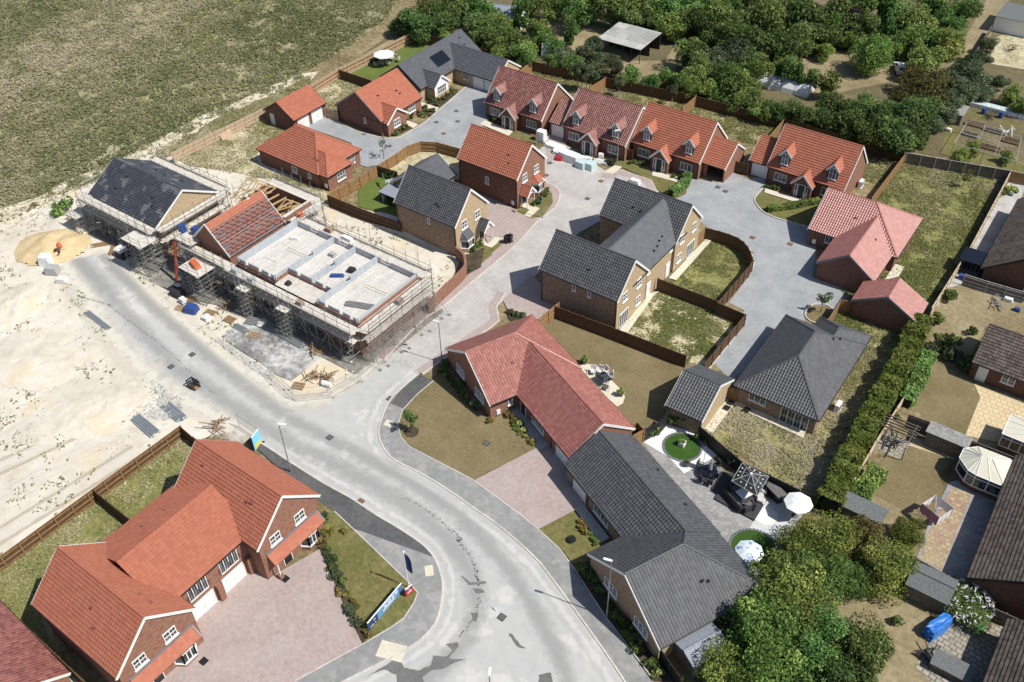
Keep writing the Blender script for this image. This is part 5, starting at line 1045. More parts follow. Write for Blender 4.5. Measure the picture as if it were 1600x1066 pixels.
for a, c in zip(outer, outer[1:]+outer[:1]):
    a, c = Vector((*a, 0)), Vector((*c, 0)); d = (c-a).normalized(); L = (c-a).length; segs = [(0, L)]
    if L > 5: segs = [(0, L*.2), (L*.28, L*.55), (L*.63, L*.8), (L*.87, L)] if abs(d.x) > .5 else [(0, L)]
    mb = MB(); mo = MB()
    for s0, s1 in segs: ribbon(mb, [a+d*s0, a+d*s1], .12, zf, zw, off=.2); ribbon(mo, [a+d*s0, a+d*s1], .11, zf, zf+.4, off=.06)
    ribbon(mb, [a, a+d*L], .118, zf, zf+.3, off=.2)
    th.part('inner_leaf', mb, M['block']); th.part('outer_leaf', mo, M['brick_red'])
for x, y0 in ((-72.3, 54.3), (-68.85, 54.4), (-65.4, 52.2)):
    mb = MB(); L = Y1-.3-y0
    for s0, s1, zz in ((0, .42, zw+.05), (.42, .52, zf+.35), (.52, 1, zw+.05)): mb.box((x, y0+L*(s0+s1)/2, (zf+zz)/2), (.22, L*(s1-s0)-.01, zz-zf))
    th.part('party_wall', mb, M['block'])
mb = MB(); mb.box((X0+.1, 57, zf+.45), (.22, 9.4, .9)); th.part('party_wall', mb, M['block'])
for x, y, L, a in ((-74.5, 57.5, 3.2, 0), (-74.7, 57.9, 3.0, .02), (-76, 55, 2.0, .05), (-62, 57.5, 3.0, .03), (-62.1, 57.9, 3.1, 0), (-62, 55, 2.2, 1.6)): mb = MB(); mb.beam((x-L/2*math.cos(a), y-L/2*math.sin(a), zf+.04), (x+L/2*math.cos(a), y+L/2*math.sin(a), zf+.04), .22, .05); th.part('loose_board', mb, M['deck'])
scaffold('long tube scaffold along the front and end of the block shell', [((-87.2, 51.9), (-79.0, 51.9), (0, -1)), ((-79.0, 51.7), (-59.1, 51.7), (0, -1)), ((-59.1, 51.8), (-59.1, 62.3), (1, 0)), ((-59.1, 62.3), (-79.2, 62.3), (0, 1))], seed=6, lifts=(1.55, 3.1, 4.4), extra=(.5, .9, 1.2, 1.9, 2.3, 2.7, 3.5, 3.9))
scaffold('tube scaffold behind the half tiled roof round the roof truss area', [((-88.6, 61.8), (-88.6, 66.3), (-1, 0)), ((-88.6, 66.3), (-80.4, 66.3), (0, 1)), ((-80.2, 66.2), (-80.2, 62.0), (1, 0))], seed=9)
loading_bay('loading tower with orange bag beside the half tiled roof gable', -82.4, 49.2, 3.6, 2.4, 4.2, 7); loading_bay('small inner loading bay between the two unfinished roofs', -86.8, 52.0, 3.0, 1.9, 4.9, 8)
for k_, (x, y) in enumerate(((-75.2, 50.0), (-68.8, 50.0))): loading_bay(('braced tower standing out from the block shell scaffold, nearer the half tiled house', 'braced tower standing out from the middle of the block shell scaffold')[k_], x, y, 1.6, 1.2, 3.9, 20+k_)
th = Thing('wing_walls', 'roofless rear wing with pale wall tops and timber trusses beside the half tiled roof', 'building', -84.5, 64)
mb = MB()
for p in ([(-88.2, 61.4), (-88.2, 65.9), (-80.6, 65.9), (-80.6, 61.4)],): ribbon(mb, [Vector((*q, 0)) for q in p], .3, 0, 5.0)
th.part('wall', mb, M['brick_red']); mb = MB(); ribbon(mb, [Vector((*q, 0)) for q in p], .5, 5.0, 5.1); th.part('wall_plate', mb, M['deck'])
mb = MB()
for i in range(6): mb.beam((-87.6+i*1.3, 61.5, 4.2), (-87.2+i*1.3, 65.7, 4.2), .1, .2)
th.part('floor_joists', mb, M['timber'])
def truss(name, label, p, d, span, rise, z, m):
    th = Thing(name, label, 'roof truss', p[0], p[1]); mb = MB(); p = Vector((*p, z)); d = Vector((*d, 0)).normalized(); a, c, t = p-d*span/2, p+d*span/2, p+Vector((0, 0, rise))
    for s_, e_ in ((a, c), (a, t), (c, t), (p, a.lerp(t, .5)), (p, c.lerp(t, .5))): mb.beam(s_, e_, .06, .14)
    th.part('truss_members', mb, m); return th
for k_, (x, y, dd) in enumerate(((-88.4, 63.2, (0.25, 1)), (-87.2, 62.9, (.1, 1)), (-86.2, 63.0, (0, 1)))): truss('roof_truss', ('yellow roof truss standing furthest left beyond the half tiled roof', 'middle of three yellow roof trusses beyond the half tiled roof', 'yellow roof truss nearest the half tiled roof verge')[k_], (x, y), dd, 5.2, 1.9, 5.1, M['timber'])
truss('roof_truss', 'short yellow roof truss lying at the right end of the roofless wing', (-81.6, 63.2), (.5, 1), 3.2, 1.2, 5.1, M['timber'])
th = Thing('rubbish_chute', 'red rubbish chute leaning between the unfinished houses', 'chute', -87.2, 49.3); mb = MB(); a, c = Vector((-87.1, 48.9, .2)), Vector((-87.3, 50.3, 5.2))
for i in range(8): mb.tube(a.lerp(c, i/8), a.lerp(c, (i+1)/8), .15, .19, n=10, cap=False)
M['chute'] = plain('red plastic', (.33, .05, .03), .5); M['orange'] = plain('orange plastic', (.52, .13, .05), .5); M['blue'] = plain('blue plastic', (.03, .07, .24), .5)
th.part('chute_sections', mb, M['chute'])
def soft(name, label, cat, c, dims, m, seed=0, group=None, rz=0, sag=.12):
    """lumpy bag or wrapped load"""
    bm = bmesh.new(); bmesh.ops.create_cube(bm, size=1); bmesh.ops.subdivide_edges(bm, edges=bm.edges[:], cuts=4, use_grid_fill=True); r_ = random.Random(seed)
    for v in bm.verts:
        k = 1-.18*(v.co.x**2+v.co.y**2)*2*(v.co.z+.5); v.co.x *= k; v.co.y *= k
        v.co += Vector((r_.uniform(-1, 1), r_.uniform(-1, 1), r_.uniform(-1, 1)*.8))*sag*.35
        v.co = Vector((v.co.x*dims[0], v.co.y*dims[1], max(0, (v.co.z+.5)*dims[2])))
    me = bpy.data.meshes.new(name); bm.to_mesh(me); bm.free(); me.materials.append(m); o = link(name, me, None, (c[0], c[1], c[2] if len(c) > 2 else 0), rz); return tag(o, label, cat, group)
M['bag_white'] = plain('white woven bag', (.62, .62, .60), .8); M['bag_black'] = plain('black bag', (.03, .03, .035), .6); M['wrap'] = plain('white shrink wrap', (.74, .76, .76), .3, var=.08); M['wrap_blue'] = plain('bluish shrink wrap', (.48, .60, .61), .25, var=.12); M['brown_timber'] = plain('old pallet timber', (.26, .165, .085), .85, var=.3); M['dirty_wrap'] = plain('dusty grey wrap', (.38, .38, .37), .5)
for k_, (x, y, z) in enumerate(((-88.4, 52.4, 5.1), (-86.6, 53.0, 5.1))): o = soft('blue_barrel', ('blue plastic tub on the scaffold nearer the grey roof gable', 'blue plastic tub on the scaffold nearer the half tiled roof')[k_], 'tub', (x, y, z), (.75, .75, .95), M['blue'], k_, sag=.03)
soft('orange_bag', 'crumpled orange sheet on the loading tower deck', 'bag', (-82.7, 49.3, 4.25), (1.8, .8, .5), M['orange'], 3, rz=-.3)
def pallet(label, x, y, rz=0, z=0, tilt=None, group='timber pallets on the building site'):
    th = Thing('pallet', label, 'pallet', x, y, rz, z, group); mb = MB(); c, s_ = math.cos(rz), math.sin(rz); Q = lambda a, e, h: Vector((x+c*a-s_*e, y+s_*a+c*e, z+h))
    for i in range(7): mb.beam(Q(-.6+.2*i, -.5, .13), Q(-.6+.2*i, .5, .13), .12, .025)
    th.part('deck_slats', mb, M['brown_timber']); mb = MB()
    for e in (-.44, 0, .44): mb.beam(Q(-.62, e, .065), Q(.62, e, .065), .09, .1)
    th.part('bearers', mb, M['brown_timber']); return th
S2 = (250, 380, 4.846)
def at(z, p, h=0): return G(z[0]+p[0]/z[2], z[1]+p[1]/z[2], h)
for lb, p, rz in (('flat pallet beside the clear space in front of the scaffold, smallest of the row', (530, 585), .1), ('pallet lying on the grey concrete slab', (715, 705), .3), ('pallet stacked with brown boards right of the blue skip bag', (380, 535), .2), ('pallet tilted against the blue bag on its left', (160, 500), .4), ('pallet on top of the load behind the blue bag', (235, 440), .3)):
    q = at(S2, p); pallet(lb, q.x, q.y, rz, .3 if 'top' in lb else .05)
q = at(S2, (242, 520)); soft('skip_bag', 'open blue skip bag by the edge of the site road', 'bag', (q.x, q.y, .05), (1.5, 1.2, .85), M['blue'], 11, rz=.4, sag=.07)
q = at(S2, (140, 395)); soft('rubble_bag', 'black bag with white sheet by the red chute', 'bag', (q.x, q.y, .05), (1.6, 1.3, .9), M['bag_black'], 12); q = at(S2, (150, 365)); soft('rubble_bag', 'small white sheet bundle on the black bag', 'bag', (q.x, q.y, .6), (.8, .6, .4), M['bag_white'], 13, sag=.2)
q = at(S2, (355, 575)); soft('rubble_bag', 'pale crumpled bag in front of the brown boards', 'bag', (q.x, q.y, .05), (1.0, .9, .4), M['bag_white'], 14, sag=.25); q = at(S2, (180, 455)); soft('rubble_bag', 'white bag left of the blue skip bag', 'bag', (q.x, q.y, .3), (.8, .7, .5), M['bag_white'], 15, sag=.2)
S1 = (100, 260, 4.1)
q = at(S1, (380, 580)); soft('wrapped_load', 'black wrapped load with white top beside the grey road end', 'load', (q.x, q.y, .05), (1.7, 1.3, 1.05), M['bag_black'], 16, sag=.06); soft('wrapped_load', 'white cover on the black load by the road end', 'load', (q.x, q.y, 1.1), (1.5, 1.2, .25), M['wrap'], 17, sag=.15)
def bundle(name, label, cat, p0, p1, n, w, m, layers=2, seed=0):
    th = Thing(name, label, cat, (p0.x+p1.x)/2, (p0.y+p1.y)/2); r_ = random.Random(seed); d = (p1-p0).normalized(); nn = Vector((-d.y, d.x, 0)); 
    for l in range(layers):
        mb = MB()
        for i in range(n): o = nn*((i-(n-1)/2)*w/n); e = d*r_.uniform(-.25, .25); mb.beam(p0+o+e+Vector((0, 0, .1+.1*l)), p1+o+e+Vector((0, 0, .1+.1*l)), w/n*.8, .07)
        th.part('sections', mb, m)
    return th
S6 = (40, 380, 3.135)
bundle('steel_lintels', 'bundle of galvanised lintels lying left of the site road, furthest up', 'lintels', at(S6, (300, 342)), at(S6, (408, 425)), 4, .7, M['steel_sheet'], seed=1)
bundle('steel_lintels', 'galvanised sheet bundle nearest the garden fence corner', 'lintels', at(S6, (535, 855)), at(S6, (635, 940)), 5, 1.2, M['steel_sheet'], seed=2)
bundle('steel_lintels', 'galvanised sheet bundle above the lower left garden fence, right of another', 'lintels', at(S6, (690, 800)), at(S6, (770, 870)), 5, 1.2, M['steel_sheet'], seed=3)
bundle('steel_lintels', 'long grey lintels lying on the concrete slab by the scaffold', 'lintels', at(S2, (800, 625)), at(S2, (1090, 790)), 5, 1.1, M['steel_sheet'], 3, seed=4)
bundle('steel_lintels', 'short grey bundle at the top corner of the concrete slab', 'lintels', at(S2, (570, 630)), at(S2, (650, 675)), 4, .8, M['steel_sheet'], seed=5)
bundle('steel_frames', 'grey frame stack beside the pallet on the concrete slab', 'frames', at(S2, (660, 600)), at(S2, (740, 610)), 4, 1.1, M['steel_sheet'], 4, seed=6)
bundle('reinforcing_bars', 'thin dark bars lying on the right hand floor deck', 'bars', G(440+340/3.33, 320+515/3.33, 4.5), G(440+500/3.33, 320+540/3.33, 4.5), 5, .9, M['steel'], 1, seed=7)
bundle('timber_stack', 'timbers laid at the end of the site road', 'timber', at(S1, (180, 515)), at(S1, (295, 495)), 5, 1.0, M['brown_timber'], 1, seed=8); bundle('timber_stack', 'planks leaning upright beside the black wrapped load', 'timber', at(S1, (300, 570)), at(S1, (325, 510)), 3, .6, M['brown_timber'], 3, seed=9)
# sand, mixer and bags at the road end
def mound(name, label, cat, c, r, h, m, seed=0, sx=1, rz=0):
    bm = bmesh.new(); bmesh.ops.create_grid(bm, x_segments=26, y_segments=26, size=1); r_ = random.Random(seed); from mathutils import noise
    for v in bm.verts:
        d = v.co.length; d *= 1+.3*noise.noise(Vector((math.cos(math.atan2(v.co.y, v.co.x))*1.5, math.sin(math.atan2(v.co.y, v.co.x))*1.5, seed))); k = max(0, 1-d*d)**1.3; v.co.z = -.03+h*k*(1+.35*noise.noise(v.co*3+Vector((seed, 0, 0))))+.05*noise.noise(v.co*9)*k; v.co.x *= r*sx; v.co.y *= r
    bmesh.ops.delete(bm, geom=[v for v in bm.verts if (v.co.x/r/sx)**2+(v.co.y/r)**2 > 1], context='VERTS')
    me = bpy.data.meshes.new(name); bm.to_mesh(me); bm.free(); me.materials.append(m); o = link(name, me, None, (c[0], c[1], .05), rz); return tag(o, label, cat)
M['sandm'] = GM['sand']
q = G(82, 386); mound('sand_heap', 'heap of yellow building sand with the orange mixer on it', 'sand heap', (q.x, q.y), 4.4, .95, GM['sand'], 1, 1.15, .6); q = G(118, 350); mound('chalk_bank', 'low bank of pale soil beside the bush at the road end', 'soil bank', (q.x, q.y), 3.0, .7, GM['chalk'], 2, 1.6, .6)
q = G(640, 362); mound('soil_bank', 'long bank of pale soil between the scaffold and the brown garden fence', 'soil bank', (q.x, q.y), 1.7, .8, GM['chalk'], 3, 6.0, R(2))
for k_, (px, py, r_, h_) in enumerate(((60, 560, 5, .5), (140, 640, 6, .4), (20, 480, 4, .6))): q = G(px, py); mound('chalk_mound', ('low chalk mound below the lintels left of the site road', 'broad chalk mound above the lower left garden fence', 'chalk mound at the left picture edge with weeds')[k_], 'soil mound', (q.x, q.y), r_, h_, GM['chalk'], 5+k_, 1.3, k_)
q = G(97, 396, .3); th = Thing('cement_mixer', 'orange cement mixer on the sand heap', 'mixer', q.x, q.y, .5, .55); c = q+Vector((0, 0, .55))
mb = MB(); mb.lathe(c, [(.12, .35), (.3, .45), (.33, .7), (.22, .95), (.2, 1.0)], 12); th.part('drum', mb, M['orange']); mb = MB()
for sx in (-.4, .4): mb.tube(c+Vector((sx, -.45, 0)), c+Vector((0, 0, .6)), .035); mb.tube(c+Vector((sx, .45, 0)), c+Vector((0, 0, .6)), .035)
th.part('stand', mb, M['orange']); mb = MB()
for s in (-.42, .42): mb.tube(c+Vector((s, -.5, .1)), c+Vector((s+.06, -.5, .1)), .18, n=10)
th.part('wheels', mb, M['black'])
for k_, (px, py, d, mm, lb) in enumerate(((74, 413, (1.5, 1.2, 1.3), 'wrap', 'tall pack of white wrapped blocks beside the sand heap'), (84, 427, (1.7, 1.2, 1.0), 'dirty_wrap', 'grey wrapped pack with writing in front of the white blocks'), (98, 440, (1.3, 1.0, .55), 'bag_white', 'low opened pale pack nearest the site road'))):
    q = G(px, py); soft('block_pack', lb, 'pack', (q.x, q.y, .05), d, M[mm], 30+k_, sag=.04, rz=.5)
q = G(304, 606); th = Thing('brick_grab', 'black pallet crate standing at the left edge of the site road', 'crate', q.x, q.y, .3, .1); mb = MB()
for s in (-.55, -.18, .18, .55): mb.beam(q+Vector((s, -.35, .1)), q+Vector((s, -.35, 1.0)), .08, .08); mb.beam(q+Vector((s, .35, .1)), q+Vector((s, .35, 1.0)), .08, .08); mb.beam(q+Vector((s, -.35, 1.0)), q+Vector((s, .35, 1.0)), .16, .05)
th.part('uprights', mb, M['pipe']); mb = MB()
for z in (.25, .6, .95): mb.beam(q+Vector((-.65, -.38, z)), q+Vector((.65, -.38, z)), .05, .1); mb.beam(q+Vector((-.65, .38, z)), q+Vector((.65, .38, z)), .05, .1)
th.part('rails', mb, M['black']); mb = MB(); mb.box(q+Vector((0, 0, .12)), (1.2, .75, .06)); th.part('base', mb, M['brown_timber'])
# site corner: loose frames, drum, mesh fencing panels
S3 = (440, 440, 4.846)
def heras(label, a, b):
    th = Thing('mesh_fence_panel', label, 'mesh fence', a.x, a.y, 0, 0, 'mesh fence panels round the site corner'); mb = MB()
    for z in (.15, 1.0, 1.95): mb.tube(a+Vector((0, 0, z)), b+Vector((0, 0, z)), .02, n=5)
    for p in (a, b): mb.tube(p, p+Vector((0, 0, 2.0)), .022, n=5)
    th.part('tube_frame', mb, M['steel']); mb = MB(); n = int((b-a).length/.2)
    for i in range(1, n): p = a.lerp(b, i/n); mb.tube(p+Vector((0, 0, .15)), p+Vector((0, 0, 1.95)), .006, n=3, cap=False)
    th.part('wire_mesh', mb, M['steel'])
    for p in (a, b): mb = MB(); mb.box(p+Vector((0, 0, .06)), (.65, .24, .13), .6); th.part('foot_block', mb, M['black'])
hp = [at(S3, p) for p in ((-90, 720), (100, 915), (370, 890), (595, 765), (770, 615), (935, 480))]
for i in range(5): heras(('mesh fence panel along the site road side of the corner', 'mesh fence panel across the rounded site corner', 'mesh fence panel right of the white drum', 'mesh fence panel beside the scaffold foot', 'mesh fence panel nearest the lane lamp post')[i], hp[i].lerp(hp[i+1], .03), hp[i].lerp(hp[i+1], .97))
def frame_pile(label, c, n, seed, m='brown_timber', sz=.6):
    th = Thing('timber_pile', label, 'timber pile', c.x, c.y); r_ = random.Random(seed); mb = MB()
    for i in range(n):
        a = r_.uniform(0, 6.3); p = c+Vector((r_.uniform(-sz, sz), r_.uniform(-sz, sz), .1+.08*i)); d = Vector((math.cos(a), math.sin(a), r_.uniform(-.05, .3)))*r_.uniform(.5, .95); mb.beam(p-d, p+d, .09, .05)
    th.part('loose_bars', mb, M[m])
frame_pile('tangle of rusty frames at the site corner, left one', at(S3, (235, 735)), 11, 1); frame_pile('tangle of rusty frames at the site corner, right one', at(S3, (340, 740)), 11, 2); frame_pile('rusty frame pile near the end of the concrete slab', at(S2, (1170, 840)), 10, 3); frame_pile('loose frames at the foot of the half tiled house tower', at(S2, (490, 500)), 9, 4); frame_pile('broken timber heap behind the garden fence corner', G(345, 672), 14, 5, sz=.8)
q = at(S3, (130, 800)); th = pallet('pallet box lying near the rounded site corner', q.x, q.y, .4, .1)
q = at(S3, (345, 795)); th = Thing('drum', 'white drum lying at the site corner', 'drum', q.x, q.y, 0, .1); mb = MB(); mb.tube(q+Vector((-.55, -.1, .35)), q+Vector((.45, .15, .35)), .3, n=14); th.part('barrel', mb, M['wrap']); mb = MB(); [mb.tube(q+Vector((x, .25*x+.04, .35)), q+Vector((x+.05, .25*x+.05, .35)), .32, n=14) for x in (-.3, .2)]; th.part('hoops', mb, M['bag_white'])
# roofer
def person(label, x, y, z, face=0, shirt=None, trousers=None, bend=.5):
    """one continuous crouching figure grown from a skeleton; clothing is split by material on the same skin"""
    J = {'pelvis': (0, 0, .55, .14), 'chest': (.18*bend*2, 0, .92, .16), 'neck': (.26*bend*2, 0, 1.08, .06), 'head': (.33*bend*2, 0, 1.22, .105), 'crown': (.35*bend*2, 0, 1.30, .085),
         'shL': (.18*bend*2, .19, .98, .07), 'elL': (.40, .26, .74, .05), 'haL': (.60, .20, .52, .04), 'shR': (.18*bend*2, -.19, .98, .07), 'elR': (.38, -.28, .72, .05), 'haR': (.56, -.16, .48, .04),
         'hipL': (0, .11, .52, .1), 'knL': (.34, .16, .46, .075), 'anL': (.10, .17, .08, .05), 'toL': (.27, .18, .04, .045), 'hipR': (0, -.11, .52, .1), 'knR': (.30, -.18, .34, .075), 'anR': (-.08, -.18, .08, .05), 'toR': (.09, -.19, .04, .045)}
    E_ = [('pelvis', 'chest'), ('chest', 'neck'), ('neck', 'head'), ('head', 'crown'), ('chest', 'shL'), ('shL', 'elL'), ('elL', 'haL'), ('chest', 'shR'), ('shR', 'elR'), ('elR', 'haR'), ('pelvis', 'hipL'), ('hipL', 'knL'), ('knL', 'anL'), ('anL', 'toL'), ('pelvis', 'hipR'), ('hipR', 'knR'), ('knR', 'anR'), ('anR', 'toR')]
    ks = list(J); me = bpy.data.meshes.new('person'); me.from_pydata([J[k][:3] for k in ks], [(ks.index(a), ks.index(b)) for a, b in E_], [])
    o = link('person', me, None, (x, y, z), face); tag(o, label, 'person')
    sk = o.modifiers.new('skin', 'SKIN'); 
    for i, k in enumerate(ks): me.skin_vertices[0].data[i].radius = (J[k][3],)*2
    me.skin_vertices[0].data[0].use_root = True; sk.use_smooth_shade = True
    sb = o.modifiers.new('sub', 'SUBSURF'); sb.levels = sb.render_levels = 1
    dg = bpy.context.evaluated_depsgraph_get(); nm = bpy.data.meshes.new_from_object(o.evaluated_get(dg)); o.modifiers.clear(); o.data = nm; nm.materials.clear()
    for mm in (plain('skin', (.45, .25, .17), .6), shirt, trousers): nm.materials.append(mm)
    for p in nm.polygons:
        c = p.center; d = min(((Vector(J[a][:3])-c).length, a) for a in ks)[1]
        p.material_index = 1 if d in ('chest', 'shL', 'shR', 'pelvis', 'elL', 'elR') else 2 if d[:2] in ('hi', 'kn', 'an', 'to') else 0
    hat = MB(); hx = J['crown'][0]; hat.lathe((hx, 0, 1.27), [(.155, 0), (.13, .015), (.12, .06), (.08, .11), (.02, .13)], 12); h_ = hat.build('hard_hat', M['wrap'], o); return o
hv = plain('yellow high visibility trousers', (.55, .60, .05), .7)
q = Vector((-84.2, 59.0, 7.55)); person('roofer in white top and yellow trousers crouching on the red ridge', q.x+.9, q.y, 6.95, R(170), plain('white shirt', (.75, .75, .74), .8), hv)

th = Thing('leaning_panel', 'spare pale fence panel leaning against the long timber fence', 'fence panel', *G(352, 222).xy); a, c = G(343, 219), G(360, 211); mb = MB(); d = (c-a).normalized(); n = Vector((d.y, -d.x, 0)); q = [a+n*.9, c+n*.9, c+Vector((0, 0, 1.6)), a+Vector((0, 0, 1.6))]; mb.poly(q); k = n*-.05; mb.poly([p+k for p in q[::-1]]); [mb.poly([q[i], q[i]+k, q[(i+1) % 4]+k, q[(i+1) % 4]]) for i in range(4)]; th.part('panel', mb, M['fence_pale'])

for lb, x, y, z, d, mm, rz in (('crumpled blue sheet on the second floor deck', -67.4, 57.0, 4.47, (1.6, .5, .25), 'blue', .6), ('dark tool bag beside the blue sheet on the deck', -66.6, 58.6, 4.47, (.9, .7, .5), 'bag_black', .3), ('grey blocks on the narrow floor deck', -70.6, 59.6, 4.47, (.9, .6, .4), 'dirty_wrap', 0), ('white sheet bundle on the first wide deck', -76.8, 59.5, 4.47, (1.1, .6, .25), 'bag_white', .4), ('stack of pale blocks on the front scaffold deck', -77.5, 50.9, 4.45, (1.0, .7, .6), 'block', 0), ('second stack of blocks on the front scaffold deck', -74.8, 50.9, 4.45, (.9, .7, .5), 'block', 0), ('mortar tub on the front scaffold deck', -70.9, 52.8, 4.47, (.6, .6, .35), 'bag_black', 0), ('stack of red bricks on the front scaffold deck', -67.2, 51.0, 4.45, (.9, .6, .5), 'brick_red', 0), ('stack of red bricks at the end scaffold deck', -58.4, 57.5, 4.45, (.6, .9, .5), 'brick_red', 0), ('red brick stack on the rear scaffold deck', -74.5, 63.0, 4.45, (1.0, .6, .5), 'brick_red', 0), ('pale board pack on the rear scaffold deck', -71.5, 63.0, 4.45, (1.6, .6, .35), 'wrap', 0), ('orange crate on the rear scaffold deck by the roofless wing', -79.6, 63.2, 4.45, (.9, .7, .6), 'orange', 0)):
    soft('site_load', lb, 'load', (x, y, z), d, M[mm], len(lb)*3 % 53, rz=rz, sag=.1)
# ---------------------------------------------------------------- street furniture, signs, vehicle
def lamp(label, px, h, aim, gz=.1):
    p = G(*px, gz); th = Thing('street_lamp', label, 'street lamp', p.x, p.y, 0, gz, 'street lamps of the estate'); mb = MB()
    mb.tube(p, p+Vector((0, 0, 1.2)), .085, n=10); mb.tube(p+Vector((0, 0, 1.2)), p+Vector((0, 0, h)), .055, .04, n=10); th.part('pole', mb, M['steel'])
    d = Vector((math.cos(aim), math.sin(aim), 0)); t = p+Vector((0, 0, h)); mb = MB(); mb.beam(t, t+d*.65, .2, .09); mb.beam(t-d*.08, t+d*.15, .1, .14); hd = th.part('lamp_head', mb, M['white_paint']); mb = MB(); mb.beam(t+d*.2+Vector((0, 0, -.05)), t+d*.6+Vector((0, 0, -.05)), .15, .03); th.part('diffuser', mb, M['wrap'], parent=hd)
lamp('street lamp on the dark footway beside the large orange roofed pair', (455, 738), 6.7, R(30)); lamp('street lamp beside the shaded corner of the rust roofed bungalow', (691, 567), 5.8, R(-170)); lamp('street lamp in front of the dark grey bungalow gable', (948, 965), 7.9, R(-165))
lamp('street lamp in front of the linked garage dormer house by the white slab', (963.8, 259), 5.6, R(-120)); lamp('street lamp on the kerb corner of the tall orange roofed house', (847.7, 340.5), 5.9, R(-20)); q = G(765, 1059, 6.7); lamp('street lamp rising at the bottom picture edge with only its head showing', (768, 1108), 5.0, R(120), .0)
M['navy'] = plain('navy cloth', (.012, .022, .10), .7); M['signblue'] = plain('light blue sign', (.13, .30, .50), .45, var=.05); M['signnavy'] = plain('navy sign', (.03, .055, .13), .45); M['signred'] = plain('red sign', (.55, .02, .03), .45); M['cyan'] = plain('pale cyan banner', (.22, .58, .75), .6, var=.1); M['yellow'] = plain('yellow', (.70, .58, .10), .6)
p = G(639, 918, .17); th = Thing('flagpole', 'white flagpole with navy feather flag beside the long blue sign', 'flag', p.x, p.y, 0, .17); mb = MB(); mb.tube(p, p+Vector((0, 0, 5.0)), .045, .03, n=8); th.part('pole', mb, M['white_paint']); mb = MB(); mb.lathe(p+Vector((0, 0, 5.0)), [(.02, 0), (.09, .05), (.09, .12), (.02, .18)], 8); th.part('finial', mb, M['white_paint'])
mb = MB(); d = Vector((.94, .34, 0)); pr = [(0, 4.85), (.22, 4.62), (.45, 4.3), (.66, 3.9), (.72, 3.2), (.66, 2.2), (.42, 2.1), (.2, 2.35), (0, 2.75)]; q = [p+d*a+Vector((-.3*a*a+.0, .25*math.sin(a*5)*.3, b)) for a, b in pr]
nn = Vector((-d.y, d.x, 0))*.012; mb.poly([k+nn for k in q]); mb.poly([k-nn for k in q[::-1]]); [mb.poly([q[i]-nn, q[(i+1) % 9]-nn, q[(i+1) % 9]+nn, q[i]+nn]) for i in range(9)]; th.part('flag', mb, M['navy'])
def board(name, label, a, b, z0, z1, m, cat='sign', t=.06, back=None):
    """upright sign board from a to b; returns thing, direction, normal towards the reader"""
    th = Thing(name, label, cat, (a.x+b.x)/2, (a.y+b.y)/2); d = (b-a).normalized(); n = Vector((d.y, -d.x, 0)); mb = MB(); mb.beam(a+Vector((0, 0, (z0+z1)/2)), b+Vector((0, 0, (z0+z1)/2)), t, z1-z0); th.part('panel', mb, m); mb = MB()
    for k in (.1, .5, .9): q = a.lerp(b, k)-n*.1; mb.tube(q, q+Vector((0, 0, z1-.1)), .05)
    th.part('posts', mb, M['brown_timber']); mb = MB(); mb.beam(a+Vector((0, 0, z1+.02)), b+Vector((0, 0, z1+.02)), .1, .05); th.part('top_trim', mb, M['white_paint']); return th, d, n
def marks(th, a, d, n, u0, u1, z, h, m, seed, dens=.8, w=(.06, .13)):
    r_ = random.Random(seed); mb = MB(); u = u0
    while u < u1:
        k = r_.uniform(*w)
        if r_.random() < dens: c = a+d*(u+k/2)+n*.045+Vector((0, 0, z+r_.uniform(-.02, .02))); mb.beam(c-d*k/2, c+d*k/2, .02, h*r_.uniform(.75, 1))
        u += k+.03
    th.part('lettering', mb, m)
a, b = ZP(480, 780, 4.633, [(447, 958), (690, 668)], .17); a.z = b.z = 0; th, d, n = board('sign_board', 'long blue sign board with white lettering on the corner lawn', a, b, .25, 1.35, M['signblue']); L = (b-a).length
mb = MB(); c = a+n*.035; mb.beam(c+d*.02+Vector((0, 0, .79)), c+d*L*.27+Vector((0, 0, .79)), .02, 1.04); th.part('navy_panel', mb, M['signnavy'])
mb = MB(); c = a+n*.036; mb.beam(c+d*L*.89+Vector((0, 0, .80)), c+d*L*.99+Vector((0, 0, .80)), .02, .9); th.part('photo_panel', mb, plain('mid blue print', (.10, .18, .38), .5))
marks(th, a, d, n, L*.42, L*.86, 1.02, .26, M['white'], 2, .93); marks(th, a, d, n, L*.42, L*.80, .66, .2, M['white'], 3, .9); marks(th, a, d, n, L*.05, L*.22, .5, .12, M['white'], 4, .7); marks(th, a, d, n, L*.06, L*.2, .95, .14, M['wrap'], 5, .6)
a, b = G(634.5, 933.5, .17), G(645.5, 925, .17); a.z = b.z = 0; th, d, n = board('sign_board', 'small red sign with navy top at the foot of the flagpole', a, b, .3, 1.25, M['signred']); mb = MB(); c = n*.036; mb.beam(a+c+Vector((0, 0, 1.12)), b+c+Vector((0, 0, 1.12)), .02, .26); th.part('navy_panel', mb, M['signnavy']); mb = MB(); c = n*.037; q = a.lerp(b, .5)+c; mb.beam(q-d*.2+Vector((0, 0, .55)), q+d*.2+Vector((0, 0, .75)), .02, .12); mb.beam(q-d*.1+Vector((0, 0, .6)), q+d*.22+Vector((0, 0, .62)), .02, .1); th.part('arrow', mb, M['white']); marks(th, a, d, n, .06, .55, 1.13, .09, M['white'], 6)
a, b = G(399, 706, 0), G(409.5, 692, 0); th, d, n = board('banner', 'pale cyan banner fixed to mesh fence behind the orange roofed pair', a, b, .1, 2.0, M['cyan'], 'banner'); mb = MB(); c = n*.04; mb.beam(a+c+d*.1+Vector((0, 0, .5)), a+c+d*1.1+Vector((0, 0, .45)), .02, .5); th.part('printed_panel', mb, M['yellow'])
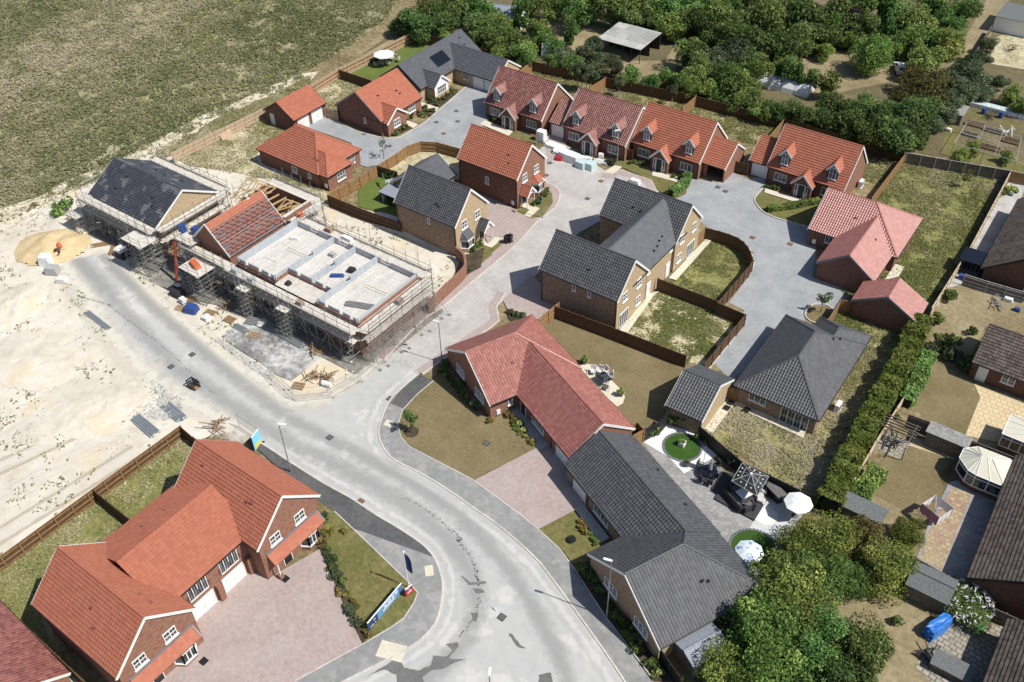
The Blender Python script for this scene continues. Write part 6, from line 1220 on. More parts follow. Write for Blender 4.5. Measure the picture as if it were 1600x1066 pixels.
heras('mesh fence panel running from the cyan banner along the footway', G(375, 669), G(409, 692)); 
def cover(label, z, p, m='lead', w=.62, d=.62, lv=.15, rz=0):
    q = G(z[0]+p[0]/z[2], z[1]+p[1]/z[2], lv) if len(z) == 3 else G(*p, lv)
    th = Thing('drain_cover', label, 'drain cover', q.x, q.y, rz, lv-.02, 'drain covers'); mb = MB(); mb.box(q, (w, d, .03), rz); th.part('frame', mb, M['pipe']); mb = MB(); mb.box(q+Vector((0, 0, .012)), (w-.1, d-.1, .02), rz); th.part('lid', mb, M[m])
M['rust'] = plain('rusty iron', (.20, .10, .05), .8); M['iron'] = plain('grey iron', (.11, .11, .11), .6)
C5 = (1060, 180, 4.846); C3 = (740, 60, 3.5525); C2 = (380, 30, 3.5525)
for lb, z, p, m, lv in (('grey drain cover in the court in front of the carport, left one', C5, (298, 545), 'iron', .04), ('grey drain cover in the court in front of the carport, right one', C5, (355, 577), 'iron', .04), ('rusty drain cover in the grey court beside the curved fence', C5, (560, 927), 'rust', .04), ('drain cover at the shadow edge by the rust roofed bungalow wall', C5, (845, 976), 'rust', .04),
                        ('orange round marked cover in the middle of the lane turning head', C3, (707, 793), 'rust', .13), ('dull cover in the lane below the orange marked cover', C3, (632, 890), 'iron', .13), ('rust brown cover by the tall orange roofed house kerb', C3, (403, 760), 'rust', .13), ('gully in front of the tall orange roofed house corner', C3, (423, 692), 'iron', .13),
                        ('dark cover in the grey courtyard nearest the bay window bungalow', C2, (1183, 510), 'iron', .12), ('reddish cover in the grey courtyard', C2, (1112, 635), 'rust', .12), ('grey cover at the left of a courtyard pair', C2, (1072, 572), 'iron', .12), ('grey cover at the right of a courtyard pair', C2, (1190, 568), 'iron', .12), ('gully by the kerb of the small gabled bungalow', C2, (672, 637), 'iron', .12), ('gully near the young tree in the grey courtyard', C2, (812, 705), 'iron', .12),
                        ('cover in the site road nearest the black crate', (40, 380, 3.135), (815, 545), 'iron', .15), ('paler cover in the site road below another', (40, 380, 3.135), (712, 605), 'iron', .15), ('large square cover in the road by the first lamp post', (240, 660, 2.625), (722, 62), 'iron', .15), ('rusty gully at the kerb opposite the corner lawn sign', (240, 660, 2.625), (848, 325), 'rust', .15), ('square cover in the lower road among wet patches', (560, 840, 3.2), (717, 398), 'iron', .15), ('gully at the junction kerb beside the dark footway', S3, (820, 888), 'iron', .15),
                        ('black doormat in front of the right gable door', (240, 660, 2.625), (540, 642), 'black', .19), ('black doormat in front of the left gable door', (240, 660, 2.625), (205, 980), 'black', .19), ('dark cover in the parched corner lawn', (600, 460, 3.331), (533, 775), 'iron', .18), ('dark cover in the rough lawn below the french windows', (1120, 470, 4.1), (615, 963), 'iron', .03), ('black drain grating by the garage side of the slab path', (1020, 420, 3.5525), (412, 770), 'black', .32), ('black drain grating on the slab path corner', (1020, 420, 3.5525), (433, 740), 'black', .32), ('black drain grating below the bungalow side window', (1020, 420, 3.5525), (523, 780), 'black', .32)):
    cover(lb, z, p, m, lv=lv)
for lb, z, p, w, d, rz in (('cream tactile slab at the lower dropped kerb', (560, 840, 3.2), (165, 568), 2.2, 1.5, R(20)), ('white slab in the footway beside the flagpole', (480, 780, 4.633), (883, 518), 1.1, .75, R(-45)), ('white slab in the footway near the corner lawn tree', (600, 460, 3.331), (25, 672), .9, .8, R(10))):
    q = G(z[0]+p[0]/z[2], z[1]+p[1]/z[2], .18); mb = MB(); mb.box((0, 0, 0), (w, d, .035)); o = mb.build('paving_slab', M['slab'], None, (q.x, q.y, .172), rz); tag(o, lb, 'paving slab')
# parked car among the trees
p = G(1405, 112); th = Thing('parked_car', 'white hatchback parked among trees beside the round bright green tree', 'car', p.x, p.y, R(-62)+AZ*0); y = R(118); c_, s_ = math.cos(y), math.sin(y); T = lambda x, yy, z: Vector((p.x+c_*x-s_*yy, p.y+s_*x+c_*yy, z))
M['carpaint'] = plain('white car paint', (.78, .78, .78), .2, var=.02)
prof = [(-1.85, .35), (-1.9, .75), (-1.75, .95), (-1.35, 1.38), (.25, 1.42), (.95, .98), (1.75, .85), (1.88, .6), (1.85, .35)]; mb = MB(); ins = lambda z: .78 if z < .96 else .62
for i in range(len(prof)-1): (x0, z0), (x1, z1) = prof[i], prof[i+1]; mb.poly([T(x0, -ins(z0), z0), T(x1, -ins(z1), z1), T(x1, ins(z1), z1), T(x0, ins(z0), z0)])
for s in (-1, 1): mb.poly([T(x, s*ins(z), z) for x, z in (prof if s > 0 else prof[::-1])])
mb.poly([T(-1.85, -.78, .35), T(-1.85, .78, .35), T(1.85, .78, .35), T(1.85, -.78, .35)]); th.part('body', mb, M['carpaint']); mb = MB(); mb.poly([T(-1.71, -.56, 1.0), T(-1.40, -.5, 1.34), T(-1.40, .5, 1.34), T(-1.71, .56, 1.0)][::-1]); mb.poly([T(-1.71, -.56, 1.02), T(-1.40, -.5, 1.36), T(-1.40, .5, 1.36), T(-1.71, .56, 1.02)]); th.part('rear_window', mb, M['glass'])
mb = MB(); mb.poly([T(.3, -.56, 1.41), T(.9, -.6, 1.03), T(.9, .6, 1.03), T(.3, .56, 1.41)]); th.part('windscreen', mb, M['glass'])
for s in (-1, 1):
    mb = MB(); mb.poly([T(-1.3, s*.69, 1.0), T(.75, s*.69, 1.0), T(.2, s*.64, 1.36), T(-1.25, s*.64, 1.34)][::s]); th.part('side_window', mb, M['glass']); mb = MB(); mb.beam(T(-1.9, s*.55, .8), T(-1.9, s*.75, .8), .06, .16); th.part('tail_light', mb, M['signred'])
    for x in (-1.2, 1.2): mb = MB(); mb.tube(T(x, s*.66, .3), T(x, s*.82, .3), .3, n=14); th.part('wheel', mb, M['black'])
mb = MB(); mb.beam(T(-1.95, -.76, .5), T(-1.95, .76, .5), .1, .16); th.part('bumper', mb, M['carpaint']); mb = MB(); mb.beam(T(-1.96, -.25, .7), T(-1.96, .25, .7), .03, .1); th.part('number_plate', mb, M['yellow'])
# deliveries on the lane
for lb, px, d, mm, rz in (('tall pack wrapped in white net beside the linked garage drive', (846, 220), (1.4, 1.2, 1.55), 'wrap', .1), ('long flat white insulation pack lying before the linked garage', (867, 232), (3.2, 1.4, .5), 'wrap', 0), ('white torn wrapping heap between the long packs', (876, 240), (2.2, 1.6, .5), 'bag_white', .2), ('white box shaped insulation pack with grey front on the lane', (890, 251), (3.4, 1.5, 1.1), 'wrap', -.03), ('left of two bluish wrapped brick packs on the lane', (909, 262), (1.5, 1.4, .95), 'wrap_blue', -.1), ('right of two bluish wrapped brick packs on the lane', (922, 264), (1.6, 1.4, .95), 'wrap_blue', -.1), ('loose white sheet by the bluish brick packs', (938, 254), (2.0, 1.0, .2), 'bag_white', .3), ('white sheet lying in front of the porch', (915, 248), (1.8, .9, .15), 'bag_white', .2), ('small red and white bag on the lane beside the insulation pack', (873, 251), (.9, .8, .5), 'signred', .3), ('white bundle at the corner of the porch pier', (939, 247), (.8, .7, .6), 'bag_white', .5)):
    q = G(*px); soft('wrapped_pack', lb, 'pack', (q.x, q.y, .1), d, M[mm], hash(lb) % 97 if 0 else len(lb), rz=rz, sag=.05 if 'sheet' not in lb and 'heap' not in lb else .2)
q = G(992, 288); soft('white_bag', 'white sheeted item by the kerb behind the semi-detached roof', 'bag', (q.x, q.y, .13), (1.6, .9, .6), M['bag_white'], 77)
def bin_(label, px, m, z=.1, rz=0, h=1.05):
    p = G(*px); th = Thing('wheelie_bin', label, 'bin', p.x, p.y, rz, z); c, s = math.cos(rz), math.sin(rz); mb = MB(); i = 0; bt = [(-.22, -.25), (.22, -.25), (.22, .25), (-.22, .25)]; q = [Vector((p.x+a*.85, p.y+b*.85, z)) for a, b in bt]; t = [Vector((p.x+a*1.2, p.y+b*1.25, z+h)) for a, b in bt]
    [mb.poly([q[k], q[(k+1) % 4], t[(k+1) % 4], t[k]]) for k in range(4)]; th.part('body', mb, m); mb = MB(); mb.box((p.x, p.y, z+h+.03), (.58, .68, .08)); th.part('lid', mb, m); mb = MB(); [mb.tube((p.x+sx, p.y+.26, z+.1), (p.x+sx+.06, p.y+.26, z+.1), .1, n=8) for sx in (-.25, .2)]; th.part('wheels', mb, M['black'])
bin_('black wheelie bin on the kerb in front of the tall buff house, left one', (792, 381), M['black']); bin_('black wheelie bin on the kerb in front of the tall buff house, right one', (797, 380), M['black'])
M['green'] = plain('green plastic', (.05, .22, .06), .5); bin_('green wheelie bin under the flowering buddleia', (1526, 990), M['green'], .03)
def heat_pump(label, px):
    p = G(*px); th = Thing('heat_pump', label, 'heat pump', p.x, p.y); mb = MB(); mb.box((p.x, p.y, .55), (.45, 1.0, .9)); th.part('case', mb, M['white']); mb = MB(); mb.box((p.x, p.y, .05), (.7, 1.2, .1)); th.part('base', mb, M['concrete']); mb = MB(); mb.tube((p.x+.21, p.y-.1, .55), (p.x+.25, p.y-.1, .55), .34, n=16); th.part('fan_grille', mb, M['iron'])
heat_pump('white heat pump at the right gable of the last dormer house', (1344, 292)); heat_pump('white heat pump beside the hipped grey bungalow wall', (1308, 641))
# ---------------------------------------------------------------- gardens
def parasol(label, px, r, h, m, base_z=.03, n=8, name='parasol', spokes=True):
    t = G(px[0], px[1], h); p = Vector((t.x, t.y, base_z)); th = Thing(name, label, 'parasol', p.x, p.y, 0, base_z); mb = MB(); mb.tube(p, Vector((p.x, p.y, h+.05)), .03, n=6); mb.lathe(p, [(.3, 0), (.3, .06), (.06, .1)], 12); th.part('pole', mb, M['iron'])
    mb = MB(); rim = [Vector((p.x+r*math.cos(2*math.pi*k/n+.3), p.y+r*math.sin(2*math.pi*k/n+.3), h-.42)) for k in range(n)]; top = Vector((p.x, p.y, h+.08))
    for k in range(n):
        a, b = rim[k], rim[(k+1) % n]; am, bm_ = a.lerp(top, .5)+Vector((0, 0, .05)), b.lerp(top, .5)+Vector((0, 0, .05)); mb.poly([a, b, bm_, am]); mb.poly([am, bm_, top]); mb.poly([b-Vector((0, 0, .1)), b, a, a-Vector((0, 0, .1))]); lo = Vector((0, 0, -.012)); mb.poly([top+lo, b+lo, a+lo])
    cn = th.part('canopy', mb, m)
    if spokes:
        mb = MB(); [mb.tube(a+Vector((0, 0, -.03)), top+Vector((0, 0, -.06)), .012, n=4) for a in rim]; th.part('ribs', mb, M['iron'], parent=cn)
    return th
M['canvas'] = plain('white canvas', (.80, .80, .78), .8, var=.03); M['canvas_blue'] = ground_mat('pale canvas with blue print', [(.3, (.62, .70, .76)), (.7, (.72, .78, .82))], .8, 2, bump=0, spots=[(1.6, .56, (.10, .20, .48), .85)], rough=.8)
parasol('white parasol over the corner sofa on the small green lawn', (599, 81), 1.75, 2.4, M['canvas']); parasol('plain white parasol beside the black bar counter', (1249, 781), 1.3, 2.35, M['canvas']); parasol('pale parasol printed with blue figures over the lower round lawn', (1172, 857), 1.25, 2.35, M['canvas_blue'])
def chair(label, x, y, rz, m, group=None, z=.04, name='garden_chair'):
    th = Thing(name, label, 'chair', x, y, rz, z, group); c, s = math.cos(rz), math.sin(rz); Q = lambda a, b, h: Vector((x+c*a-s*b, y+s*a+c*b, z+h))
    mb = MB(); mb.beam(Q(-.28, 0, .42), Q(.28, 0, .42), .56, .08); th.part('seat', mb, m); mb = MB(); mb.beam(Q(-.3, -.3, .72), Q(-.3, .3, .72), .07, .62); th.part('backrest', mb, m)
    for a in (-.26, .26):
        for b in (-.26, .26): mb = MB(); mb.tube(Q(a, b, 0), Q(a, b, .42), .02, n=5); th.part('leg', mb, M['iron'])
    for b in (-.29, .29): mb = MB(); mb.beam(Q(-.28, b, .64), Q(.26, b, .64), .06, .05); th.part('armrest', mb, m)
    return th
def table(label, x, y, rx, ry, rz, m, z=.04, round_=True, h=.72):
    th = Thing('garden_table', label, 'table', x, y, rz, z); c, s = math.cos(rz), math.sin(rz); mb = MB(); n = 16 if round_ else 4; off = 0 if round_ else math.pi/4; k_ = 1 if round_ else 1.414
    pts = [(x+c*rx*k_*math.cos(2*math.pi*k/n+off)-s*ry*k_*math.sin(2*math.pi*k/n+off), y+s*rx*k_*math.cos(2*math.pi*k/n+off)+c*ry*k_*math.sin(2*math.pi*k/n+off)) for k in range(n)]; mb.prism(pts, z+h-.05, z+h); th.part('table_top', mb, m)
    for a in (-.6, .6):
        for b in (-.6, .6): mb = MB(); mb.tube((x+c*a*rx-s*b*ry, y+s*a*rx+c*b*ry, z), (x+c*a*rx-s*b*ry, y+s*a*rx+c*b*ry, z+h-.05), .025, n=5); th.part('leg', mb, M['iron'])
    return th
def sofa(label, x, y, L, rz, m, cm, z=.04, d=.8):
    th = Thing('garden_sofa', label, 'sofa', x, y, rz, z); c, s = math.cos(rz), math.sin(rz); Q = lambda a, b, h: Vector((x+c*a-s*b, y+s*a+c*b, z+h)); mb = MB(); mb.beam(Q(-L/2, 0, .18), Q(L/2, 0, .18), d, .3); th.part('base', mb, m); mb = MB(); mb.beam(Q(-L/2, d/2-.06, .55), Q(L/2, d/2-.06, .55), .12, .5); th.part('backrest', mb, m)
    for a in (-L/2+.05, L/2-.05): mb = MB(); mb.beam(Q(a, -d/2, .42), Q(a, d/2, .42), .1, .3); th.part('armrest', mb, m)
    n = max(1, int(L/.7))
    for i in range(n): a = -L/2+.1+(L-.2)*(i+.5)/n; mb = MB(); mb.beam(Q(a-(L-.2)/n*.48, -.05, .39), Q(a+(L-.2)/n*.48, -.05, .39), d-.2, .13); th.part('cushion', mb, cm)
    return th
M['cush'] = plain('grey cushion', (.13, .125, .125), .9); M['cush_pale'] = plain('pale cushion', (.55, .54, .52), .9); M['wicker'] = plain('dark wicker', (.04, .04, .042), .8); M['wicker_pale'] = plain('pale wicker', (.42, .41, .38), .8); M['pot'] = plain('grey pot', (.12, .12, .12), .6)
U = (570, 55, 13.32)
q = at(U, (230, 520)); sofa('dark corner sofa under the white parasol on the small lawn', q.x, q.y, 2.4, R(80), M['wicker'], M['cush']); q = at(U, (530, 540)); table('pale round table beside the parasol on the small lawn', q.x, q.y, .85, .75, 0, M['wicker_pale'])
for i, (pp, rz) in enumerate((((240, 670), R(60)), ((370, 640), R(20)), ((490, 640), R(110)), ((640, 450), R(-120)), ((690, 560), R(180)))): q = at(U, pp); chair(('pale chair furthest left on the small green lawn', 'pale chair below the dark corner sofa', 'pale chair below the round table', 'pale chair above the round table', 'pale chair right of the round table')[i], q.x, q.y, rz, M['wicker_pale'], 'pale chairs on the small green lawn')
R1z = (900, 560, 6.6625)
q = at(R1z, (285, 250)); table('glass topped table on the cream patio behind the rust roofed bungalow', q.x, q.y, .75, .6, R(-24), M['glass'], round_=False)
for i, (pp, rz) in enumerate((((180, 165), R(-60)), ((255, 165), R(-80)), ((300, 165), R(-110)), ((355, 215), R(-140)), ((320, 325), R(100)))): q = at(R1z, pp); chair(('white chair nearest the far potted plant on the cream patio', 'grey sided chair at the far side of the glass table', 'white chair on the lawn side of the glass table', 'white chair at the right end of the glass table', 'white chair on the house side of the glass table')[i], q.x, q.y, rz, M['bag_white'], 'chairs on the cream patio')
def pot(label, px, r=.32, h=.5, z=.04, m='pot', name='plant_pot'):
    p = G(*px); th = Thing(name, label, 'plant pot', p.x, p.y, 0, z); mb = MB(); mb.lathe((p.x, p.y, z), [(r*.7, 0), (r, h), (r*1.08, h), (r*1.08, h-.06)], 12); th.part('container', mb, M[m]); mb = MB(); mb.lathe((p.x, p.y, z+h-.05), [(r*.9, 0), (r*.85, .03)], 12); th.part('soil', mb, GM['bed']); return p
P1 = (980, 620, 3.80625)
th = Thing('planter', 'square white planter in the middle of the upper round lawn', 'planter', *at(P1, (325, 290)).xy); q = at(P1, (325, 290)); mb = MB(); mb.box((q.x, q.y, .3), (.6, .6, .55)); th.part('box', mb, M['white_paint']); mb = MB(); mb.box((q.x, q.y, .57), (.48, .48, .05)); th.part('soil', mb, GM['bed'])
for nm, c, r, lb in (('stone_edging', (1066, 699), 1.85, 'ring of grey edging stones round the upper round lawn'), ('stone_edging', (1178, 858), 2.1, 'ring of grey edging stones round the lower round lawn')):
    c = G(*c); mb = MB(); n = 44
    for k in range(n): a = 2*math.pi*k/n; mb.box((c.x+r*math.cos(a), c.y+r*math.sin(a), .07), (.2, .2, .1), a)
    tag(mb.build(nm, M['lead']), lb, 'edging')
# gazebo, deck, sofas
gz = [Vector((-19.61, 57.66, 2.3)), Vector((-18.04, 55.2, 2.3)), Vector((-15.44, 56.69, 2.3)), Vector((-16.5, 59.4, 2.3))]; gz = GP([(1143, 752), (1183, 776), (1201, 745), (1160, 723)], 2.3); gc = sum(gz, Vector())/4
th = Thing('gazebo', 'black gazebo with pale ribs and small lights on the charcoal deck', 'gazebo', gc.x, gc.y); top = gc+Vector((0, 0, .75)); M['gaz'] = plain('dark gazebo cloth', (.022, .024, .026), .6); cnv = MB()
for i in range(4): cnv.poly([gz[i], gz[(i+1) % 4], top]); cnv.poly([top+Vector((0, 0, -.03)), gz[(i+1) % 4]+Vector((0, 0, -.03)), gz[i]+Vector((0, 0, -.03))])
cn = th.part('canopy', cnv, M['gaz'])
for i in range(4):
    a, b = gz[i], gz[(i+1) % 4]; mb = MB(); mb.tube(Vector((a.x, a.y, .05)), a, .05, n=6); th.part('post', mb, M['gaz'])
    mb = MB(); U_ = Vector((0, 0, .03)); mb.tube(a+U_, top+U_, .035, n=5); mb.tube(a.lerp(b, .5)+U_, top+U_, .03, n=5); mb.tube(a.lerp(top, .45)+U_, b.lerp(top, .45)+U_, .025, n=5); mb.tube(a+U_, b+U_, .025, n=5); th.part('ribs', mb, M['dirty_wrap'], parent=cn)
    mb = MB(); [mb.lathe(a.lerp(b, k).lerp(top, .22)+Vector((0, 0, .03)), [(.05, 0), (.08, .05), (.03, .1)], 6) for k in (.25, .5, .75)]; th.part('lights', mb, M['white'], parent=cn)
mb = MB(); mb.lathe(top, [(.12, 0), (.12, .08), (.04, .14)], 8); th.part('cap', mb, M['white'])
dk = ZP(1090, 690, 8.2, [(320, 400), (175, 625), (250, 680), (215, 750), (722, 1025), (900, 740), (880, 600), (560, 470)]); mb = MB(); mb.prism([(p.x, p.y) for p in dk], 0, .22); tag(mb.build('deck_platform', GM['decking']), 'raised charcoal decking under the black gazebo', 'deck')
Dz = (1090, 690, 8.2)
def dz(p): return at(Dz, p, .22)
q = dz((470, 770)); sofa('long dark sofa along the house side of the deck', q.x, q.y, 2.6, R(153), M['wicker'], M['cush'], .22); q = dz((640, 860)); sofa('short dark sofa at the corner of the deck', q.x, q.y, 1.3, R(243), M['wicker'], M['cush'], .22); q = dz((470, 620)); sofa('dark sofa in the shade under the gazebo', q.x, q.y, 1.5, R(65), M['wicker'], M['cush'], .22); q = dz((600, 690)); table('low white table partly under the gazebo', q.x, q.y, .75, .55, R(65), M['white_paint'], .22, False, .45)
for i, p in enumerate(((810, 770), (790, 715), (850, 640))): q = dz(p); soft('cushion', ('pale cushion at the lower edge of the gazebo', 'pale cushion by the right gazebo post', 'pale cushion below the bar counter')[i], 'cushion', (q.x, q.y, .25), (.75, .55, .3), M['cush_pale'], i, rz=i)
q = G(1207, 773); th = Thing('bar_counter', 'black bar counter with grey top beside the plain white parasol', 'bar', q.x, q.y, R(-25)); mb = MB(); mb.box((q.x, q.y, .5), (2.3, .8, 1.0), R(-25)); th.part('cabinet', mb, M['black']); mb = MB(); mb.box((q.x, q.y, 1.02), (2.5, 1.0, .07), R(-25)); th.part('counter_top', mb, M['cush']); mb = MB(); mb.box((q.x+.1, q.y, 1.08), (.35, .3, .05), R(-25)); th.part('tray', mb, M['lead'])
q = at(Dz, (130, 440)); table('dark glass table with closed parasol on the grey patio', q.x, q.y, .85, .75, R(20), M['solar']); p = Vector((q.x+.1, q.y+.1, 0)); th = Thing('closed_parasol', 'closed grey parasol standing through the dark glass table', 'parasol', p.x, p.y); mb = MB(); mb.tube(p+Vector((0, 0, .1)), p+Vector((0, 0, 2.5)), .025); th.part('pole', mb, M['iron']); mb = MB(); mb.lathe(p, [(.2, 1.0), (.17, 1.4), (.1, 2.0), (.03, 2.5)], 7); th.part('canopy', mb, M['dirty_wrap'])
for i, (pp, rz) in enumerate((((30, 350), R(0)), ((60, 520), R(60)), ((150, 560), R(100)), ((240, 470), R(170)), ((230, 340), R(230)))): q = at(Dz, pp); chair(('dark chair on the gravel side of the glass table', 'dark chair nearest the grey bungalow roof', 'dark chair at the lower end of the glass table', 'dark chair by the deck edge', 'dark chair near the black fence')[i], q.x, q.y, rz, M['wicker'], 'dark chairs round the glass table')
p = G(1098, 798, 0); p0 = at(Dz, (60, 360)); th = Thing('flag_line_pole', 'thin tall white pole leaning over the grey patio', 'pole', p0.x, p0.y); mb = MB(); mb.tube(Vector((p0.x, p0.y, 0)), Vector((p0.x, p0.y, 3.4)), .025, n=6); th.part('pole', mb, M['steel'])
for i, px in enumerate(((1133, 703), (1141, 712), (1147, 720), (1226, 758), (1120, 690))): q = G(px[0], px[1], 1.1); mb = MB(); mb.lathe((0, 0, 0), [(.05, -.14), (.17, 0), (.05, .14)], 10); o = mb.build('wall_ornament', M['white' if i < 4 else 'lead'], None, (q.x, q.y, 1.1)); o.scale = (.5, 1, 1); tag(o, ('pale ornament highest on the black fence by the gravel', 'round ornament on the black fence beside a shrub', 'ornament on the black fence nearest the gazebo', 'round white ornament on the black fence behind the bar', 'small grey ornament on the black fence end')[i], 'ornament')
th = Thing('shed', 'pale blue grey shed roof at the low end of the grey bungalow', 'shed', *G(1092, 1025).xy, R(-25)); q = G(1092, 1025); b = Block(q.x, q.y, R(65), 3.4, 2.6, 1.8, 2.25); walls(th, b, M['fence_grey']); M['shedroof'] = plain('pale felt', (.24, .27, .31), .7); roof(th, b, M['shedroof'], FLAT, ov=.1, gutter=(0, 0), course=1.2, barge=(0, 0))
# neighbours
def octa(label, pts, z0, z1, apex0, apex1):
    th = Thing('conservatory', label, 'conservatory', pts[0].x, pts[0].y); n = len(pts); c = sum(pts, Vector())/n; mb = MB(); mb.prism([(p.x, p.y) for p in [q.lerp(c, .06) for q in pts]], 0, .6); th.part('base_wall', mb, M['brick_old']); mb = MB(); mb.prism([(p.x, p.y) for p in [q.lerp(c, .08) for q in pts]], .6, z0-.1); th.part('glazing', mb, M['glass']); fr = MB()
    for i in range(n):
        a, b = pts[i].lerp(c, .06), pts[(i+1) % n].lerp(c, .06); k = max(1, int((b-a).length/.8))
        for j in range(k): p = a.lerp(b, j/k); fr.beam(Vector((p.x, p.y, .6)), Vector((p.x, p.y, z0)), .09)
        for z in (.64, z0-.45, z0-.08): fr.beam(Vector((a.x, a.y, z)), Vector((b.x, b.y, z)), .08, .08)
    th.part('frame', fr, M['white']); mb = MB(); ribs = MB(); M.setdefault('poly', plain('cream polycarbonate', (.66, .63, .50), .4, var=.05))
    for i in range(n):
        a, b = Vector((*pts[i].xy, z0)), Vector((*pts[(i+1) % n].xy, z0)); ap = apex0 if (a-apex0).length < (a-apex1).length else apex1; bp = apex0 if (b-apex0).length < (b-apex1).length else apex1
        mb.poly([a, b, bp] if ap == bp else [a, b, bp, ap]); k = max(2, int((b-a).length/.85))
        for j in range(k): p = a.lerp(b, j/k); ribs.tube(p+Vector((0, 0, .02)), ap.lerp(bp, j/k)+Vector((0, 0, .03)), .03, n=5)
        ribs.tube(a, b, .04, n=5)
    rf = th.part('roof_panels', mb, M['poly']); th.part('glazing_bars', ribs, M['white'], parent=rf)
octa('octagonal cream roofed conservatory on the old house above the pink and sand patio', [Vector((*p, 0)) for p in ((-2.0, 71.8), (-2.0, 73.2), (-.95, 74.2), (2.4, 74.3), (2.4, 70.55), (-.1, 70.5), (-.9, 70.7))], 2.2, 3.2, Vector((-.28, 72.2, 3.15)), Vector((.6, 72.3, 3.15)))
octa('lean-to cream roofed conservatory at the right edge above the cream patio', [Vector((*p, 0)) for p in ((.4, 77.2), (.4, 80.4), (4.2, 80.4), (4.2, 77.2))], 2.2, 2.8, Vector((3.4, 79.0, 2.8)), Vector((3.4, 78.4, 2.8)))
th = Thing('pergola', 'dark timber pergola over a small patio beside the hedge', 'pergola', -8, 73); pg = [Vector((-9.5, 73.7, 2)), Vector((-6.5, 76.0, 2)), Vector((-6.5, 71.0, 2)), Vector((-9.1, 71.0, 2))]; pg = [Vector((-9.6, 73.6, 2)), Vector((-6.5, 73.6, 2)), Vector((-6.5, 70.6, 2)), Vector((-9.6, 70.6, 2))]
for p in pg: mb = MB(); mb.beam(Vector((p.x, p.y, 0)), p, .1); th.part('post', mb, M['fence_grey'])
for i in range(5): y = 73.6-i*.42; mb = MB(); mb.beam((-10.0, y, 2.1), (-6.1, y, 2.1), .07, .14); th.part('rafter', mb, M['fence_grey'])
for x in (-9.6, -6.5): mb = MB(); mb.beam((x, 73.9, 2.0), (x, 70.3, 2.0), .07, .12); th.part('beam', mb, M['fence_grey'])
sheet('pergola_floor', [Vector((-9.6, 73.6, 0)), Vector((-6.5, 73.6, 0)), Vector((-6.5, 70.6, 0)), Vector((-9.6, 70.6, 0))], 'crazy', 7)
frame_pile('dark garden furniture heap under the pergola', Vector((-8.0, 72.3, .05)), 12, 21, 'wicker', .7)
def lean(label, x0, x1, y0, y1, z0, z1, m, wm='fence_grey', open_=False, rm=None, name='shed', cat='shed', rz=0):
    th = Thing(name, label, cat, (x0+x1)/2, (y0+y1)/2); mb = MB(); P = [Vector((x0, y0, 0)), Vector((x1, y0, 0)), Vector((x1, y1, 0)), Vector((x0, y1, 0))]; zz = (z0, z0, z1, z1)
    if open_:
        n = 5
        for i in range(n+1):
            for j in (0, 1): p = P[0].lerp(P[1], i/n) if j == 0 else P[3].lerp(P[2], i/n); q = MB(); q.beam(p, p+Vector((0, 0, (z0, z1)[j])), .1); th.part('post', q, M['wicker'])
        mb.poly([P[2], P[3], P[3]+Vector((0, 0, z1)), P[2]+Vector((0, 0, z1))]); th.part('back_wall', mb, M['wicker']); mb = MB(); mb.poly([P[0].lerp(P[3], .5), P[1].lerp(P[2], .5), P[1].lerp(P[2], .5)+Vector((0, 0, z0)), P[0].lerp(P[3], .5)+Vector((0, 0, z0))]); th.part('inner_wall', mb, M['wicker'])
    else:
        for i in range(4): a, b = P[i], P[(i+1) % 4]; mb.poly([a, b, b+Vector((0, 0, zz[(i+1) % 4])), a+Vector((0, 0, zz[i]))])
        th.part('wall', mb, M[wm])
    mb = MB(); o = .15; t = [Vector((x0-o, y0-o, z0+.03)), Vector((x1+o, y0-o, z0+.03)), Vector((x1+o, y1+o, z1+.03)), Vector((x0-o, y1+o, z1+.03))]; lo = [p-Vector((0, 0, .07)) for p in t]; mb.poly(t); mb.poly(lo[::-1]); [mb.poly([lo[i], lo[(i+1) % 4], t[(i+1) % 4], t[i]]) for i in range(4)]; th.part('roof', mb, rm or M[m]); return th, t
M['felt_grey'] = plain('grey roofing felt', (.13, .14, .14), .85, var=.25); M['boards_grey'] = plain('weathered grey boards', (.25, .25, .24), .85, var=.3, scale=3)
lean('long grey boarded lean-to roof between pergola and octagonal conservatory', -5.5, -1.8, 73.8, 75.0, 1.9, 2.1, 'boards_grey')
lean('grey felt roofed shed beside the round bush', *[G(1337, 812).x-2.1, G(1337, 812).x+2.1, G(1337, 812).y-.7, G(1337, 812).y+.8], 1.8, 2.0, 'felt_grey'); q = G(1447, 930); th = Thing('shed', 'dark pitched roof garden shed above the straw lawn', 'shed', q.x, q.y); b = Block(q.x, q.y, 0, 3.3, 2.6, 1.8, 2.4); walls(th, b, M['fence_grey']); roof(th, b, M['felt_grey'], FLAT, ov=.12, gutter=(0, 0), course=1.4, barge=(0, 0))
q = G(1484, 1050); lean('grey flat box lid near the bottom edge of the broken slab yard', q.x-1.4, q.x+1.4, q.y-.6, q.y+.7, .8, .9, 'felt_grey', name='storage_box', cat='storage box')
q = G(1522, 402, 1.9); lean('dark blue canopy with white rim against the old house', q.x-1.2, q.x+1.2, q.y-1.2, q.y+1.3, 1.95, 2.05, 'solar', 'fence_grey', True, name='canopy', cat='canopy')
q = G(1502, 436); soft('blue_tub', 'blue tub below the dark canopy', 'tub', (q.x, q.y, 0), (.8, .6, .6), M['blue'], 51, sag=.03)
q = G(1462, 985); soft('tarpaulin_cover', 'bright blue tarpaulin over a seat on the straw lawn edge', 'tarpaulin', (q.x, q.y, 0), (1.0, 2.6, 1.2), M['blue'], 52, sag=.16, rz=-.35); M['tarp'] = plain('bright blue tarp', (.03, .17, .55), .4); bpy.data.objects['tarpaulin_cover'].data.materials[0] = M['tarp']
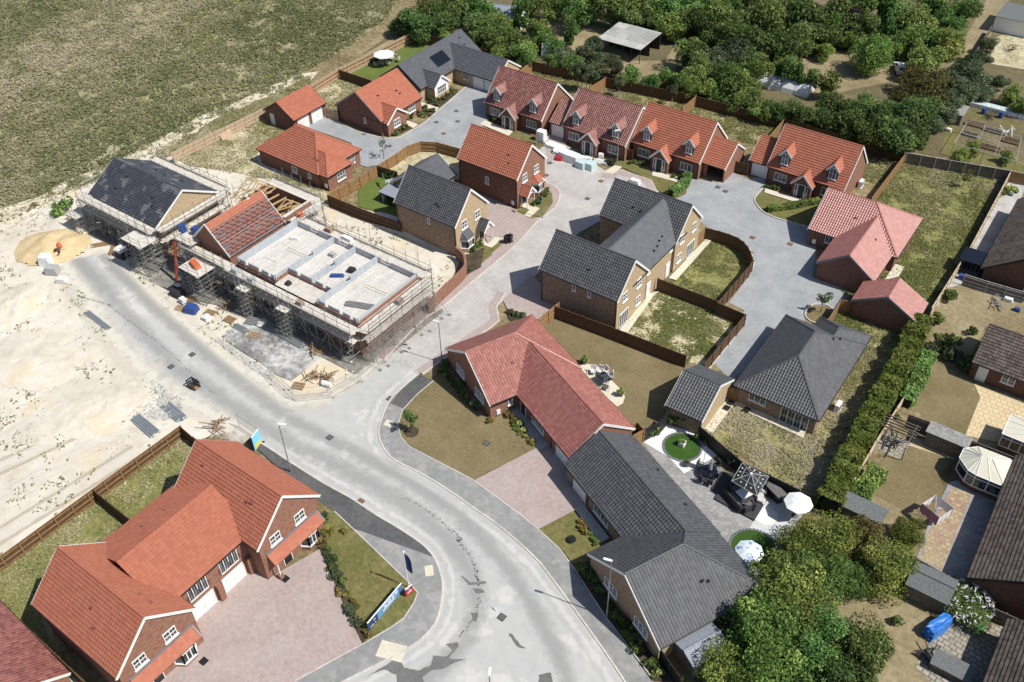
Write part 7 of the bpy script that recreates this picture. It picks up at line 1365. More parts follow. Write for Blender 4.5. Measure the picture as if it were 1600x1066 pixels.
q = G(1450, 1025); frame_pile('black bent frame lying beside the blue tarpaulin', q, 8, 31, 'wicker', .6)
q = G(1452, 1030); chair('grey chair with red cushion on the broken slabs', q.x, q.y, 1, M['cush'], None)
p = G(1456, 812, 0); th = Thing('rotary_dryer', 'rotary dryer hung with pink and white sheets', 'clothes dryer', p.x, p.y); mb = MB(); mb.tube(p, p+Vector((0, 0, 2.0)), .03); th.part('pole', mb, M['steel']); mb = MB(); top = p+Vector((0, 0, 1.3)); cr = [p+Vector((1.35*math.cos(a), 1.35*math.sin(a), 1.95)) for a in (.4, 1.97, 3.54, 5.11)]; [mb.tube(top, c, .02) for c in cr]; [mb.tube(cr[i].lerp(top, t), cr[(i+1) % 4].lerp(top, t), .008, n=4) for i in range(4) for t in (0, .25)]; th.part('arms', mb, M['steel'])
M['sheet_pink'] = plain('dusty pink sheet', (.42, .20, .26), .9); M['sheet_white'] = plain('pale sheet', (.74, .72, .74), .9)
def hang(name, label, a, b, drop, m, seed, parent=None):
    r_ = random.Random(seed); mb = MB(); n = 10; d = (b-a).normalized(); nn = Vector((-d.y, d.x, 0)); g = [[a.lerp(b, i/n)+nn*(.09*math.sin(i*1.7+seed)*(j/4)+.03)+Vector((0, 0, -drop*j/4+r_.uniform(-.02, .02))) for i in range(n+1)] for j in range(5)]
    for j in range(4):
        for i in range(n): mb.poly([g[j][i], g[j][i+1], g[j+1][i+1], g[j+1][i]]); k = nn*-.008; mb.poly([g[j+1][i]+k, g[j+1][i+1]+k, g[j][i+1]+k, g[j][i]+k])
    o = mb.build(name, m); o.location = (0, 0, 0); bb = sum((Vector(v.co) for v in o.data.vertices), Vector())/len(o.data.vertices)
    for v in o.data.vertices: v.co -= bb
    o.location = bb; tag(o, label, 'laundry')
hang('hanging_sheet', 'dusty pink sheet on the left of the rotary dryer', cr[2], cr[3], 1.1, M['sheet_pink'], 1); hang('hanging_sheet', 'white sheet on the far side of the rotary dryer', cr[1], cr[2], .9, M['sheet_white'], 2); hang('hanging_sheet', 'white sheet on the right of the rotary dryer', cr[0], cr[1], .95, M['sheet_white'], 3); hang('hanging_sheet', 'pale sheet on the near side of the rotary dryer', cr[3], cr[0], 1.0, M['sheet_white'], 4)
p = G(612, 292); th = Thing('rotary_dryer', 'green rotary dryer with blue and white washing behind the tall buff house', 'clothes dryer', p.x, p.y); mb = MB(); mb.tube(p, p+Vector((0, 0, 1.9)), .03); th.part('pole', mb, M['green']); mb = MB(); cr = [p+Vector((1.3*math.cos(a), 1.3*math.sin(a), 1.85)) for a in (.2, 1.77, 3.34, 4.91)]; [mb.tube(p+Vector((0, 0, 1.2)), c, .02) for c in cr]; [mb.tube(cr[i], cr[(i+1) % 4], .008, n=4) for i in range(4)]; th.part('arms', mb, M['green'])
hang('hanging_shirt', 'pale blue washing on the left of the green dryer', cr[2], cr[3].lerp(cr[2], .3), .6, M['wrap_blue'], 5); hang('hanging_shirt', 'white washing on the near side of the green dryer', cr[3], cr[0].lerp(cr[3], .3), .55, M['sheet_white'], 6)
q = G(601, 316); mb = MB(); mb.lathe((0, 0, 0), [(.25, 0), (.3, .7), (.36, .9), (.3, 1.1), (.1, 1.2)], 12); tag(mb.build('barbecue', M['dirty_wrap'], None, (q.x, q.y, .1)), 'grey covered round barbecue on the drying lawn', 'barbecue'); q = G(612, 312); lean('pale felt roofed patio cover against the tall buff house garage', q.x-.8, q.x+2.2, q.y-1.2, q.y+.8, 1.6, 1.8, 'shedroof', open_=True, name='patio_cover', cat='patio cover')
# wood and allotment buildings
M['corr'] = paver_mat('patched roofing sheets', (.30, .30, .29), (.56, .55, .51), (.2, .2, .2), 1.9, 1.6, 0, .25, (.42, .43, .42), .4, .02)
th, t = lean('large open sided shed with patched pale sheet roof among the trees', -79, -71, 131.6, 138.3, 2.5, 2.9, 'corr', open_=True, rm=M['corr']); 
q = G(792, 18, 2.5); th = Thing('outbuilding', 'blue grey roofed outbuilding half hidden at the top of the wood', 'outbuilding', q.x, q.y); b = Block(q.x, q.y, R(20), 6, 4.5, 2.2, 3.6); walls(th, b, M['white_paint']); roof(th, b, M['shedroof'], FLAT, gutter=(0, 0), course=1.2, barge=(0, 0))
th = Thing('polytunnel', 'long white polytunnel in the wood above the dormer houses', 'polytunnel', *G(1228, 133).xy); a, b_ = G(1188, 126, 0), G(1268, 146, 0); d = (b_-a).normalized(); n = Vector((-d.y, d.x, 0)); mb = MB(); hp_ = MB(); st = 6
for i in range(12):
    for k in range(8):
        P_ = lambda i, k: a+(b_-a)*(i/12)+n*2.0*math.cos(math.pi*k/8)+Vector((0, 0, 1.9*math.sin(math.pi*k/8)))
        mb.poly([P_(i, k), P_(i+1, k), P_(i+1, k+1), P_(i, k+1)])
for e in (0, 12): mb.poly([a+(b_-a)*(e/12)+n*2*math.cos(math.pi*k/8)+Vector((0, 0, 1.9*math.sin(math.pi*k/8))) for k in range(9)][::(1 if e else -1)])
th.part('cover', mb, M['wrap'])
for i in range(0, 13, 3):
    for k in range(8): hp_.tube(a+(b_-a)*(i/12)+n*2.03*math.cos(math.pi*k/8)+Vector((0, 0, 1.93*math.sin(math.pi*k/8))), a+(b_-a)*(i/12)+n*2.03*math.cos(math.pi*(k+1)/8)+Vector((0, 0, 1.93*math.sin(math.pi*(k+1)/8))), .03, n=4, cap=False)
th.part('hoops', hp_, M['steel'])
for lb, px, w in (('small glass greenhouse in the wood behind the grey bungalow', (836, 56), 2.6), ('white lean-to frame roof in the wood by the back fence', (858, 84), 2.2)):
    q = G(*px); th = Thing('greenhouse', lb, 'greenhouse', q.x, q.y); b = Block(q.x, q.y, R(25), w, 2.2, 1.5, 2.2); mb = MB(); [mb.beam(b.p(s*w/2, t*1.1, 0), b.p(s*w/2, t*1.1, 1.5), .06) for s in (-1, 0, 1) for t in (-1, 1)]; [mb.beam(b.p(s*w/2, t*1.1, 1.5), b.p(s*w/2, 0, 2.2), .06) for s in (-1, 0, 1) for t in (-1, 1)]; th.part('frame', mb, M['white']); mb = MB(); [mb.poly([b.p(-w/2, t*1.08, 1.5), b.p(w/2, t*1.08, 1.5), b.p(w/2, 0, 2.18), b.p(-w/2, 0, 2.18)][::-t]) for t in (-1, 1)]; [mb.poly([b.p(-w/2, t*1.08, 0), b.p(w/2, t*1.08, 0), b.p(w/2, t*1.08, 1.5), b.p(-w/2, t*1.08, 1.5)]) for t in (-1, 1)]; th.part('glazing', mb, M['wrap_blue'])
th = Thing('fruit_cage', 'open white framed fruit cage beyond the large right hand lawn', 'fruit cage', -16, 132.3); c4 = GP([(1491, 224), (1588, 252), (1596, 214), (1512, 190)], 2.0); mb = MB()
for i in range(4):
    a, b_ = c4[i], c4[(i+1) % 4]; q = MB(); q.tube(Vector((a.x, a.y, 0)), a, .04, n=5); th.part('post', q, M['steel']); mb.tube(a, b_, .035, n=5)
for t in (.33, .66): mb.tube(c4[0].lerp(c4[1], t), c4[3].lerp(c4[2], t), .03, n=5)
for t in (.5,): mb.tube(c4[0].lerp(c4[3], t), c4[1].lerp(c4[2], t), .03, n=5)
th.part('top_rails', mb, M['dirty_wrap']); mb = MB(); a, b_ = c4[0], c4[1]
for i in range(1, 24): p = a.lerp(b_, i/24); mb.tube(Vector((p.x, p.y, 0)), p, .008, n=3, cap=False)
th.part('netting', mb, M['steel'])
q = G(1560, 168, .6); th = Thing('cold_frames', 'row of glass cold frames at the top right allotment', 'cold frames', q.x, q.y); mb = MB(); gl = MB()
for i in range(6): x = q.x-4+i*1.4; mb.box((x+.68, q.y, .3), (1.34, 1.3, .6)); gl.poly([(x+.1, q.y-.55, .62), (x+1.26, q.y-.55, .62), (x+1.26, q.y+.55, .66), (x+.1, q.y+.55, .66)])
th.part('frames', mb, M['white_paint']); th.part('panes', gl, M['wrap_blue'])
for lb, px in (('blue water butt left of the cold frames', (1536, 178)), ('blue water butt below the cold frames', (1563, 184))): q = G(*px); mb = MB(); mb.lathe((0, 0, 0), [(.3, 0), (.36, .4), (.3, .9)], 12); tag(mb.build('water_butt', M['blue'], None, (q.x, q.y, 0)), lb, 'water butt')
q = G(1583, 20, 2.6); lean('flat grey roofed garage at the top right corner', q.x-2, q.x+5, q.y-3, q.y+4, 2.6, 2.65, 'felt_grey', 'white_paint', name='garage', cat='garage')
q = G(1490, 188); lean('small grey open store at the allotment corner', q.x-1, q.x+1.2, q.y-1.4, q.y+1.4, 1.7, 1.9, 'boards_grey')
q = G(1578, 78); frame_pile('dark garden furniture on the gravel yard at the top right', q, 10, 41, 'wicker', .9)

for i, (px, w, d, mm) in enumerate((((1522, 196), 2.6, 1.2, 'brown_timber'), ((1552, 206), 2.6, 1.2, 'boards_grey'), ((1580, 222), 2.2, 1.4, 'brown_timber'), ((1516, 212), 2.0, 1.1, 'boards_grey'), ((1545, 232), 3.0, 1.2, 'brown_timber'))):
    q = G(*px); th = Thing('raised_bed', ('brown edged raised bed nearest the cold frames', 'grey edged raised bed in the middle of the fruit cage', 'brown edged raised bed at the right of the fruit cage', 'grey edged raised bed at the left of the fruit cage', 'long brown edged raised bed at the near side of the fruit cage')[i], 'raised bed', q.x, q.y); mb = MB(); ribbon(mb, [q+Vector((a*w/2, b*d/2, 0)) for a, b in ((-1, -1), (1, -1), (1, 1), (-1, 1), (-1, -1))], .1, 0, .3); th.part('edging_boards', mb, M[mm]); mb = MB(); mb.box(q+Vector((0, 0, .12)), (w-.1, d-.1, .22)); th.part('soil', mb, GM['bed'])
frame_pile('pale timber offcuts heap in the fruit cage', G(1572, 208), 9, 61, 'bag_white', .8); frame_pile('dark garden clutter beside the blue water butts', G(1548, 186), 10, 62, 'wicker', .9); frame_pile('scrap timber heap in the vegetable plot', G(1560, 478), 9, 63, 'boards_grey', .8)
q = G(1575, 470); soft('white_sack', 'white sack in the vegetable plot by the post and rail fence', 'sack', (q.x, q.y, .03), (1.0, .7, .4), M['bag_white'], 64, sag=.2); q = G(1588, 486); soft('blue_crate', 'small blue crate in the vegetable plot', 'crate', (q.x, q.y, .03), (.7, .5, .4), M['blue'], 65)
q = G(1482, 205); soft('white_sack', 'white sack beside the grey allotment store', 'sack', (q.x, q.y, .03), (.8, .6, .4), M['bag_white'], 66, sag=.2)
# ---------------------------------------------------------------- vegetation
NR = np.random.default_rng(11)
L_DARK = [(0, (0.042, 0.070, 0.025)), (.5, (0.104, 0.159, 0.052)), (.85, (0.212, 0.283, 0.095)), (1, (0.373, 0.419, 0.171))]
L_MID = [(0, (0.054, 0.096, 0.029)), (.5, (0.144, 0.228, 0.068)), (.85, (0.267, 0.374, 0.115)), (1, (0.440, 0.519, 0.184))]
L_LIGHT = [(0, (0.077, 0.113, 0.031)), (.5, (0.188, 0.256, 0.071)), (.85, (0.328, 0.412, 0.112)), (1, (0.518, 0.542, 0.184))]
L_YEL = [(0, (0.091, 0.083, 0.025)), (.5, (0.244, 0.212, 0.064)), (.9, (0.455, 0.363, 0.123)), (1, (0.605, 0.469, 0.194))]
L_BROWN = [(0, (.06, .055, .022)), (.5, (.14, .125, .05)), (1, (.26, .22, .09))]
L_GREY = [(0, (.055, .075, .04)), (.5, (.12, .15, .08)), (1, (.26, .30, .18))]
L_PURP = [(0, (0.025, 0.014, 0.025)), (1, (0.100, 0.054, 0.083))]
LM = {k: leaf_mat('leaves '+k, v) for k, v in (('dark', L_DARK), ('mid', L_MID), ('light', L_LIGHT), ('yellow', L_YEL), ('brown', L_BROWN), ('grey', L_GREY), ('purple', L_PURP))}
LM['hedge'] = leaf_mat('hedge leaves', [(0, (.08, .105, .024)), (.5, (.165, .20, .05)), (1, (.30, .32, .09))])
LM['flower'] = leaf_mat('white flowers', [(0, (.5, .48, .5)), (1, (.75, .74, .76))])
LM['field'] = leaf_mat('field weeds', [(0, (.20, .225, .105)), (.45, (.315, .315, .165)), (.75, (.45, .41, .26)), (1, (.60, .54, .40))], .3, .0)
LM['rag'] = leaf_mat('yellow weed flowers', [(0, (.45, .38, .03)), (1, (.6, .5, .06))], .2, 0)
M['bark'] = plain('bark', (.10, .075, .05), .9, var=.3); M['bark_pale'] = plain('pale bark', (.36, .33, .28), .9)
def leaf_mesh(name, C, S, m, up=.25, N=None, asp=.62, tone=None):
    """one small folded card per leaf clump, at centres C with sizes S"""
    n = len(C); A = NR.normal(size=(n, 3)); A[:, 2] += up
    if N is not None: A = A*.75+N
    A /= np.linalg.norm(A, axis=1)[:, None]+1e-9; T = np.cross(A, NR.normal(size=(n, 3))); T /= np.linalg.norm(T, axis=1)[:, None]+1e-9; B = np.cross(A, T)
    S = np.asarray(S)[:, None]; p = [C-T*S-B*S*asp*.4, C-B*S*asp*.9, C+T*S, C+B*S*asp]
    V = np.stack(p, 1).reshape(-1, 3); me = bpy.data.meshes.new(name); me.vertices.add(4*n); me.vertices.foreach_set('co', V.ravel().astype(np.float32)); me.loops.add(4*n); me.loops.foreach_set('vertex_index', np.arange(4*n, dtype=np.int32)); me.polygons.add(n); me.polygons.foreach_set('loop_start', np.arange(0, 4*n, 4, dtype=np.int32)); me.update(); me.validate()
    t = NR.random(n)*.6+.2 if tone is None else tone
    at_ = me.attributes.new('tone', 'FLOAT', 'FACE'); at_.data.foreach_set('value', np.clip(t, 0, 1).astype(np.float32)); me.materials.append(m); return me
def crown(name, R_, H_, base, m, n, size, lobes=12, seed=0, flat=1.0, spread=.74, top=.5):
    """clumps of leaves round an uneven set of lobes; crown from base to H_, radius R_"""
    g = np.random.default_rng(seed); hc = (H_-base)/2; C, N, T = [], [], []
    lc = g.normal(size=(lobes, 3)); lc /= np.linalg.norm(lc, axis=1)[:, None]; lc *= (g.random(lobes)**.5)[:, None]*spread; lr = .22+.26*g.random(lobes); lt = g.normal(size=lobes)*.15
    for i in range(lobes):
        k = n//lobes; d = g.normal(size=(k, 3)); d /= np.linalg.norm(d, axis=1)[:, None]; q = lc[i]+d*lr[i]*(.62+.45*g.random(k)**.6)[:, None]; C.append(q); N.append(d); T.append(np.full(k, lt[i])+.5+g.normal(size=k)*.17)
    C, N, T = np.concatenate(C), np.concatenate(N), np.concatenate(T); C = C*np.array([R_, R_, hc])*1.05+np.array([0, 0, base+hc]); C[:, 2] = np.maximum(C[:, 2], .05)
    return leaf_mesh(name, C, size*(.6+.8*g.random(len(C))), m, .2, N*.7, tone=T)
def trunk_mesh(name, h, r, m, limbs=5, seed=0, sp=.5):
    r_ = random.Random(seed); mb = MB(); p = Vector((0, 0, -.1)); q = Vector((r_.uniform(-.1, .1), r_.uniform(-.1, .1), h*.5)); mb.tube(p, q, r, r*.7, 8); t = q+Vector((r_.uniform(-.2, .2), r_.uniform(-.2, .2), h*.35)); mb.tube(q, t, r*.7, r*.35, 7)
    for i in range(limbs): a = 6.28*i/limbs+r_.random(); s = q.lerp(t, r_.random()); e = s+Vector((math.cos(a)*h*sp*r_.uniform(.4, .8), math.sin(a)*h*sp*r_.uniform(.4, .8), h*r_.uniform(.15, .35))); mb.tube(s, e, r*.35, r*.12, 5)
    return mb.build(name, m, mesh_only=True)
TREES = {}
def variants(key, R_, H_, base, leaf, n, size, k=3, bark='bark', **kw): TREES[key] = [(crown('crown', R_, H_, base, LM[leaf], n, size, seed=hash((key, i)) % 9999 if 0 else sum(map(ord, key))*7+i, **kw), trunk_mesh('trunk', H_*.8, .05+.03*R_, M[bark], seed=i)) for i in range(k)]
variants('dark', 3.6, 6.5, .4, 'dark', 5780, 0.205, 4, lobes=16); variants('mid', 3.4, 6.0, .3, 'mid', 5440, 0.198, 4, lobes=15); variants('light', 3.0, 5.2, .2, 'light', 4420, 0.190, 3, lobes=14); variants('yellow', 2.0, 3.6, .2, 'yellow', 2720, 0.152, 2, lobes=9)
variants('brown', 3.2, 4.6, .3, 'brown', 4420, 0.190, 2, lobes=12); variants('grey', 3.2, 5.6, .3, 'grey', 5100, 0.182, 3, lobes=15); variants('purple', 1.8, 5.5, .5, 'purple', 2550, 0.167, 1, lobes=8); variants('round', 4.3, 8.4, .2, 'light', 11900, 0.175, 1, lobes=40, spread=.66); variants('thin', 1.5, 4.8, .3, 'mid', 1530, 0.152, 2, lobes=7); variants('birch', 2.0, 7.0, 2.6, 'grey', 2550, 0.137, 3, 'bark_pale', lobes=9)
def tree(key, x, y, s, label, group=None, i=None, cat='tree', name='tree', z=0, sz=None, child='crown'):
    cm, tm = TREES[key][rnd.randrange(len(TREES[key])) if i is None else i]; o = link(name, None, None, (x, y, z), rnd.uniform(0, 6.28)); s = s*rnd.uniform(.95, 1.05); o.scale = (s, s, (sz or 1)*s*rnd.uniform(.95, 1.05)); tag(o, label, cat, group); link('trunk', tm, o); link(child, cm, o); return o
def trees(key, spots, label, group, hh=.5, sz=None, name='tree', cat='tree'):
    for px, py, r in spots:
        me = TREES[key][0][0]; H_ = max(v.co.z for v in me.vertices); R0 = {'dark': 3.6, 'mid': 3.4, 'light': 3, 'yellow': 2, 'brown': 3.2, 'grey': 3.2, 'purple': 1.8, 'round': 4.3, 'thin': 1.5, 'birch': 2}[key]; s = r/R0
        p = G(px, py, H_*s*hh*(sz or 1)); tree(key, p.x, p.y, s, label, group, sz=sz, name=name, cat=cat)
W = 'trees of the wood beyond the back gardens'
trees('dark', [(638, 28, 3.6), (668, 18, 3.6), (705, 22, 3.8), (620, 40, 2), (740, 48, 3.4), (765, 62, 2.8), (655, 45, 3), (690, 42, 3)], 'dark green tree in the thick clump behind the grey roofed bungalow with solar panels', W)
trees('mid', [(722, 8, 4), (770, 40, 3.2), (790, 72, 2.8), (815, 88, 2.6), (800, 60, 2.6), (755, 20, 3.4)], 'mid green tree beside the dark clump at the top of the wood', W)
trees('light', [(842, 40, 2.2), (850, 60, 2.2), (1045, 38, 3), (1062, 42, 2.6), (820, 72, 2.2)], 'bright green bushy tree in the wood around the patched roof shed', W)
trees('thin', [(812, 26, 2.2), (895, 38, 1.5), (893, 55, 1.5)], 'narrow tree at the edge of the wood clearing', W)
trees('mid', [(925, 8, 3.8), (965, 14, 4), (1005, 6, 4), (870, 8, 3.4), (1045, 12, 4.2), (1085, 8, 4.2), (830, 5, 3.2), (1120, 30, 3.6), (905, 20, 3)], 'mid green tree in the row above the patched roof shed', W)
trees('dark', [(1140, 12, 4.2), (1180, 8, 4.4), (1010, 32, 2.6), (1090, 40, 3.4), (1150, 45, 3.8), (985, 30, 3), (1170, 70, 3.4)], 'dark green tree right of the patched roof shed', W)
trees('grey', [(962, 104, 2.2), (938, 100, 2.4), (920, 88, 2.4), (1110, 95, 3.2), (1145, 88, 3.4), (880, 92, 2.2), (925, 72, 2.2)], 'grey green tree in the belt between shed and back fences', W)
trees('mid', [(985, 122, 2), (1040, 124, 1.7), (1065, 128, 2.6), (1095, 118, 3), (1120, 128, 3.2), (1012, 132, 1.7), (1150, 130, 3.2), (1175, 112, 3.2), (1080, 85, 3), (1130, 60, 3.4), (900, 100, 2.2), (860, 98, 1.8)], 'mid green bushy tree just behind the dormer house back fences', W)
trees('light', [(1050, 128, 1.5), (1075, 138, 2), (1110, 145, 2), (1024, 130, 1.3), (1160, 152, 2)], 'small bright green bush hanging over the back fences', W)
trees('dark', [(1180, 158, 2.4), (1212, 172, 2.2), (1258, 182, 2.4), (1288, 188, 2.6), (1320, 190, 2.8), (1350, 190, 2.8), (1240, 172, 2), (1300, 165, 2.8)], 'dark green tree along the polytunnel and last back fence', W)
trees('dark', [(1195, 35, 4.8), (1235, 20, 4.6), (1215, 75, 4), (1270, 25, 4.2), (1310, 15, 4.2), (1165, 98, 3), (1250, 60, 3.6), (1285, 55, 3.4), (1345, 45, 3.4)], 'dark green tree around the round clearing in the wood', W)
trees('mid', [(1340, 15, 4), (1385, 18, 4), (1425, 35, 4), (1400, 40, 3.2), (1445, 55, 3.6), (1430, 72, 3), (1460, 18, 3.8), (1500, 22, 3.6), (1440, 95, 3.2), (1300, 38, 3.4), (1480, 45, 3)], 'mid green tree beyond the white car towards the straw track', W)
trees('round', [(1362, 82, 3.7)], 'large round bright green tree beside the parked white car', None, .5)
trees('purple', [(1330, 38, 2)], 'dark purple leaved tree behind the round bright tree', None)
trees('light', [(1484, 66, 3.2)], 'rounded green tree beside the straw track', None); trees('yellow', [(1458, 32, 1.6)], 'yellow green shrub among trees left of the straw track', None)
trees('thin', [(1246, 112, 2.1), (1292, 128, 2), (1262, 122, 1.6)], 'narrow young tree standing in the straw clearing', W)
trees('brown', [(1440, 130, 3), (1455, 135, 3.6), (1440, 155, 3.6), (1478, 132, 2.6), (1418, 160, 2.8)], 'brownish dark tree in the thicket right of the parked car', W)
trees('dark', [(1375, 190, 3.6), (1405, 190, 3), (1430, 190, 3.6), (1400, 212, 3.6), (1375, 215, 2.8), (1340, 200, 2.8), (1440, 172, 3.4), (1360, 185, 2.6), (1435, 214, 2.6)], 'dark green tree overhanging the top left corner of the large right hand lawn', W)
trees('mid', [(1360, 170, 2.4), (1335, 174, 2.4), (1390, 172, 2.2), (1308, 172, 2)], 'mid green tree between the parked car and the last back fence', W)
trees('grey', [(1505, 122, 2.8), (1525, 132, 2.8), (1500, 150, 2.6), (1515, 105, 2.4), (1535, 90, 1.8), (1545, 70, 1.6), (1475, 160, 2.6)], 'grey green shrub tree along the garden fence beside the straw track', W)
trees('light', [(1580, 148, 1.8), (1598, 165, 1.6), (1520, 232, 1.4), (1500, 245, 1.4), (1575, 245, 1.2)], 'small bright bush in the top right allotment', W)
trees('birch', [(903, 108, 1.5), (917, 112, 1.4), (926, 112, 1.4)], 'slender pale trunked tree standing against the back fence', W, .7); trees('birch', [(968, 128, 1.1), (1052, 142, 1.1)], 'single thin sapling in front of the back fence', W, .7)
trees('mid', [(1185, 172, 1.8), (1150, 158, 2), (1125, 152, 1.8), (1200, 178, 1.8), (1170, 140, 2.4), (1215, 112, 2.2), (1160, 115, 2.4), (870, 72, 2), (1100, 130, 2.2), (1140, 108, 2.4)], 'mid green bushy tree just behind the dormer house back fences', W)
trees('grey', [(1470, 180, 2.2), (1455, 200, 2.2), (1485, 168, 2), (1495, 135, 2.2), (1540, 150, 1.6), (1560, 128, 1.8)], 'grey green shrub tree along the garden fence beside the straw track', W)
trees('light', [(1400, 72, 2.6), (1440, 50, 2.4), (1330, 60, 2.2), (1225, 95, 2.2), (1110, 60, 2.4), (1290, 80, 1.8), (700, 60, 1.8), (780, 88, 1.8)], 'light green tree scattered among the darker trees of the wood', W)
# lower right garden trees
variants('bigmid', 4.4, 7.6, .3, 'mid', 15300, 0.160, 2, lobes=41, spread=.88); variants('biglight', 3.8, 6.4, .2, 'light', 12750, 0.152, 2, lobes=38, spread=.88); variants('bigdark', 4.2, 7.0, .3, 'dark', 13600, 0.160, 2, lobes=38, spread=.88); variants('bigyel', 1.8, 3.4, .2, 'yellow', 3230, 0.122, 1, lobes=12, spread=.88); variants('bigbrown', 2.6, 3.8, .2, 'brown', 5440, 0.129, 1, lobes=19, spread=.88)
def big(key, px, R0, r, H_, label, group=None, sz=None): p = G(px[0], px[1], H_*r/R0*.5); tree(key, p.x, p.y, r/R0, label, group, sz=sz)
for key, px, R0, r, H_, lb in (('biglight', (1228, 922), 3.8, 3.2, 6.4, 'light green tree overhanging the low roof of the dark grey bungalow'), ('biglight', (1252, 860), 3.8, 2.3, 6.4, 'light green tree beside the blue printed parasol'), ('biglight', (1290, 850), 3.8, 2.6, 6.4, 'light green tree below the black fence end and the long hedge'), ('bigyel', (1318, 868), 1.8, 1.7, 3.4, 'yellow leaved bush among the lower right trees'), ('bigbrown', (1345, 838), 2.6, 2.3, 3.8, 'reddish brown leaved bush beside the felt roofed shed'), ('biglight', (1378, 888), 3.8, 2.4, 6.4, 'light green bush above the straw lawn by the grey fence'), ('biglight', (1190, 985), 3.8, 3.3, 6.4, 'light green tree beside the pale blue grey shed roof'), ('biglight', (1240, 960), 3.8, 3.0, 6.4, 'light green tree between the straw lawn and dark grey bungalow'), ('bigmid', (1275, 905), 4.4, 2.6, 7.6, 'mid green tree left of the yellow leaved bush'), ('bigmid', (1270, 1010), 4.4, 3.2, 7.6, 'mid green tree at the left of the straw lawn'), ('bigdark', (1330, 1025), 4.2, 3.0, 7.0, 'dark green tree at the bottom of the straw lawn'), ('biglight', (1210, 1045), 3.8, 3.0, 6.4, 'light green tree at the bottom edge beside the shed'), ('bigdark', (1290, 1065), 4.2, 3.0, 7.0, 'dark green tree cut by the bottom picture edge'), ('biglight', (1140, 1055), 3.8, 2.2, 6.4, 'light green tree at the bottom edge left of the others'), ('bigmid', (1255, 930), 4.4, 2.6, 7.6, 'mid green tree in the middle of the lower right clump'), ('bigyel', (1262, 905), 1.8, 1.5, 3.4, 'yellowish bush low in the lower right clump'), ('biglight', (1225, 1000), 3.8, 2.6, 6.4, 'light green tree filling the lower right clump above the bottom edge'), ('bigmid', (1320, 900), 4.4, 2.0, 7.6, 'mid green tree between the reddish bush and straw lawn'), ('biglight', (1420, 832), 3.8, 1.5, 6.4, 'rounded green bush beside the felt roofed shed and pink sheets')):
    big(key, px, R0, r, H_, lb)
big('bigmid', (1514, 935), 4.4, 2.0, 7.6, 'buddleia covered in white flower spikes beside the old house gable', sz=.62); o = bpy.data.objects[[k for k in bpy.data.objects.keys() if k.startswith('tree')][-1]]
o = [q for q in bpy.data.objects if 'buddleia' in str(q.get('label', ''))][0]
d = NR.normal(size=(260, 3)); d[:, 2] = np.abs(d[:, 2])+.1; d /= np.linalg.norm(d, axis=1)[:, None]; C = d*np.array([4.5, 4.5, 4.3])+np.array([0, 0, 3.6]); link('flower_spikes', leaf_mesh('flower_spikes', C, .3+.2*NR.random(260), LM['flower'], asp=.35), o)
# hedges
def hedge(label, pts, w, h, key, n_m, size, z=0, name='hedge', wob=.3):
    q = [Vector((p.x, p.y, 0)) for p in pts]; L = sum((b-a).length for a, b in zip(q, q[1:])); n = int(L*n_m); g = np.random.default_rng(len(label)); C = []; N = []; T = []
    seg = np.cumsum([0]+[(b-a).length for a, b in zip(q, q[1:])])
    for t, a, b, c, e in zip(g.random(n)*L, g.random(n), g.random(n), g.random(n), g.normal(size=n)):
        i = min(len(q)-2, int(np.searchsorted(seg, t, 'right'))-1); k = (t-seg[i])/(seg[i+1]-seg[i]); p = q[i].lerp(q[i+1], k); d = (q[i+1]-q[i]).normalized(); nn = Vector((-d.y, d.x, 0)); bump = 1+wob*math.sin(t*1.9+1.3*math.sin(t*.7))*.4+wob*.3*math.sin(t*4.3)
        ww, hh = w*bump/2, h*(1+wob*.25*math.sin(t*2.7))
        if c < .42: u, z_, no = (2*a-1)*ww, hh*(1-.06*b), (0, 0, 1)
        else: s = 1 if c < .71 else -1; u, z_, no = s*ww*(1-.12*b), hh*a, tuple(nn*s+Vector((0, 0, .3)))
        r_ = p+nn*u+Vector((0, 0, z_)); C.append((r_.x, r_.y, r_.z+.1*e*size)); N.append(no); T.append(.5+.16*e+.16*math.sin(t*1.1)+.1*math.sin(t*3.7+2))
    C = np.array(C); c0 = C.mean(0); c0[2] = 0; o = link(name, leaf_mesh(name, C-c0, size*(.6+.8*g.random(len(C))), LM[key], .2, np.array(N), tone=np.array(T)), None, (c0[0], c0[1], z)); tag(o, label, 'hedge'); mb = MB(); ribbon(mb, [p-Vector(c0) for p in q], w*.6, .05, h*.76); mb.build('shade_core', plain('hedge inner shade', (.012, .018, .006), .9), o); return o  # near-black core puts the inner shade of the hedge into colour
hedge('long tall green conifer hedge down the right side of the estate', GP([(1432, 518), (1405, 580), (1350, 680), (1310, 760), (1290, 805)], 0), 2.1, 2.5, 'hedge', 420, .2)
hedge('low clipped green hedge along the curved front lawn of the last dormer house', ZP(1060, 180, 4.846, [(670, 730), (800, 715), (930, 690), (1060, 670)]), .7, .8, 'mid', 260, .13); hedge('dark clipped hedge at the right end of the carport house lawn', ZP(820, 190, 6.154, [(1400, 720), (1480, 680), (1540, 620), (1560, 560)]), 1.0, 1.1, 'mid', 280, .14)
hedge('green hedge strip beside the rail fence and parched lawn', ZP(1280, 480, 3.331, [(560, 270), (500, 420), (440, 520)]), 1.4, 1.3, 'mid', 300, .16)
hedge('green hedge strip at the lower end of the rail fence', ZP(1280, 480, 3.331, [(300, 880), (230, 960), (170, 1060)]), 1.6, 1.4, 'light', 300, .16)
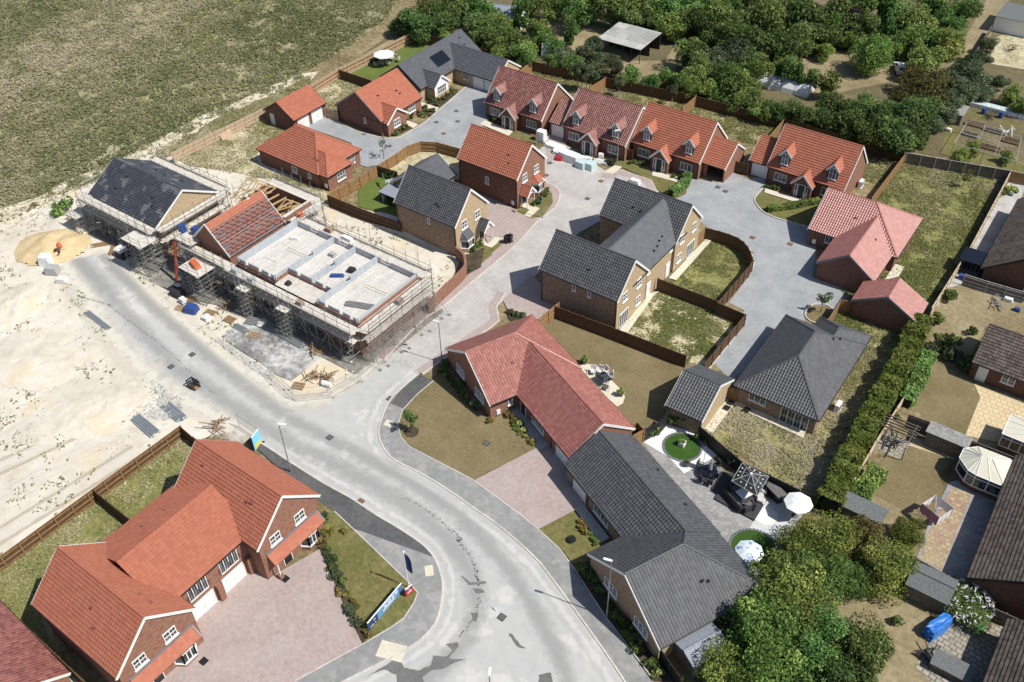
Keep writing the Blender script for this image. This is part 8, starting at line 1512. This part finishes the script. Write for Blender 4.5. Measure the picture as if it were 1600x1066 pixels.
# shrubs and small plants
variants('sdark', .6, .8, .0, 'dark', 320, .11, 3, lobes=6); variants('smid', .6, .8, .0, 'mid', 320, .11, 3, lobes=6); variants('slight', .6, .8, .0, 'light', 320, .11, 3, lobes=6); variants('syel', .55, .7, .0, 'yellow', 260, .10, 2, lobes=5); variants('sgrey', .6, .6, .0, 'grey', 300, .10, 2, lobes=6)
def shrubs(key, z, pts, label, group, r=.6, lv=.1):
    for p in pts: q = at(z, p, lv); tree(key, q.x, q.y, r/.6*rnd.uniform(.7, 1.3), label, group, cat='shrub', name='garden_shrub', z=lv-.05, child='foliage')
Zr = (520, 30, 5.33)
shrubs('sdark', Zr, [(620, 840), (660, 820), (700, 790), (740, 800), (780, 770), (540, 960), (500, 965), (590, 920)], 'dark low shrub in the bed in front of the small gabled bungalow', 'shrubs in front beds', .5); shrubs('syel', Zr, [(525, 945), (560, 930), (605, 895), (720, 750), (760, 820), (810, 800)], 'yellow green plant in the bed of the small gabled bungalow', 'shrubs in front beds', .45)
shrubs('sgrey', Zr, [(730, 740), (770, 740), (830, 770), (850, 690), (880, 700)], 'grey green plant beside the slab path of the gabled bungalow', 'shrubs in front beds', .45); shrubs('sdark', Zr, [(800, 700), (840, 680), (870, 720), (920, 670), (960, 640), (1000, 610)], 'dark shrub in the bed below the white gabled bay', 'shrubs in front beds', .5); shrubs('syel', Zr, [(885, 680), (915, 650), (950, 610), (985, 590), (1010, 620)], 'yellow flowering plant in the bed below the white gabled bay', 'shrubs in front beds', .45)
Z3 = (740, 60, 3.5525)
shrubs('sdark', Z3, [(95, 450), (120, 462), (145, 470), (85, 440)], 'dark shrub under the window of the house beside the grey courtyard', 'shrubs in front beds', .5, .15); shrubs('sdark', Z3, [(895, 690), (920, 700), (945, 700), (870, 695), (1110, 770), (1140, 780)], 'dark shrub against the carport house front wall', 'shrubs in front beds', .55, .15); shrubs('sgrey', Z3, [(740, 690), (770, 695), (790, 680)], 'grey plant beside the porch of the linked garage house', 'shrubs in front beds', .5, .15)
shrubs('sdark', (1060, 180, 4.846), [(680, 555), (710, 560), (740, 568), (660, 548)], 'dark shrub by the window of the last dormer house', 'shrubs in front beds', .5, .05)
Z5 = (560, 180, 3.5525)
shrubs('sdark', Z5, [(1010, 470), (1030, 440), (1045, 420), (1000, 490), (985, 500), (1040, 450)], 'dark shrub under the bay of the tall orange roofed house', 'shrubs in front beds', .5, .15); shrubs('sdark', Z5, [(640, 740), (660, 730), (680, 720), (630, 760), (620, 860), (580, 890), (545, 915), (510, 945), (480, 975), (600, 880)], 'low dark plant in the strip below the curved brick wall', 'shrubs in front beds', .45, .16)
Z8 = (600, 460, 3.331)
shrubs('sdark', Z8, [(300, 400), (330, 430), (350, 470), (390, 510), (420, 540), (445, 570), (480, 590), (320, 370), (400, 480)], 'dark shrub in the shade of the rust roofed bungalow gable', 'shrubs in front beds', .6, .17); shrubs('syel', Z8, [(545, 658), (560, 660), (635, 628), (655, 640), (675, 660), (755, 765), (770, 780)], 'yellow green shrub beside the concrete path of the rust roofed bungalow', 'shrubs in front beds', .5, .17); shrubs('slight', Z8, [(645, 625), (680, 665), (700, 690), (720, 720), (740, 745)], 'bright green clipped shrub along the concrete path of the rust roofed bungalow', 'shrubs in front beds', .5, .17); shrubs('sgrey', Z8, [(655, 92), (680, 105), (705, 112), (725, 120)], 'grey green plant in the bed at the parking bay', 'shrubs in front beds', .5, .16)
Z9 = (860, 640, 2.5375)
shrubs('syel', Z9, [(120, 455), (132, 470), (140, 490)], 'yellow shrub beside the concrete path of the dark grey bungalow', 'shrubs in front beds', .5, .17); shrubs('slight', Z9, [(155, 495), (165, 515), (180, 530)], 'bright green ball shrub on the lawn of the dark grey bungalow', 'shrubs in front beds', .45, .17); shrubs('smid', Z9, [(130, 650), (150, 660), (165, 665), (180, 690), (200, 720)], 'mid green shrub in the bed below the first gable window of the dark grey bungalow', 'shrubs in front beds', .6, .18); shrubs('sdark', Z9, [(230, 780), (260, 820), (290, 850), (310, 890), (330, 920), (350, 950)], 'dark shrub in the shaded bed below the dark grey bungalow gable', 'shrubs in front beds', .6, .18); shrubs('slight', Z9, [(400, 1020), (425, 1050)], 'bright shrub at the low end of the dark grey bungalow bed', 'shrubs in front beds', .6, .18)
Zs = (480, 780, 4.633)
shrubs('sgrey', Zs, [(115, 150), (140, 400), (165, 440), (190, 500), (210, 560), (240, 640), (290, 780), (310, 830), (340, 880), (370, 910), (330, 800)], 'grey purple lavender plant along the pink forecourt edge', 'shrubs in front beds', .55, .18); shrubs('smid', Zs, [(150, 370), (200, 440), (265, 600), (230, 540), (180, 520)], 'green plant among the lavender by the pink forecourt', 'shrubs in front beds', .45, .18); shrubs('syel', Zs, [(240, 690), (290, 700), (330, 740), (360, 780), (450, 985), (270, 240)], 'straw yellow grass clump at the pink forecourt corner', 'shrubs in front beds', .45, .18)
def spiky(label, z, p, r=.7, lv=.18):
    q = at(z, p, lv); mb = MB(); r_ = random.Random(int(p[0]))
    for i in range(70): a = r_.uniform(0, 6.3); e = r_.uniform(.25, 1.3); L = r*r_.uniform(.7, 1.2); d = Vector((math.cos(a)*math.cos(e), math.sin(a)*math.cos(e), math.sin(e))); s = Vector((-math.sin(a), math.cos(a), 0))*.035; m_ = d*L*.6+Vector((0, 0, .02)); t_ = d*L+Vector((0, 0, -.12*L)); mb.poly([-s*.6, s*.6, m_+s, m_-s]); mb.poly([m_-s, m_+s, t_])
    me = mb.build('spiky_plant', LM['yellow'], None, mesh_only=True); a = me.attributes.new('tone', 'FLOAT', 'FACE'); a.data.foreach_set('value', [r_.uniform(.4, .95) for _ in me.polygons]); tag(link('spiky_plant', me, None, (q.x, q.y, lv)), label, 'plant')
spiky('spiky yellow green plant by the right bay window, upper one', Zs, (155, 240), .95); spiky('spiky yellow green plant by the right bay window, lower one', Zs, (105, 325), .85)
Zp1 = (980, 620, 3.80625)
for lb, z, p, k, r in (('potted yellow green shrub at the far end of the cream patio', (900, 560, 6.6625), (90, 55), 'slight', .55), ('potted yellow green shrub at the near end of the cream patio', (900, 560, 6.6625), (465, 390), 'slight', .55), ('potted shrub against the dark grey wavy fence, left one', Zp1, (125, 240), 'slight', .6), ('potted shrub against the dark grey wavy fence, middle one', Zp1, (178, 225), 'slight', .45), ('potted shrub at the grey garage corner above the white gravel', Zp1, (260, 165), 'smid', .65), ('small potted plant beside the round lawn at the black fence', Zp1, (415, 255), 'slight', .4), ('potted dark plant at the gravel end of the black fence', Zp1, (465, 285), 'sdark', .4), ('yellow green potted tree by the gazebo at the black fence', Zp1, (610, 400), 'slight', .7), ('dark pot plant on the lower edge of the white gravel', Zp1, (352, 412), 'sdark', .25)):
    q = at(z, p); pot('pot under the '+lb, (z[0]+p[0]/z[2], z[1]+p[1]/z[2])); tree(k, q.x, q.y, r/.6, lb, 'pot plants', cat='shrub', name='pot_plant', z=.42, child='foliage')
q = G(893, 845, .17); mb = MB(); mb.lathe((0, 0, 0), [(.3, 0), (.42, .25), (.3, .45)], 12); o = mb.build('bowl_planter', M['black'], None, (q.x, q.y, .17)); tag(o, 'round black bowl planter on the small front lawn', 'planter')
q = at(Zp1, (325, 290)); tree('slight', q.x, q.y, .6, 'small plant in the square white planter', None, cat='shrub', name='pot_plant', z=.5, child='foliage')
for i, p in enumerate(((300, 130), (335, 135), (310, 150), (360, 175))): q = G(980+p[0]/3.80625, 620+p[1]/3.80625, 1.2); o = link('climbing_plant', TREES['sdark'][i % 3][0], None, (q.x, q.y, 1.0)); o.scale = (.55, .3, .55); tag(o, ('climber highest on the garage wall above the gravel', 'climber at the middle of the garage wall above the gravel', 'climber low on the garage wall above the gravel', 'climber at the right end of the garage wall')[i], 'climber')
def sapling(label, px, h, r, key='grey', lv=.05, n=260):
    q = G(*px, lv); o = link('young_tree', None, None, (q.x, q.y, lv)); tag(o, label, 'tree'); mb = MB(); r_ = random.Random(int(px[0])); mb.tube((0, 0, 0), (0, 0, h*.7), .05, .025, 6); tips = []
    for i in range(14): z = h*r_.uniform(.35, .8); a = r_.uniform(0, 6.3); t = Vector((math.cos(a)*r*r_.uniform(.4, 1), math.sin(a)*r*r_.uniform(.4, 1), z+h*r_.uniform(.1, .25))); mb.tube((0, 0, z), t, .02, .008, 4); tips.append((Vector((0, 0, z)), t))
    mb.build('trunk', M['bark'], o); C = []
    for i in range(n): a, b = r_.choice(tips); p = a.lerp(b, r_.uniform(.35, 1.05)); C.append((p.x+r_.gauss(0, .1), p.y+r_.gauss(0, .1), p.z+r_.gauss(0, .1)))
    link('crown', leaf_mesh('crown', np.array(C), .10+.05*NR.random(len(C)), LM[key]), o)
sapling('thin bare young tree in the grey courtyard by the curved fence', (600, 248), 3.4, 1.0, 'grey', .1, 120); sapling('young tree in the kerbed tree island beside the hipped bungalow', (1282, 488), 3.2, 1.0, 'dark', .04, 300); sapling('young tree in a round mulch bed on the dry corner lawn', (643, 676), 3.0, .9, 'mid', .18, 420); sapling('small reddish tree near the top of the large right hand lawn', (1504, 292), 2.6, .9, 'brown', .03, 260)
q = G(643, 677); disc('mulch_bed', q, .75, 'bed', 45)
for px, k, r, lb in (((100, 330), 'smid', 1.6, 'green bush at the end of the site road beside the scaffold'), ((1425, 603), 'smid', 1.3, 'dark round bush beside the parched lawn and long hedge'), ((1512, 575), 'sdark', 1.2, 'dark shrub under the old house with the white door'), ((1490, 560), 'sgrey', 1.3, 'flowering grey shrub above the parched lawn'), ((1475, 540), 'sdark', 1.5, 'dark shrub at the top of the parched lawn'), ((1450, 545), 'sgrey', 1.0, 'grey plant beside the orange flower at the hedge'), ((1520, 520), 'smid', .8, 'small green shrub in the vegetable plot'), ((1480, 465), 'slight', 1.0, 'light green shrub at the top of the vegetable plot'), ((1465, 500), 'slight', 1.1, 'light shrub along the fence left of the vegetable plot'), ((1576, 300), 'slight', 1.0, 'light green bush in the corner of the old house yard'), ((1550, 960), 'slight', .8, 'pale shrub below the buddleia'), ((1352, 690), 'sgrey', 1.0, 'grey plant in the bed beside the rail fence'), ((1370, 670), 'slight', .8, 'light plant under the pergola corner'), ((1340, 720), 'slight', .9, 'light green plant in the narrow bed beside the rail fence'), ((1395, 650), 'sdark', .7, 'dark plant at the pergola post'), ((1400, 970), 'smid', .7, 'green weed clump on the straw lawn')):
    q = G(*px, .3); tree(k, q.x, q.y, r/.6, lb, None, cat='shrub', name='garden_shrub', child='foliage')
# field growth, rough grass and weeds: ground cover nobody could count
def inside(P, poly):
    x, y = P[:, 0], P[:, 1]; r = np.zeros(len(P), bool); n = len(poly)
    for i in range(n):
        x0, y0, x1, y1 = poly[i].x, poly[i].y, poly[i-1].x, poly[i-1].y; c = ((y0 > y) != (y1 > y)) & (x < (x1-x0)*(y-y0)/(y1-y0+1e-12)+x0); r ^= c
    return r
def visible(P):
    d = np.c_[P, np.zeros(len(P))]-CPOS; z = d@CF; u = 800+F_PX*(d@CR)/z; v = 533-F_PX*(d@CU)/z; return (z > 0) & (u > -60) & (u < 1660) & (v > -90) & (v < 1130)
def vnoise(P, s, seed):
    g = np.random.default_rng(seed); t = g.random((64, 64)); q = P*s; i = np.floor(q).astype(int); f = q-i; f = f*f*(3-2*f); a = lambda dx, dy: t[(i[:, 0]+dx) % 64, (i[:, 1]+dy) % 64]
    return (a(0, 0)*(1-f[:, 0])+a(1, 0)*f[:, 0])*(1-f[:, 1])+(a(0, 1)*(1-f[:, 0])+a(1, 1)*f[:, 0])*f[:, 1]
def cover_stuff(name, polys, n, blades, size, hgt, m, lv, seed, thr=0, scale=.35, tone=None, keep=None, nz=1.5):
    g = np.random.default_rng(seed); C = []; H = []
    for poly in polys:
        xs = [p.x for p in poly]; ys = [p.y for p in poly]; A = np.c_[g.uniform(max(min(xs), -215), max(xs), n), g.uniform(max(min(ys), -5), min(max(ys), 235), n)]; A = A[inside(A, poly)]; A = A[visible(A)]; v = .6*vnoise(A, scale, seed)+.4*vnoise(A, scale*3.1, seed+1); A = A[v+g.normal(size=len(v))*.1 > thr]
        C.append(A)
    A = np.concatenate(C); B = np.repeat(A, blades, 0)+g.normal(size=(len(A)*blades, 2))*size*1.1; tn = .65*vnoise(B, .045, seed+5)+.35*vnoise(B, .4, seed+6)
    okr = np.ones(len(B), bool)
    for q in (keep or []): okr &= ~inside(B, q)
    B = B[okr]; tn = tn[okr]
    Cc = np.c_[B, lv+hgt*(.2+.8*g.random(len(B)))]; N = np.tile((0, 0, nz), (len(B), 1)); T = (tn-.5)*1.5+.45+g.normal(size=len(B))*.17
    me = leaf_mesh(name, Cc, size*(.6+.8*g.random(len(B))), m, .3, N, .5, T if tone is None else np.full(len(B), tone)); o = link(name, me); o['kind'] = 'stuff'; return o
fpoly = edge+far; rpoly = GL1+GL2+GL3
cover_stuff('field_weeds', [fpoly], 380000, 2, .22, .35, LM['field'], .0, 21, .30, .4, nz=1.5); cover_stuff('yellow_flowers', [fpoly], 15000, 2, .11, .5, LM['rag'], .05, 23, .64, .05)
rough_polys = [ZP(0, 0, 2.667, [(720, 650), (1110, 460), (1290, 360), (1400, 320), (1560, 360), (1420, 440), (1370, 480), (1180, 560), (1070, 640), (1080, 700), (1380, 810), (1180, 760), (980, 720), (780, 690)])]
LM['rough'] = leaf_mat('rough grass tufts', [(0, (.19, .22, .07)), (.45, (.31, .30, .13)), (.8, (.46, .42, .26)), (1, (.58, .53, .38))], .4, 0)
cover_stuff('rough_grass', rough_polys+[ZP(0, 0, 2.667, [(620, 660), (760, 590), (900, 505), (1080, 425), (1230, 355), (1290, 320), (1300, 345), (1110, 455), (720, 645), (660, 670)])], 26000, 2, .17, .16, LM['rough'], .1, 31, .48)
cover_stuff('rough_grass', [GP([(1417, 247), (1580, 275), (1445, 500), (1400, 520), (1330, 480), (1290, 400), (1340, 330), (1372, 300)]), ZP(740, 60, 3.5525, [(300, 180), (735, 275), (1240, 375), (1421, 415), (1740, 490), (2410, 650), (2260, 820), (1900, 700), (1000, 420), (420, 260)]), GP([(1300, 490), (1340, 470), (1425, 500), (1452, 512), (1300, 770), (1258, 775), (1090, 668), (1140, 600), (1280, 500)])], 22000, 2, .15, .12, LM['rough'], .02, 33, .42, .5)
cover_stuff('rough_grass', [ZP(820, 240, 2.96, [(700, 590), (850, 380), (1000, 405), (1050, 470), (1045, 530), (890, 690), (620, 620)]), ZP(820, 240, 2.96, [(440, 830), (615, 640), (890, 700), (1020, 770), (830, 985), (640, 930)])], 9000, 2, .14, .1, LM['rough'], .02, 35, .5, .5)
cover_stuff('rough_grass', [ZP(0, 660, 2.6267, [(-30, 600), (735, 60), (800, 70), (830, 150), (640, 330), (400, 490), (150, 760), (230, 960), (-20, 740)])], 15000, 2, .14, .12, LM['rough'], .1, 37, .42, .5)
cover_stuff('chalk_weeds', [chalk], 16000, 3, .14, .14, LM['rough'], .08, 41, .70, .3, keep=[rpoly]); cover_stuff('verge_weeds', [ZP(0, 0, 2.667, [(0, 870), (150, 825), (300, 745), (560, 640), (830, 490), (1100, 370), (1250, 310), (1290, 345), (1110, 455), (720, 645), (560, 700), (300, 800), (0, 940)])], 14000, 2, .18, .2, LM['field'], .09, 43, .55, .5)
def rubble(name, polys, n, smin, smax, m, lv, seed, thr):
    g = np.random.default_rng(seed); mb = MB()
    for poly in polys:
        xs = [p.x for p in poly]; ys = [p.y for p in poly]; A = np.c_[g.uniform(min(xs), max(xs), n), g.uniform(min(ys), max(ys), n)]; A = A[inside(A, poly)]; A = A[visible(A)]; A = A[vnoise(A, .25, seed) > thr]; A = A[~inside(A, rpoly)]
        for x, y in A: s = g.uniform(smin, smax); mb.lathe((x, y, lv), [(s*g.uniform(.7, 1), 0), (s, s*.35), (s*.4, s*g.uniform(.5, .9))], 5)
    o = mb.build(name, m, uv=False); o['kind'] = 'stuff'
rubble('chalk_rubble', [chalk], 5200, .04, .16, GM['chalk'], .08, 51, .55); rubble('grey_rubble', [ZP(40, 380, 3.135, [(480, 790), (560, 670), (660, 680), (760, 770), (780, 850), (680, 870), (540, 840)]), ZP(250, 380, 4.846, [(440, 720), (540, 790), (860, 1000), (860, 1060), (700, 960), (420, 740)])], 900, .05, .2, M['concrete'], .1, 53, .0)
